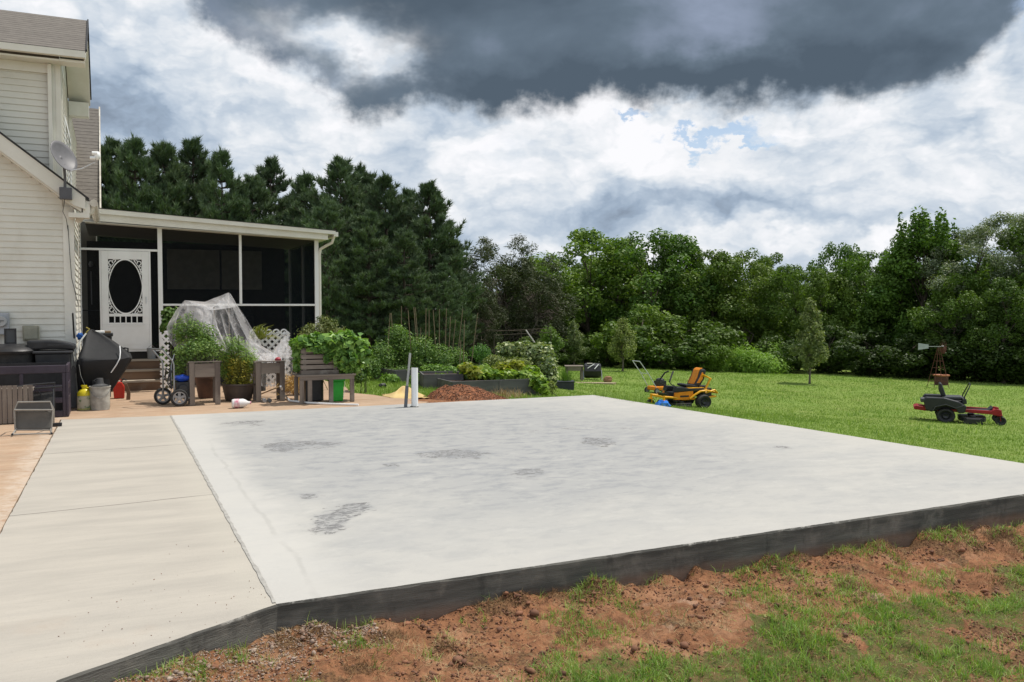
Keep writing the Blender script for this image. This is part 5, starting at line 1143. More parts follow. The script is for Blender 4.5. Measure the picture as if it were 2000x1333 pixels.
g.tube([(x - .23, y + .02, .98), (x - .39, y + .3, .98)], .014, 8); g.tube([(x - .06, y + .02, .45), (x - .22, y + .3, .45)], .012, 8); g.tube([(x - .06, y + .02, .15), (x + .24, y + .02, .13), (x + .24, y + .25, .13), (x - .1, y + .3, .15)], .014, 8); g.build('frame', M['steel'], t, True)
MB(o_).blob((x + .08, y + .15, .47), (.145, .14, .06), 2, 3, .12).build('engine_cover', colour('engine_blue', (.015, .06, .42), .3), t, True)
g = MB(o_); g.box((x - .03, y + .03, .17), (x + .19, y + .27, .41)); g.lathe([(0, 0), (.07, 0), (.07, .06), (0, .06)], (x + .08, y - .03, .3), 'y', 16); g.box((x + .191, y + .08, .2), (x + .24, y + .2, .36)); g.build('engine', M['black'], t, bevel=.01)
MB(o_).tube([(x - .05, y + .03, .66), (x - .14, y - .02, .55), (x - .16, y, .40), (x - .10, y, .30), (x - .13, y, .62), (x - .18, y + .05, .66), (x - .2, y + .1, .45)], .012, 6).build('hose', M['black'], t, True)
MB(o_).tube([(x - .045, y + .05, .9), (x - .10, y + .02, .7), (x - .11, y, .2)], .008, 6).build('spray_wand', M['steel'], t, True)

# planter boxes on legs
def planter(label, uL, uR, vT, vB, vbox, dep=.42, name='planter_box', grp='raised wooden planter boxes'):
    a = G(uL, vB); y = float(a[1]); x0 = float(a[0]); x1 = float(PY(uR, vB, y)[0]); zt_ = float(PY(uL, vT, y)[2]); zb = float(PY(uL, vbox, y)[2]); o_ = ((x0 + x1) / 2, y + dep / 2, 0); t = thing(name, label, 'planter', o_, group=grp)
    lw = .085
    for xx in (x0, x1 - lw):
        for yy in (y, y + dep - .06): MB(o_).box((xx, yy, 0), (xx + lw, yy + .06, zt_)).build('leg', M['oldwood'], t, bevel=.004)
    MB(o_).box((x0 + lw + .001, y + .012, zb), (x1 - lw - .001, y + .035, zt_ - .02)).build('front_board', M['oldwoodh'], t, bevel=.003)
    for xx in (x0 + .012, x1 - .035): MB(o_).box((xx, y + .061, zb), (xx + .023, y + dep - .061, zt_ - .02)).build('side_board', M['oldwoodh'], t)
    MB(o_).box((x0 + .04, y + .036, zb + .02), (x1 - .04, y + dep - .03, zt_ - .06)).build('soil', M['soil'], t)
    MB(o_).box((x0 - .02, y - .012, zt_ + .001), (x1 + .02, y + .05, zt_ + .016)).build('top_rail', M['oldwoodh'], t)
    return o_, x0, x1, y, zt_
P1 = planter('grey wooden planter box on legs right of the pressure washer', 371, 431, 709, 793, 738)
P2 = planter('grey wooden planter box on legs draped with plastic, left of the slatted crate planter', 501, 557, 708, 786, 731)
# pots
o_ = V3(G(404, 777)); M['brownpot'] = colour('brown_pot', (.15, .075, .05), .6, col2=(.10, .055, .04)); t = thing('brown_pot', 'tall brown plastic pot standing under the first planter box', 'pot', o_)
MB(o_).lathe([(0, 0), (.15, 0), (.21, .36), (.225, .36), (.225, .40), (.19, .40), (.17, .34), (0, .33)], o_, n=26).build('body', M['brownpot'], t, True)
o_ = V3(G(469, 784)); o_ = (o_[0], o_[1] + .2, 0); t = thing('round_pot', 'large round dark pot with a bushy yellowing plant between the two planters', 'pot', o_)
MB(o_).lathe([(0, 0), (.21, 0), (.235, .03), (.285, .27), (.31, .28), (.31, .31), (.27, .31), (.25, .26), (0, .25)], o_, n=32).build('body', colour('dark_pot', (.085, .065, .055), .5, col2=(.06, .048, .042)), t, True)
POT = o_
# milk jug
o_ = V3(G(470, 797)); t = thing('milk_jug', 'empty white milk jug with a pink label lying on the patio', 'jug', o_); x, y = o_[:2]
MB(o_).lathe([(0, -.14), (.065, -.14), (.075, -.12), (.075, .04), (.06, .08), (.028, .125), (.024, .15), (0, .15)], (x, y, .078), 'x', 20).build('body', colour('milky_plastic', (.78, .76, .74), .35), t, True)
MB(o_).lathe([(.0765, -.11), (.0775, -.105), (.0775, -.03), (.0765, -.025)], (x, y, .078), 'x', 20).build('label', colour('pink_label', (.55, .13, .20), .5, col2=(.7, .6, .6), ns=18), t, True)
MB(o_).lathe([(0, .151), (.024, .151), (.024, .172), (0, .172)], (x, y, .078), 'x', 14).build('cap', colour('cap_pink', (.7, .35, .4)), t, True)
# little bottles between the planters
for k, (u, v, c) in enumerate(((516, 786, (.35, .35, .35)), (526, 786, (.12, .12, .12)))):
    o_ = V3(G(u, v)); o = MB(o_).lathe([(0, -.07), (.035, -.07), (.035, .04), (.012, .06), (.012, .08), (0, .08)], (o_[0], o_[1], .036), 'y', 14).build('spray_bottle', colour('bottle%d' % k, c, .4), None, True); tag(o, ('pale grey' if k == 0 else 'black') + ' small bottle lying under the second planter box', 'bottle')
# slatted bench with crate planter
a = G(586, 790); y = float(a[1]); yb2 = y + .55; x0 = float(a[0]); x1 = float(PY(692, 790, y)[0]); zt_ = float(PY(600, 733, y)[2]); o_ = ((x0 + x1) / 2, y + .28, 0)
t = thing('wooden_table', 'low weathered wooden table carrying the vine covered crate', 'table', o_)
for xx in (x0, x0 + .14, x0 + .46, x1 - .45, x1 - .14, x1 - .07):
    back = abs(xx - (x0 + .46)) < .01 or abs(xx - (x1 - .14)) < .01
    yy = yb2 - .07 if back else y + .001
    MB(o_).box((xx, yy, 0), (xx + (.075 if not back else .06), yy + .05, zt_ - .06)).build('leg', M['oldwood'], t, bevel=.004)
MB(o_).box((x0, yb2 - .07, 0), (x0 + .07, yb2 - .02, zt_ - .06)).build('leg', M['oldwood'], t, bevel=.004)
for k in range(5): MB(o_).box((x0 - .03, y - .02 + k * .118, zt_ - .032 + .001 * (k % 2)), (x1 + .03, y + .09 + k * .118, zt_)).build('plank', M['oldwoodh'], t, bevel=.003)
MB(o_).box((x0 + .001, y - .005, zt_ - .095), (x1, y + .0, zt_ - .034)).build('apron', M['oldwoodh'], t)
TBL = (x0, x1, y, zt_)
yc = y + .06; cx0 = float(PY(589, 730, yc)[0]); cx1 = cx0 + .66; ct = float(PY(600, 681, yc)[2]); o_ = ((cx0 + cx1) / 2, yc + .2, zt_); t = thing('slatted_planter', 'weathered slatted wooden crate on the low table, overgrown with vines', 'planter', o_)
H_ = (ct - zt_) / 5
for k in range(5):
    za = zt_ + .002 + k * H_; MB(o_).box((cx0, yc, za), (cx1, yc + .02, za + H_ * .78)).build('slat', M['oldwoodh'], t, bevel=.002)
    MB(o_).box((cx0 + .001, yc + .021, za), (cx0 + .02, yc + .42, za + H_ * .78)).build('side_slat', M['oldwoodh'], t, bevel=.002)
    MB(o_).box((cx1 - .02, yc + .021, za), (cx1 - .001, yc + .42, za + H_ * .78)).build('side_slat', M['oldwoodh'], t)
for xx in (cx0 + .03, cx1 - .09): MB(o_).box((xx, yc + .0201, zt_ + .002), (xx + .06, yc + .04, ct)).build('post', M['oldwood'], t)
MB(o_).box((cx0 + .05, yc + .045, zt_ + .01), (cx1 - .05, yc + .4, ct - .04)).build('soil', M['soil'], t)
CR = (cx0, cx1, yc, ct)
# green bin under the table
gx_, gy_ = U(656, y + .28), y + .28; o_ = (gx_, gy_, 0); t = thing('green_bin', 'bright green plastic waste bin under the low wooden table', 'bin', o_); M['green'] = colour('bin_green', (.02, .42, .03), .4)
MB(o_).prism([(gx_ - .105, 0), (gx_ + .105, 0), (gx_ + .125, .36), (gx_ - .125, .36)], gy_ - .1, gy_ + .1).build('body', M['green'], t, bevel=.015)
MB(o_).box((gx_ - .14, gy_ - .115, .361), (gx_ + .14, gy_ + .115, .40)).build('rim', M['green'], t, bevel=.008)
MB(o_).tube([(gx_ + .135, gy_ - .1, .39), (gx_ + .13, gy_ - .115, .2), (gx_ + .10, gy_ - .12, .06)], .004, 6).build('handle', M['white'], t, True)
o_ = (U(611, y + .45), y + .45, 0); o = MB(o_).box((o_[0] - .15, o_[1] - .08, 0), (o_[0] + .15, o_[1] + .1, .44)).build('dark_crate', M['black'], None, bevel=.015); tag(o, 'dark plastic box in the shade under the low wooden table', 'box')
# white pipe/hose
hp = [PY(548, 755, 15.5), G(556, 772, .05), G(566, 783, .02), G(600, 787, .02), G(640, 789, .02), G(700, 791, .02)]
g = MB(V3(hp[3])); g.tube([V3(p) for p in hp], .017, 8); o = g.build('white_pipe', M['white'], None, True); tag(o, 'bent white pipe lying along the patio in front of the low table', 'pipe')
g = MB(V3(G(520, 775))); g.tube([V3(G(505, 772, .03)), V3(PY(535, 760, 15.9)), V3(PY(575, 742, 16.0))], .012, 6); g.tube([V3(PY(575, 742, 16.0)), V3(PY(585, 733, 16.0))], .009, 6); o = g.build('dry_stick', colour('pale_wood', (.45, .30, .15), .8), None, True); tag(o, 'long pale dry stick leaning between planter and low table', 'stick')
rs = np.random.RandomState(5); c0 = PY(570, 752, 16.1); n = 700; C = c0 + rs.normal(size=(n, 3)) * np.array([.10, .10, .08]); o = leaves('dry_root_ball', leafmat('dry_roots_mat', (.45, .24, .08), (.62, .40, .16), .1), None, C, rdir(rs, n), .14, .012, rs, 0); tag(o, 'orange brown dry root ball between the second planter and low table', 'root ball')
o_ = V3(G(592, 775)); t = thing('brown_pot', 'brown pot lying behind the dry roots beside the low table', 'pot', (o_[0], o_[1] + .4, 0)); MB((o_[0], o_[1] + .4, 0)).lathe([(0, 0), (.12, 0), (.17, .28), (.18, .28), (.18, .31), (0, .30)], (o_[0], o_[1] + .4, 0), n=22).build('body', M['brownpot'], t, True)

# ------------------------------------------------------------------ plants by the porch
def pl(name, label, cat, m, blobs, n, L, W, seed, up=.5, shell=.2, stems=None, group=None, droop=0, col=None, sm='bark'):
    """blobs (u, v, y, ru, rv, depth) in picture size at plane y"""
    rs = np.random.RandomState(seed); cl = []
    for u, v, y, ru, rv, dp in blobs:
        p = PY(u, v, y); s = float((p - CP) @ FW) / F; cl.append((p[0], p[1], p[2], ru * s, dp, rv * s))
    C, D = clumps(rs, cl, n, shell); base = (float(np.mean([c[0] for c in cl])), float(np.mean([c[1] for c in cl])), 0.0); base = (base[0], base[1], stems[1] if stems else float(min(c[2] - c[5] for c in cl)))
    t = thing(name, label, cat, base, group=group)
    o = leaves('foliage', m, t, C - np.array(base), D, L, W, rs, up, droop)
    if col: o.color = col + (1,)
    if stems:
        g = MB(base); cnt, zb, bx, by, br = stems
        for k in range(cnt):
            c = cl[rs.randint(len(cl))]; a = (bx + rs.normal() * br, by + rs.normal() * br * .5, zb); b = (c[0] + rs.normal() * c[3] * .5, c[1] + rs.normal() * c[4] * .5, c[2] + c[5] * rs.uniform(0, .9))
            mid = ((a[0] * .6 + b[0] * .4), (a[1] * .6 + b[1] * .4), (a[2] + b[2]) / 2); g.tube([a, mid, b], [.007, .006, .002], 4, False)
        g.build('stems', colour('green_stem', (.10, .12, .04), .8), t)
    return t
y1 = P1[3]
pl('tomato_plant', 'leafy green tomato plant growing in the first planter under the plastic', 'plant', LM['tomato'], [(385, 685, y1 + .3, 42, 24, .25), (355, 700, y1 + .4, 20, 30, .2), (348, 735, y1 + .5, 12, 30, .12), (412, 680, y1 + .4, 26, 22, .25), (395, 655, y1 + .6, 32, 26, .2), (368, 645, y1 + .7, 24, 34, .2), (350, 650, y1 + .8, 14, 24, .2)], 3600, .06, .026, 1, stems=(16, P1[4] - .08, (P1[1] + P1[2]) / 2, y1 + .2, .12), col=(1.5, 1.35, 1.5))
pl('climbing_plant', 'green climbing plant on the porch post right of the door', 'plant', LM['tomato'], [(328, 620, 18.9, 12, 20, .12), (322, 645, 18.8, 9, 20, .1), (340, 612, 19.1, 8, 10, .1), (318, 700, 18.8, 5, 30, .1)], 900, .09, .06, 2, stems=(4, 0, U(322, 18.8), 18.8, .04))
pl('potted_bush', 'bushy plant with yellow lower leaves in the large round dark pot', 'plant', LM['yellow'], [(466, 735, POT[1], 30, 24, .25), (470, 715, POT[1], 32, 22, .25), (455, 748, POT[1], 20, 10, .2), (482, 750, POT[1], 16, 10, .2), (460, 712, POT[1] - .05, 24, 26, .15)], 2600, .07, .018, 3, up=.8, stems=(22, .26, POT[0], POT[1], .10), droop=-.4)
pl('potted_bush', 'upright pale green shoots rising from the round dark pot', 'plant', LM['weed'], [(445, 700, POT[1] + .05, 22, 26, .2), (475, 695, POT[1], 28, 28, .22), (455, 675, POT[1], 26, 22, .2), (490, 710, POT[1], 16, 22, .2), (438, 725, POT[1], 14, 16, .15)], 2600, .075, .015, 4, up=1., stems=(26, .26, POT[0], POT[1], .10), droop=-.5, col=(1.5, 1.4, 2.0))
g = MB((POT[0], POT[1], .25)); p = PY(466, 655, POT[1]); g.tube([(POT[0], POT[1], .25), V3(p)], .008, 6); o = g.build('garden_stake', M['bark'], None); tag(o, 'thin stake standing in the round dark pot', 'stake')
for k in range(1):
    rs = np.random.RandomState(9); n = 110; b0 = PY(505, 662, 18.0); a = rs.uniform(-1.2, 1.4, n); l = rs.uniform(.15, .45, n); P0 = np.tile(b0, (n, 1)) + rs.normal(size=(n, 3)) * np.array([.08, .04, .01])
    d = np.stack([np.sin(a) * .8 + .15, rs.normal(size=n) * .35, np.cos(a)], 1); mid = P0 + d * l[:, None] * .6; tip = mid + (d + np.array([.35, 0, -.75])) * l[:, None] * .5; s = np.array([0.008, 0.004, 0])
    V_ = np.stack([P0 - s, P0 + s, mid + s, mid - s, tip + s * .2, tip - s * .2], 1).reshape(-1, 3); q = np.arange(n) * 6; b0t = (float(b0[0]), float(b0[1]), 0)
    t = thing('lemongrass', 'tuft of arching yellow green grass rising above the white lattice', 'plant', b0t)
    npmesh('blades', V_ - np.array(b0t), np.concatenate([np.stack([q, q + 1, q + 2, q + 3], 1), np.stack([q + 3, q + 2, q + 4, q + 5], 1)]), leafmat('lemongrass_leaf', (.22, .25, .06), (.34, .32, .10), .3), t)
    MB(b0t).lathe([(0, 0), (.13, 0), (.17, .9), (0, .9)], b0t, n=16).build('pot', M['blackmatte'], t, True)
yc = CR[2]
pl('vine_plant', 'broad leaved green vine spilling over the slatted crate', 'vine', LM['vine'], [(600, 668, yc + .15, 30, 12, .25), (640, 665, yc + .15, 34, 12, .28), (672, 668, yc + .1, 34, 18, .28), (690, 690, yc + .15, 24, 26, .22), (583, 690, yc + .2, 12, 26, .15), (582, 715, yc + .25, 8, 18, .12), (672, 702, yc - .05, 26, 22, .12), (655, 690, yc - .06, 18, 16, .06), (700, 700, yc + .3, 16, 26, .2), (630, 681, yc - .04, 30, 8, .05), (680, 722, yc + .1, 22, 12, .15), (712, 672, yc + .3, 8, 10, .1), (680, 655, yc + .1, 12, 9, .12), (616, 658, yc + .1, 10, 8, .1), (718, 690, yc + .2, 7, 12, .1), (640, 700, yc - .05, 8, 9, .04), (574, 672, yc + .2, 7, 9, .1)], 2300, .13, .11, 6, up=.7, stems=(14, CR[3] - .05, (CR[0] + CR[1]) / 2, yc + .2, .15), shell=.35)
pl('herb_bush', 'loose reddish green bush behind the vine at the porch corner', 'bush', LM['olive'], [(620, 645, 17.6, 34, 14, .3), (605, 655, 17.5, 24, 12, .25), (640, 635, 17.6, 22, 14, .25), (655, 650, 17.6, 24, 12, .3), (632, 625, 17.7, 14, 10, .2), (600, 700, 17.5, 20, 50, .3)], 4200, .055, .025, 7, up=.7, stems=(20, 0, U(625, 17.6), 17.6, .12), col=(1.35, 1.3, 1.1))
pl('low_bush', 'green shrub at the patio corner right of the vine', 'bush', LM['tomato'], [(712, 715, 17.2, 12, 26, .25), (700, 735, 17.0, 14, 14, .2)], 1400, .07, .04, 8, up=.6, stems=(6, -.05, U(706, 17.1), 17.1, .06))

# clear plastic sheet draped on stakes
def sheetmat():
    m = bpy.data.materials.new('clear_plastic'); m.use_nodes = True; nt = m.node_tree; b = nt.nodes['Principled BSDF']; b.inputs['Base Color'].default_value = (.85, .85, .87, 1); b.inputs['Roughness'].default_value = .22
    tc = nt.nodes.new('ShaderNodeTexCoord'); f = noise(nt, mapping(nt, tc.outputs['Object'], scale=(3, 3, 1)), 5, 6, .65, .8)
    tr = nt.nodes.new('ShaderNodeBsdfTransparent'); tl = nt.nodes.new('ShaderNodeBsdfTranslucent'); tl.inputs['Color'].default_value = (.85, .85, .87, 1)
    m1 = nt.nodes.new('ShaderNodeMixShader'); m1.inputs[0].default_value = .5; nt.links.new(b.outputs[0], m1.inputs[1]); nt.links.new(tl.outputs[0], m1.inputs[2])
    lw = nt.nodes.new('ShaderNodeLayerWeight'); lw.inputs['Blend'].default_value = .35
    fac = (f.step(.46, .74) * .28 + E(nt, lw.outputs['Facing']) * .75 + .12).clamp()
    m2 = nt.nodes.new('ShaderNodeMixShader'); nt.links.new(fac.s, m2.inputs[0]); nt.links.new(tr.outputs[0], m2.inputs[1]); nt.links.new(m1.outputs[0], m2.inputs[2]); nt.links.new(m2.outputs[0], nt.nodes['Material Output'].inputs['Surface'])
    bn = nt.nodes.new('ShaderNodeBump'); bn.inputs['Strength'].default_value = .8; bn.inputs['Distance'].default_value = .03; nt.links.new(noise(nt, tc.outputs['Object'], 16, 4, .6, 1).s, bn.inputs['Height']); nt.links.new(bn.outputs[0], b.inputs['Normal'])
    return m
SM = sheetmat()
def resamp(P, n):
    P = [Vector(p) for p in P]; L = [0]
    for a, b in zip(P, P[1:]): L.append(L[-1] + (b - a).length)
    out = []
    for k in range(n):
        t = L[-1] * k / (n - 1); i = max(j for j in range(len(L)) if L[j] <= t + 1e-9); i = min(i, len(P) - 2); out.append(P[i].lerp(P[i + 1], (t - L[i]) / max(1e-9, L[i + 1] - L[i])))
    return out
def sheet(name, rows, parent, off, n=40, m=26, wr=.03, seed=0):
    R_ = [resamp(r, n) for r in rows]; cols = [resamp([r[i] for r in R_], m) for i in range(n)]; vs = []
    for j in range(m):
        for i in range(n):
            p = cols[i][j]; e = math.sin(math.pi * j / (m - 1)) * .8 + .2
            q = Vector((math.sin(i * .9 + seed + j * .15), math.cos(i * .75 + seed * 2 + j * .22), 0)) * wr * e
            w = (float(vnoise(np.array([i * .35 + seed]), np.array([j * .22]))[0]) - .5) * wr * 2
            vs.append(p + q + Vector((0, w, 0)))
    g = MB(off); g.add(vs, [(j * n + i, j * n + i + 1, (j + 1) * n + i + 1, (j + 1) * n + i) for j in range(m - 1) for i in range(n - 1)]); return g.build(name, SM, parent, True)
def s3(u, v, y): return V3(PY(u, v, y))
o_ = (U(440, 16.8), 16.8, 0); t = thing('plastic_sheet', 'clear plastic sheet tented over stakes and plants between the two planters', 'plastic sheet', o_)
sheet('front_drape', [[s3(342, 608, 17.2), s3(361, 587, 17.1), s3(400, 596, 17.0), s3(418, 600, 16.9)], [s3(326, 640, 16.9), s3(350, 620, 16.8), s3(385, 625, 16.6), s3(424, 650, 16.5)], [s3(332, 668, 16.7), s3(345, 690, 16.6), s3(395, 648, 16.4), s3(432, 682, 16.4)]], t, o_, seed=1)
sheet('top_drape', [[s3(361, 587, 17.1), s3(400, 590, 17.4), s3(446, 572, 17.5)], [s3(370, 590, 17.0), s3(410, 600, 17.0), s3(450, 580, 17.4)], [s3(385, 606, 16.9), s3(420, 606, 16.8), s3(460, 600, 17.3)]], t, o_, n=26, m=12, seed=2)
sheet('right_drape', [[s3(385, 606, 16.95), s3(420, 598, 17.1), s3(446, 572, 17.5), s3(452, 576, 17.5)], [s3(405, 640, 16.7), s3(430, 640, 17.0), s3(468, 620, 17.2), s3(482, 622, 17.3)], [s3(428, 684, 16.5), s3(450, 670, 16.9), s3(488, 668, 16.9), s3(510, 676, 17.0)], [s3(470, 700, 16.6), s3(490, 700, 16.7), s3(515, 705, 16.5), s3(548, 700, 16.4)]], t, o_, n=44, m=34, seed=3)
sheet('low_drape', [[s3(480, 662, 17.1), s3(500, 690, 16.9), s3(530, 690, 16.9), s3(560, 652, 17.0), s3(566, 655, 17.0)], [s3(485, 690, 16.8), s3(505, 706, 16.5), s3(535, 708, 16.4), s3(556, 700, 16.5), s3(568, 700, 16.7)], [s3(488, 745, 16.6), s3(505, 752, 16.3), s3(525, 760, 16.3), s3(548, 735, 16.5), s3(572, 735, 16.7)]], t, o_, n=44, m=30, wr=.045, seed=5)
sheet('gathered_edge', [[s3(486, 664, 17.0), s3(505, 696, 16.8), s3(530, 696, 16.8), s3(556, 654, 16.9)], [s3(492, 690, 16.7), s3(510, 704, 16.5), s3(530, 706, 16.4), s3(556, 690, 16.5)]], t, o_, n=44, m=12, wr=.05, seed=8)
g = MB(o_)
for a, b in (((361, 587, 17.12), (366, 740, 17.12)), ((446, 572, 17.52), (450, 735, 17.52)), ((418, 600, 16.95), (416, 740, 16.95))): g = MB(o_).tube([s3(*a), s3(*b)], .011, 6); g.build('stake', M['oldwood'], t)
MB(o_).tube([s3(500, 706, 17.0), s3(560, 652, 17.02)], .006, 5).tube([s3(519, 655, 17.0), s3(540, 651, 17.0), s3(562, 654, 17.0)], .009, 6).build('hoop', M['steel'], t)
o_ = V3(PY(543, 704, P2[3] + .2)); o = MB(o_).blob((o_[0], o_[1], P2[4] + .02), (.055, .05, .05), 3, 2, .2).build('red_bag', colour('red_plastic', (.40, .03, .05), .5), None, True); tag(o, 'small crumpled red bag on the second planter box', 'bag')

# ------------------------------------------------------------------ pipes on the slab, tarp, earth pile
o_ = V3(G(810, 795)); t = thing('white_pipe', 'upright white plastic pipe standing in the slab', 'pipe', o_)
h_ = float(PY(810, 719, o_[1])[2]); MB(o_).lathe([(.045, -.02), (.057, -.02), (.057, h_), (.05, h_), (.045, h_ - .1), (.045, -.02)], o_, n=24).build('tube', M['white'], t, True); MB(o_).lathe([(.058, .0), (.075, .001), (.075, .012), (.058, .014)], o_, n=24).build('collar', M['edge'], t)
o_ = V3(G(792, 796)); t = thing('grey_conduit', 'thin leaning grey conduit with a pale upper end beside the white pipe', 'conduit', o_)
m1 = PY(795, 754, o_[1]); m2 = PY(801, 690, o_[1]); MB(o_).tube([(o_[0], o_[1], -.02), V3(m1)], .029, 14).build('sleeve', colour('conduit_grey', (.13, .135, .15), .5), t, True); MB(o_).tube([V3(PY(795, 756, o_[1])), V3(m2)], .019, 12).build('tube', colour('conduit_pale', (.42, .42, .40), .5), t, True)
rs_ = random.Random(2)
o_ = V3(G(793, 774, -.03)); g = MB(o_); nn = 26; vs = []; fs = []
for j in range(nn):
    for i in range(nn):
        a = i / (nn - 1) * 2 - 1; b = j / (nn - 1) * 2 - 1; r = math.hypot(a, b); k = min(1, 1 / (r + 1e-6)) if r > 1 else 1
        x = o_[0] + a * .40 + .08 * math.sin(b * 4); y = o_[1] + .1 + b * .45 + .08 * math.sin(a * 5 + 1)
        z = hz(x, y) + .012 + .20 * math.exp(-((a + .05) ** 2 * 3 + (b - .25) ** 2 * 4)) + .05 * float(fbm(np.array([a * 2.5 + 3]), np.array([b * 2.5]), 3)[0])
        vs.append((x, y, z))
fs = [(j * nn + i, j * nn + i + 1, (j + 1) * nn + i + 1, (j + 1) * nn + i) for j in range(nn - 1) for i in range(nn - 1) if (abs(i - nn / 2) + abs(j - nn / 2)) < nn * .78]
g.add(vs, fs); o = g.build('yellow_tarp', colour('yellow_tarp', (.60, .44, .18), .7, col2=(.5, .36, .16), bump=.4, bs=15), None, True); o.modifiers.new('t', 'SOLIDIFY').thickness = .012; tag(o, 'pale yellow tarp heaped on bare earth behind the slab', 'tarp')
p = GZ(747, 758); o = MB(p).blob((p[0], p[1], p[2] + .05), (.09, .07, .05), 3, 2, .4).build('black_bag', M['black']); tag(o, 'small black bag lying on grass left of the yellow tarp', 'bag')
# pile of bark and clay
n = 70; X_ = np.linspace(-1, 1, n); A_, B_ = np.meshgrid(X_, X_); px = PILE[0] + .12 + A_ * .95; py = PILE[1] + .5 + B_ * .65
r1 = np.sqrt(A_ ** 2 + B_ ** 2); hh = .22 * np.exp(-((A_ + .18) ** 2 * 5 + B_ ** 2 * 3.0)) + .10 * np.exp(-((A_ - .35) ** 2 * 6 + B_ ** 2 * 3)) + .1 * np.exp(-((A_ + .6) ** 2 * 9 + B_ ** 2 * 3)); hh = hh * (.72 + .6 * fbm(A_ * 6 + 5, B_ * 6, 4, .6)) * (1 - sstep(r1, .75, 1)) - .03 * sstep(r1, .8, 1)
pz = height(px, py) + hh; a_ = (np.arange(n - 1)[:, None] * n + np.arange(n - 1)[None]).ravel()
M['mulch'] = mat('red_mulch', (.30, .115, .05), .95, (.12, .05, .028), 14, 1, .9, 45, dirt=(.30, .16, .09), dsc=7)
o = npmesh('earth_pile', np.stack([px.ravel(), py.ravel(), pz.ravel()], 1), np.stack([a_, a_ + 1, a_ + n + 1, a_ + n], 1), M['mulch'], smooth=True); tag(o, 'heap of red earth and mulch behind the slab beside the raised bed', 'earth heap')
rs = np.random.RandomState(33); k = 3600; ia = rs.randint(0, n, k); ib = rs.randint(0, n, k); ok = r1[ib, ia] < .95; X = px[ib, ia][ok]; Y = py[ib, ia][ok]; Z = pz[ib, ia][ok]
pebbles('mulch_chips', stonemat('mulch_chips', (.32, .135, .065), (.10, .05, .03)), X, Y, rs.uniform(.004, .017, len(X)), rs, 'mulch chips and clods lying on the earth heap', 'mulch', zz=Z)
n2 = 260; X = PILE[0] + .95 + rs.normal(size=n2) * .22; Y = PILE[1] + .35 + rs.normal(size=n2) * .12; Zs = height(X, Y) + .04 + .08 * rs.rand(n2)
blades('dead_vines', M['straw'], X, Y, rs.uniform(.06, .2, n2), np.full(n2, .008), rs, 1.0, label='withered vine stems at the right foot of the earth heap', z=Zs)
for ch in (o,): pass

# ------------------------------------------------------------------ kitchen garden
def bed(label, a, b, dep, h, m='greywood', name='raised_bed'):
    """a, b: front corners (u, v) on the ground"""
    A = Vector(GZ(*a)); B = Vector(GZ(*b)); z0 = min(A.z, B.z) - .05; d = (B - A); d.z = 0; L = d.length; d.normalize(); nrm = Vector((-d.y, d.x, 0)); ang = math.atan2(d.y, d.x); top = (A.z + B.z) / 2 + h
    t = thing(name, label, 'raised bed', (A.x, A.y, z0), ang, 'wooden raised garden beds'); H = top - z0
    for nm, p, q in (('front_board', (0, 0), (L, .035)), ('back_board', (0, dep - .035), (L, dep)), ('side_board', (.001, .036), (.035, dep - .036)), ('side_board', (L - .035, .036), (L - .001, dep - .036))):
        MB().box((p[0], p[1], 0), (q[0], q[1], H)).build(nm, M[m], t, bevel=.003)
    MB().box((.036, .037, 0), (L - .036, dep - .037, H - .05)).build('soil', M['soil'], t)
    for k in range(3): MB().box((.02 + (L - .1) * k / 2, -.02, 0), (.1 + (L - .1) * k / 2, -.0005, H - .01)).build('batten', M[m], t)
    return t, A, B, nrm, top
b1 = bed('long low grey raised bed full of squash just behind the earth heap', (882, 768), (1068, 776), 1.3, .34)
b2 = bed('grey raised bed left of the squash bed', (770, 748), (900, 752), 1.3, .38)
b3 = bed('dark raised bed with a plank edge between the squash and the tomatoes', (826, 760), (905, 764), 1.0, .36)
b4 = bed('small grey raised bed far behind the squash', (935, 722), (1000, 724), 1.2, .4)
# squash
def gpl(name, label, cat, m, blobs, n, L, W, seed, up=.5, shell=.2, col=None, stems=10, group=None, droop=0):
    """blobs (u, v, d, ru, rv, dep) at camera depth d"""
    rs = np.random.RandomState(seed); cl = []
    for u, v, d, ru, rv, dp in blobs:
        p = DD(u, v, d); s = d / F; cl.append((p[0], p[1], p[2], ru * s, dp, rv * s))
    C, D = clumps(rs, cl, n, shell); mx = float(np.mean([c[0] for c in cl])); my = float(np.mean([c[1] for c in cl])); base = (mx, my, hz(mx, my)); t = thing(name, label, cat, base, group=group)
    k = C[:, 2] > height(C[:, 0], C[:, 1]) + .02
    o = leaves('foliage', m, t, C[k] - np.array(base), D[k], L, W, rs, up, droop)
    if col: o.color = col + (1,)
    g = MB(base)
    for _ in range(stems):
        c = cl[rs.randint(len(cl))]; ax_, ay_ = c[0] + rs.normal() * .1, c[1] + rs.normal() * .1; g.tube([(ax_, ay_, hz(ax_, ay_)), (c[0], c[1], (c[2] + base[2]) / 2), (c[0] + rs.normal() * c[3] * .4, c[1], c[2] + c[5] * .6)], [.012, .009, .004], 4, False)
    if stems: g.build('stems', colour('green_stem', (.1, .12, .04)), t)
    return t
gpl('squash_plant', 'bright green squash leaves spilling from the low raised bed', 'squash plant', LM['squash'], [(920, 731, 20.2, 20, 11, .3), (955, 733, 20.2, 30, 11, .3), (990, 735, 20.2, 32, 11, .3), (1030, 738, 20.2, 30, 13, .3), (1052, 748, 19.6, 15, 17, .25), (1062, 762, 19.2, 8, 10, .15), (1000, 725, 20.8, 30, 12, .3), (905, 720, 20.4, 12, 8, .2), (945, 722, 20.8, 14, 9, .2), (1040, 724, 20.8, 14, 9, .2)], 3600, .14, .12, 101, up=.8, shell=.3, stems=14)
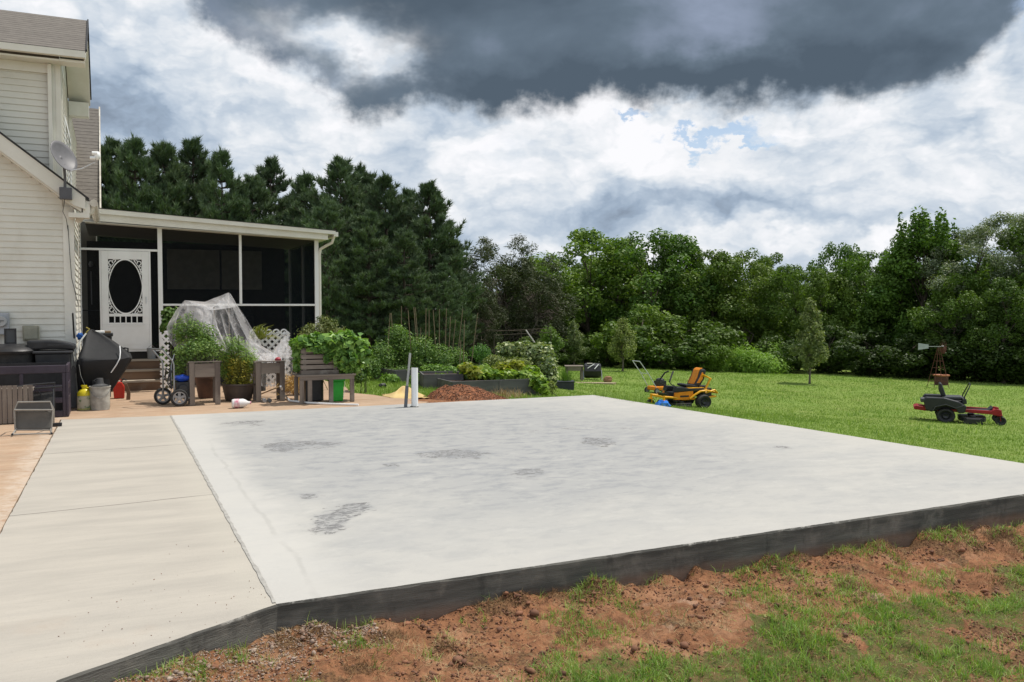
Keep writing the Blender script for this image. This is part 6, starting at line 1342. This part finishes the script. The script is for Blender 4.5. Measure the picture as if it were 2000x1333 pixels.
gpl('squash_plant', 'yellowing squash leaves at the left end of the low raised bed', 'squash plant', LM['yellow'], [(912, 718, 20, 14, 10, .2), (925, 728, 19.6, 16, 12, .2), (985, 722, 20.6, 24, 14, .3), (1010, 715, 20.6, 14, 12, .3)], 700, .12, .09, 102, up=.7, stems=6, col=(.75, .9, .8))
gpl('variegated_bush', 'dense mound of grey green pale edged leaves right of the squash bed', 'bush', LM['varieg'], [(1050, 695, 22.5, 34, 26, .5), (1068, 720, 22, 20, 26, .4), (1020, 685, 23, 36, 18, .5), (990, 685, 23, 20, 16, .4), (1072, 740, 21.8, 14, 12, .3)], 4200, .11, .075, 103, up=.6, shell=.5, stems=10)
gpl('tomato_row', 'tall bushy green tomato plants filling the left garden bed', 'tomato plants', LM['tomato'], [(745, 700, 22, 26, 36, .5), (785, 690, 22.5, 32, 50, .5), (775, 655, 22.5, 22, 22, .4), (825, 695, 22, 30, 42, .5), (860, 705, 22, 26, 34, .5), (895, 710, 22.5, 20, 34, .4), (730, 720, 21.5, 14, 24, .3), (800, 730, 21.8, 50, 18, .4)], 13000, .085, .032, 104, up=.5, shell=.15, stems=40, col=(1.35, 1.3, 1.4))
gpl('tomato_row', 'small green bush in the bed left of the pale mound', 'bush', LM['tomato'], [(938, 688, 26, 20, 16, .5), (945, 700, 26, 14, 14, .4)], 1600, .08, .03, 105, stems=5, col=(.9, 1.1, 1.1))
gpl('garden_bush', 'light green bush behind the trellis', 'bush', LM['weed'], [(1072, 655, 30, 16, 18, .5), (1085, 670, 30, 14, 16, .5)], 1300, .10, .05, 106, stems=5, col=(.7, .7, .8))
gpl('bed_weeds', 'low mixed greenery overgrowing the beds left of the squash', 'garden plants', LM['tomato'], [(845, 722, 21.5, 26, 12, .4), (880, 728, 21.2, 22, 12, .4), (815, 742, 21.0, 16, 12, .3), (860, 738, 20.6, 16, 9, .3), (900, 745, 20.4, 12, 10, .25), (760, 742, 21, 20, 12, .3)], 3600, .085, .045, 109, up=.6, stems=14, col=(1.5, 1.5, 1.2))
gpl('bed_herbs', 'pale herbs growing behind the right end of the squash bed', 'garden plants', LM['olive'], [(1010, 708, 21.5, 26, 10, .4), (965, 705, 22, 20, 12, .4), (1078, 755, 20, 8, 12, .2)], 1500, .08, .035, 110, up=.6, stems=8, col=(1.5, 1.5, 1.2))
# bamboo stakes
st_ = [((762, 612), (757, 690)), ((764, 612), (770, 700)), ((784, 598), (783, 700)), ((797, 606), (803, 690)), ((808, 600), (816, 700)), ((811, 601), (818, 690)), ((832, 602), (831, 690)), ((838, 606), (838, 700)), ((846, 606), (852, 700)), ((858, 604), (858, 700)), ((872, 602), (869, 700)), ((904, 603), (893, 700)), ((907, 626), (905, 720)), ((933, 612), (922, 700)), ((890, 625), (880, 720)), ((900, 665), (897, 730)), ((880, 618), (876, 700)), ((822, 640), (818, 730))]
sl_ = 'bamboo stakes among the tomatoes'
for i, (a, b) in enumerate(st_):
    d = 22 + (i % 3) * .4; A = DD(*a, d); B = DD(*b, d); Bz = hz(float(B[0]), float(B[1])); k = (Bz - A[2]) / (B[2] - A[2]); Bp = A + (B - A) * k; off = V3(Bp)
    o = MB(off).tube([off, V3(A)], [.013, .009], 6).build('bamboo_stake', colour('bamboo', (.22, .165, .10), .8), None, True); tag(o, 'one of the thin tan bamboo stakes leaning among the tomato plants', 'stake', sl_)
# trellis of thin bars
A = GZ(968, 700); dd = 25.0; off = V3(DD(1010, 700, dd)); off = (off[0], off[1], hz(off[0], off[1])); t = thing('trellis', 'thin grey trellis of crossed poles behind the pale mound', 'trellis', off)
for k, (a, b) in enumerate((((960, 648), (1068, 642)), ((964, 655), (1072, 650)), ((965, 655), (965, 690)), ((1076, 643), (1076, 690)), ((1018, 645), (1018, 680)), ((950, 645), (1060, 648)))): MB(off).tube([V3(DD(*a, dd)), V3(DD(*b, dd))], .009, 5).build('bar', M['bark'], t)
for uu in (965, 1018, 1076):
    p = DD(uu, 688, dd); MB(off).tube([(p[0], p[1], hz(float(p[0]), float(p[1]))), V3(DD(uu, 685, dd))], .010, 5).build('bar', M['bark'], t)
a, b = DD(1027, 645, 23.5), DD(1050, 678, 23.3); off = V3(b); bz = hz(off[0], off[1]); off = V3(a + (b - a) * 1.25); o = MB(off).tube([off, V3(a)], .018, 6).build('pale_board', colour('pale_board', (.42, .40, .36), .8)); tag(o, 'pale narrow board leaning in front of the trellis', 'board')

# ------------------------------------------------------------------ lawn things
# orchard trees
def sap(label, u, vb, vt, wpx, seed, col, n=3800, low=.25, L=.10):
    b = GZ(u, vb); d = float((np.array(b) - CP) @ FW); h = (vb - vt) / F * d; r = wpx / 2 / F * d; rs = np.random.RandomState(seed); cl = []
    for i in range(60):
        tt = low + (1 - low) * (i + .5) / 60; q_t = (tt - low * .75) / (1.03 - low * .75); prof = min(1, q_t * 3.6) ** .7 * (1 - max(0, q_t - .25) / .78) ** .75; a = rs.rand() * 6.28; rr = r * prof * rs.uniform(.2, .85); c = r * rs.uniform(.16, .30) * (.6 + .4 * prof); cl.append((math.cos(a) * rr, math.sin(a) * rr, h * tt, c, c, c * 1.5))
    C, D = clumps(rs, cl, n, .2); root = thing('orchard_tree', label, 'tree', b, group='young orchard trees on the lawn'); o = leaves('crown', LM['olive'], root, C, D, L, L * .45, rs, .5); o.color = col + (1,)
    limb_tree(rs, h, max(.035, r * .05), [c[:3] for c in cl[::2]], wob=.01).build('trunk', M['greybark'], root, True)
sap('slender young tree standing alone in the middle of the lawn', 1581, 750, 588, 88, 1, (1.7, 1.7, 1.7), 11000, .2, .11)
sap('small round young tree right of the black composter', 1216, 725, 630, 84, 2, (1.8, 1.8, 1.4), 6500, .28)
sap('small grey green young tree above the composter stand', 1121, 716, 630, 68, 3, (1.4, 1.45, 1.6), 5500, .15)
for u, v, r in ((1287, 716, 7), (1303, 718, 6)):
    b = GZ(u, v); rs = np.random.RandomState(u); s = .0195; C, D = clumps(rs, [(0, 0, .2, r * s, r * s, .22)], 350, .2); t = thing('small_shrub', 'tiny shrub left of the other, behind the yellow mower' if r == 7 else 'tiny shrub just above the yellow mower lever', 'shrub', b); leaves('foliage', LM['olive'], t, C, D, .1, .05, rs); MB().tube([(0, 0, -.02), (0, 0, .2)], .015, 5).build('stem', M['bark'], t)
# composter
b = GZ(1150, 742); d = float((np.array(b) - CP) @ FW); s = d / F; ang = -YAW
def cl_thing(name, label, cat, u, v, rot=0, grp=None): b = GZ(u, v); return thing(name, label, cat, b, -YAW + rot, grp), float((np.array(b) - CP) @ FW) / F
t, s = cl_thing('drum_composter', 'black tumbling composter drum on a stand on the lawn', 'composter', 1157, 742)
n = 8; MB().lathe([(0, -.30), (.24, -.30), (.27, -.26), (.27, .26), (.24, .30), (0, .30)], (0, 0, .34), 'x', 8).build('drum', M['black'], t)
MB().box((-.2, -.12, .585), (.0, .1, .612)).build('lid', colour('pale_lid', (.45, .44, .35)), t, bevel=.005); MB().bar((-.2, -.3, .45), (.05, -.22, .60), .03, .02).bar((.05, -.3, .42), (.2, -.2, .58), .03, .02).build('sticker', M['white'], t)
for sx in (-.33, .33): MB().tube([(sx, -.25, 0), (sx, 0, .34), (sx, .25, 0)], .015, 6).build('leg', M['steel'], t)
t, s = cl_thing('work_table', 'small weathered wooden table left of the composter', 'table', 1121, 742); w_ = 36 * s / 2
MB().box((-w_, -.25, .47), (w_, .25, .50)).build('top', M['oldwoodh'], t); MB().box((-w_ + .02, -.23, .33), (w_ - .02, -.21, .469)).build('apron', M['oldwoodh'], t)
for sx in (-1, 1):
    for sy in (-1, 1): MB().box((sx * (w_ - .06) - .035, sy * .2 - .03, -.03), (sx * (w_ - .06) + .035, sy * .2 + .03, .469)).build('leg', M['oldwood'], t)
t, s = cl_thing('black_trough', 'low black planting trough with spiky leaves on the lawn', 'planter', 1103, 760); w_ = 35 * s / 2
MB().box((-w_, -.18, -.02), (w_, .2, .2)).box((-w_ - .02, -.2, .201), (w_ + .02, .22, .23)).build('box', colour('trough_black', (.04, .045, .06), .5), t, bevel=.01)
rs = np.random.RandomState(6); n = 90; a = rs.normal(size=n) * .35; P0 = np.stack([.02 + rs.normal(size=n) * .09, rs.normal(size=n) * .05, np.full(n, .2)], 1); dv = np.stack([np.sin(a), rs.normal(size=n) * .2, np.cos(a)], 1); l = rs.uniform(.2, .5, n)[:, None]; sw_ = np.array([.012, 0, 0])
npmesh('foliage', np.stack([P0 - sw_, P0 + sw_, P0 + dv * l], 1).reshape(-1, 3), np.arange(3 * n).reshape(n, 3), LM['weed'], t)
t, s = cl_thing('rusty_ball', 'rust brown round pot lying beside the composter', 'pot', 1187, 748); MB().blob((0, 0, .12), (.15, .14, .13), 4, 3, .15).build('body', colour('terracotta', (.30, .16, .09), .9), t, True)
o = bpy.data.objects.new('x', None)
b = GZ(1160, 749); g = MB(b); g.prism([(b[0] - .9, b[1] + .2), (b[0] + .4, b[1] - .55), (b[0] + .7, b[1] - .3), (b[0] - .6, b[1] + .5)], b[2] - .02, b[2] + .035, 'z'); o = g.build('sand_patch', colour('sandy', (.35, .29, .18), .95)); tag(o, 'pale flat board lying in the grass under the composter', 'board')

# ---- mowers
M['yel'] = colour('mower_yellow', (.85, .42, .012), .35); M['ora'] = colour('mower_orange', (.82, .27, .01), .35); M['red'] = colour('mower_red', (.33, .014, .02), .35); M['darkg'] = colour('mower_dark', (.024, .025, .028), .4)
def ztr(name, label, loc, rz, fr, pan, yellow, sc=1.0):
    t = thing(name, label, 'riding mower', loc, rz); t.scale = (sc, sc, sc * .88)
    for sy in (-1, 1):
        w = wheel((0, 0, 0), (0, sy * .43, .235), .235, .22, M['blackmatte'], M['darkg'] if yellow else M['darkg'], t, 0, .3, 'rear_wheel')
        w = wheel((0, 0, 0), (1.32, sy * .36, .14), .14, .10, M['blackmatte'], M['darkg'], t, 0, .3, 'front_wheel')
        g = MB(); g.bar((1.32, sy * .36 - .07, .14), (1.30, sy * .36 - .07, .30), .05, .012); g.bar((1.32, sy * .36 + .07, .14), (1.30, sy * .36 + .07, .30), .05, .012); g.box((1.24, sy * .36 - .08, .30), (1.36, sy * .36 + .08, .33)); g.cyl((1.29, sy * .36, .33), .035, .14, 'z', 12); g.build('caster_fork', fr, t, bevel=.004)
        if yellow:
            g = MB(); g.tube([(1.29, sy * .36, .44), (.95, sy * .35, .40), (.62, sy * .30, .32), (-.1, sy * .27, .32)], .036, 10); g.build('frame_rail', fr, t, True)
        else:
            g = MB(); g.prism([(1.34, .47), (1.22, .50), (1.10, .44), (.42, .46), (-.2, .40), (-.2, .34), (.42, .36), (1.08, .33), (1.28, .28), (1.36, .30)], sy * .36 - .035, sy * .36 + .035); g.build('frame_rail', fr, t, bevel=.012)
    MB().box((1.16, -.34, .38), (1.24, .34, .44)).build('front_bar', fr, t, bevel=.01)
    # deck
    g = MB(); n = 24; pts = []
    for k in range(n):
        a = 2 * math.pi * k / n; pts.append((.66 + .34 * math.copysign(abs(math.cos(a)) ** .6, math.cos(a)), .52 * math.copysign(abs(math.sin(a)) ** .6, math.sin(a))))
    g.prism(pts, .09, .21, 'z'); g.cyl((.66, -.28, .21), .09, .05); g.cyl((.66, .28, .21), .09, .05); g.build('deck', M['darkg'], t, bevel=.012)
    MB().box((.50, .521, .10), (.86, .56, .15)).build('deck_guard', M['silver'] if not yellow else M['darkg'], t, bevel=.008)
    MB().prism([(.50, .2), (.82, .2), (.90, .06), (.42, .06)], -.74, -.53).build('discharge_chute', M['darkg'], t)
    # floor
    MB().prism([(.42, .36), (1.08, .40), (1.16, .52), (1.14, .54), (1.04, .43), (.42, .39)], -.26, .26).build('foot_plate', M['darkg'], t)
    if yellow:
        MB().prism([(.28, .30), (.93, .32), (.90, .56), (.30, .60)], .27, .36).build('side_panel', pan, t, bevel=.012)
        MB().prism([(.28, .30), (.93, .32), (.90, .56), (.30, .60)], -.36, -.27).build('side_panel', pan, t, bevel=.012)
        MB().box((.45, .3605, .40), (.75, .363, .46)).build('marking', colour('marking_black', (.05, .03, .02)), t)
        MB().box((.20, -.26, .28), (.9, .26, .56)).build('tank', M['darkg'], t, bevel=.02)
        MB().prism([(.90, .58), (.86, .74), (.80, .74), (.3, .68), (-.08, .68), (-.1, .60)], .16, .37).build('console', M['black'], t, bevel=.02)
        MB().prism([(.90, .58), (.86, .74), (.80, .74), (.3, .68), (-.08, .68), (-.1, .60)], -.37, -.16).build('console', M['black'], t, bevel=.02)
        MB().box((-.08, .17, .682), (.78, .36, .70)).build('console_top', fr, t, bevel=.006)
        for sy in (-1, 1):
            MB().tube([(.42, sy * .37, .34), (.28, sy * .40, .46), (.1, sy * .42, .58), (-.12, sy * .42, .60), (-.28, sy * .40, .56)], .035, 10).build('fender_tube', fr, t, True)
        MB().tube([(-.14, .30, .60), (-.34, .30, .98), (-.10, .30, 1.10), (-.10, -.30, 1.10), (-.34, -.30, .98), (-.14, -.30, .60)][0:6], .038, 10).build('roll_hoop', fr, t, True)
        MB().tube([(-.12, .36, .52), (-.45, .36, .60), (-.55, .34, .50), (-.55, -.34, .50), (-.45, -.36, .60), (-.12, -.36, .52)], .032, 10).tube([(-.2, .36, .36), (-.5, .34, .38), (-.5, -.34, .38), (-.2, -.36, .36)], .028, 10).build('rear_guard', fr, t, True)
        MB().box((-.42, -.26, .34), (-.1, .26, .66)).cyl((-.26, 0, .66), .15, .07, 'z', 18).build('engine', M['black'], t, bevel=.02)
        sb = MB().prism([(.02, .66), (.46, .72), (.50, .80), (.40, .82), (.05, .76)], -.25, .25).build('seat', M['black'], t, bevel=.03)
        s_ = MB().prism([(.16, .76), (.02, 1.02), (-.06, 1.28), (-.16, 1.32), (-.24, 1.26), (-.18, .98), (-.04, .74)], -.25, .25).build('seat_back', M['black'], t, bevel=.05)
        MB().prism([(.165, .80), (.05, 1.02), (-.03, 1.27), (-.10, 1.335), (-.17, 1.335), (-.10, 1.2), (-.03, 1.0), (.08, .80)], -.15, .15).build('seat_insert', M['ora'], s_, bevel=.02)
        MB().prism([(.10, .84), (.0, 1.02), (-.07, 1.20), (-.12, 1.18), (-.10, .98), (.0, .84)], -.262, .262).build('seat_side', M['ora'], s_, bevel=.01)
    else:
        for sy in (-1, 1):
            MB().prism([(.46, .36), (.50, .56), (.30, .70), (-.05, .80), (-.50, .80), (-.56, .70), (-.50, .42), (-.34, .34), (-.28, .48), (0, .56), (.24, .48), (.30, .34)], sy * .44 - .14, sy * .44 + .14).build('fender', M['darkg'], t, bevel=.03)
            MB().tube([(-.32, sy * .585, .40), (-.26, sy * .585, .52), (0, sy * .585, .60), (.24, sy * .585, .50), (.44, sy * .585, .60)], .012, 8).build('fender_trim', colour('trim_grey', (.09, .09, .095)), t, True)
        MB().box((-.50, -.29, .34), (.40, .29, .72)).build('engine', M['black'], t, bevel=.03)
        MB().box((-.62, -.2, .60), (-.505, .2, .72)).build('rear_box', colour('trim_grey', (.09, .09, .095)), t, bevel=.02)
        MB().prism([(-.48, .34), (-.78, .38), (-.80, .46), (-.72, .50), (-.48, .46)], -.32, .32).build('rear_bumper', fr, t, bevel=.015)
        s_ = MB().prism([(-.08, .74), (.38, .74), (.44, .80), (.36, .83), (-.05, .82)], -.24, .24).build('seat', colour('seat_grey', (.12, .12, .125), .3), t, bevel=.03)
        s_ = MB().prism([(.02, .82), (-.04, 1.02), (-.10, 1.22), (-.17, 1.22), (-.17, 1.0), (-.10, .80)], -.22, .22).build('seat_back', M['black'], t, bevel=.04)
        MB().prism([(.40, .60), (.52, .62), (.50, .76), (.40, .78)], -.40, .40).build('console', M['black'], t, bevel=.02)
    for sy in (-1, 1):
        if yellow: P = [(.80, sy * .30, .72), (1.02, sy * .30, .84), (1.06, sy * .28, .92), (.92, sy * .2, 1.18), (.84, sy * .12, 1.24)]
        else: P = [(.44, sy * .34, .70), (.46, sy * .34, .85), (.56, sy * .30, 1.10), (.60, sy * .20, 1.22), (.58, sy * .05, 1.22)]
        MB().tube(P, .016, 8).build('lap_bar', M['black'], t, True)
        if yellow: MB().tube(P[2:], .026, 8).build('grip', M['blackmatte'], t, True)
    return t
lx = GZ(1357, 794); hd = math.atan2(-RT[1], -RT[0])     # front points to picture left
ztr('riding_mower', 'yellow and orange zero turn riding mower parked behind the slab', lx, hd + .38, M['yel'], M['ora'], True, .85)
lx = GZ(1845, 822); ztr('riding_mower', 'red and black zero turn riding mower facing right on the lawn', lx, math.atan2(RT[1], RT[0]) - .42, M['red'], M['darkg'], False, .88)
# push mower behind the yellow one
b = GZ(1288, 768); t = thing('push_mower', 'small push mower with a tall handle behind the yellow riding mower', 'push mower', b, hd - .1)
MB().prism([(-.32, -.2), (.1, -.25), (.34, -.2), (.36, .2), (.1, .25), (-.32, .2)], .10, .22, 'z').build('deck', M['ora'], t, bevel=.03)
for sx in (-.28, .28):
    for sy in (-.26, .26): wheel((0, 0, 0), (sx, sy, .09), .09, .05, M['blackmatte'], M['rim_grey'], t)
MB().box((-.12, -.14, .221), (.16, .14, .38)).lathe([(0, .38), (.13, .38), (.12, .43), (.05, .46), (0, .46)], (.02, 0, 0), n=18).build('engine', M['black'], t, bevel=.01)
MB().tube([(-.28, .22, .2), (-.55, .2, .62), (-.86, .19, 1.0)], .013, 8).tube([(-.28, -.22, .2), (-.55, -.2, .62), (-.86, -.19, 1.0)], .013, 8).tube([(-.86, .19, 1.0), (-.86, -.19, 1.0)], .013, 8).tube([(-.55, .2, .62), (-.55, -.2, .62)], .01, 6).build('handle', M['silver'], t, True)
t.rotation_euler[2] += math.pi + .55
# blue bag by the slab edge
b = GZ(1294, 794); b = (b[0], b[1], b[2]); bb = DD(1294, 790, 18.3); zg = hz(float(bb[0]), float(bb[1])); t_ = MB((bb[0], bb[1], zg)); t_.blob((bb[0], bb[1], float(bb[2]) - .03), (.16, .12, .12), 7, 3, .35, 2.5)
t_.blob((bb[0], bb[1], (zg + float(bb[2])) / 2 - .05), (.17, .14, max(.1, (float(bb[2]) - zg) / 2 + .04)), 9, 3, .25, 2.5)
o = t_.build('blue_bag', colour('blue_plastic', (.02, .20, .75), .35), None, True); tag(o, 'bright blue plastic bag lying between slab and yellow mower', 'bag')
# windmill
b = GZ(1832, 757); d = float((np.array(b) - CP) @ FW); s = d / F; t = thing('garden_windmill', 'rusty ornamental garden windmill with a pale tail vane at the wood edge', 'windmill', b, -YAW); Hh = (757 - 678) * s; w_ = 15 * s
for sx in (-1, 1):
    for sy in (-1, 1): MB().bar((sx * w_, sy * w_, -.05), (sx * .03, sy * .03, Hh), .018, .018).build('leg', colour('rust', (.13, .05, .035), .9), t)
g = MB()
for k in range(1, 6):
    z = Hh * k / 6; r = w_ * (1 - k / 6) + .03 * k / 6
    for a, b_ in (((-r, -r), (r, -r)), ((r, -r), (r, r)), ((r, r), (-r, r)), ((-r, r), (-r, -r))): g.bar((*a, z), (*b_, z), .010, .010)
g.build('braces', M['rust'] if 'rust' in M else colour('rust', (.16, .06, .04)), t)
hz_ = (757 - 676) * s; MB().bar((-22 * s, 0, hz_), (.12, 0, hz_), .02, .02).build('tail_rod', M['silver'], t)
MB().prism([(-40 * s, hz_ - .14), (-20 * s, hz_ - .08), (-20 * s, hz_ + .08), (-40 * s, hz_ + .14)], -.008, .008).build('tail_vane', colour('vane_grey', (.42, .44, .47), .5), t)
g = MB(); nb = 14
for k in range(nb):
    a = 2 * math.pi * k / nb; c, s2 = math.cos(a), math.sin(a); r0, r1_ = .07, .30; tw = .10
    g.quad((.16, c * r0, hz_ + s2 * r0), (.16, c * r1_ - s2 * .05, hz_ + s2 * r1_ + c * .05), (.20, c * r1_ + s2 * .05, hz_ + s2 * r1_ - c * .05), (.18, c * r0 + s2 * .012, hz_ + s2 * r0 - c * .012))
g.build('rotor', M['rust'] if 'rust' in M else colour('rust', (.16, .06, .04)), t)
MB().lathe([(0, .1), (.03, .1), (.03, .2), (0, .2)], (0, 0, hz_), 'x', 10).build('hub', M['darkg'], t)
b = GZ(1838, 752); d = float((np.array(b) - CP) @ FW); s = d / F; t = thing('fire_pit', 'rusty round fire pit drum in front of the windmill', 'fire pit', b, -YAW)
MB().lathe([(0, 0), (12 * s, 0), (13 * s, 17 * s), (12 * s, 17 * s), (11 * s, .1), (0, .1)], (0, 0, 0), n=22).build('drum', colour('dark_rust', (.10, .045, .035), .9), t, True)
MB().lathe([(12 * s, 17.1 * s), (15 * s, 18 * s), (15 * s, 20 * s), (9 * s, 20 * s), (6 * s, 17.5 * s), (0, 17.2 * s)], (0, 0, 0), n=22).build('rim', colour('orange_rust', (.45, .17, .08), .6), t, True)
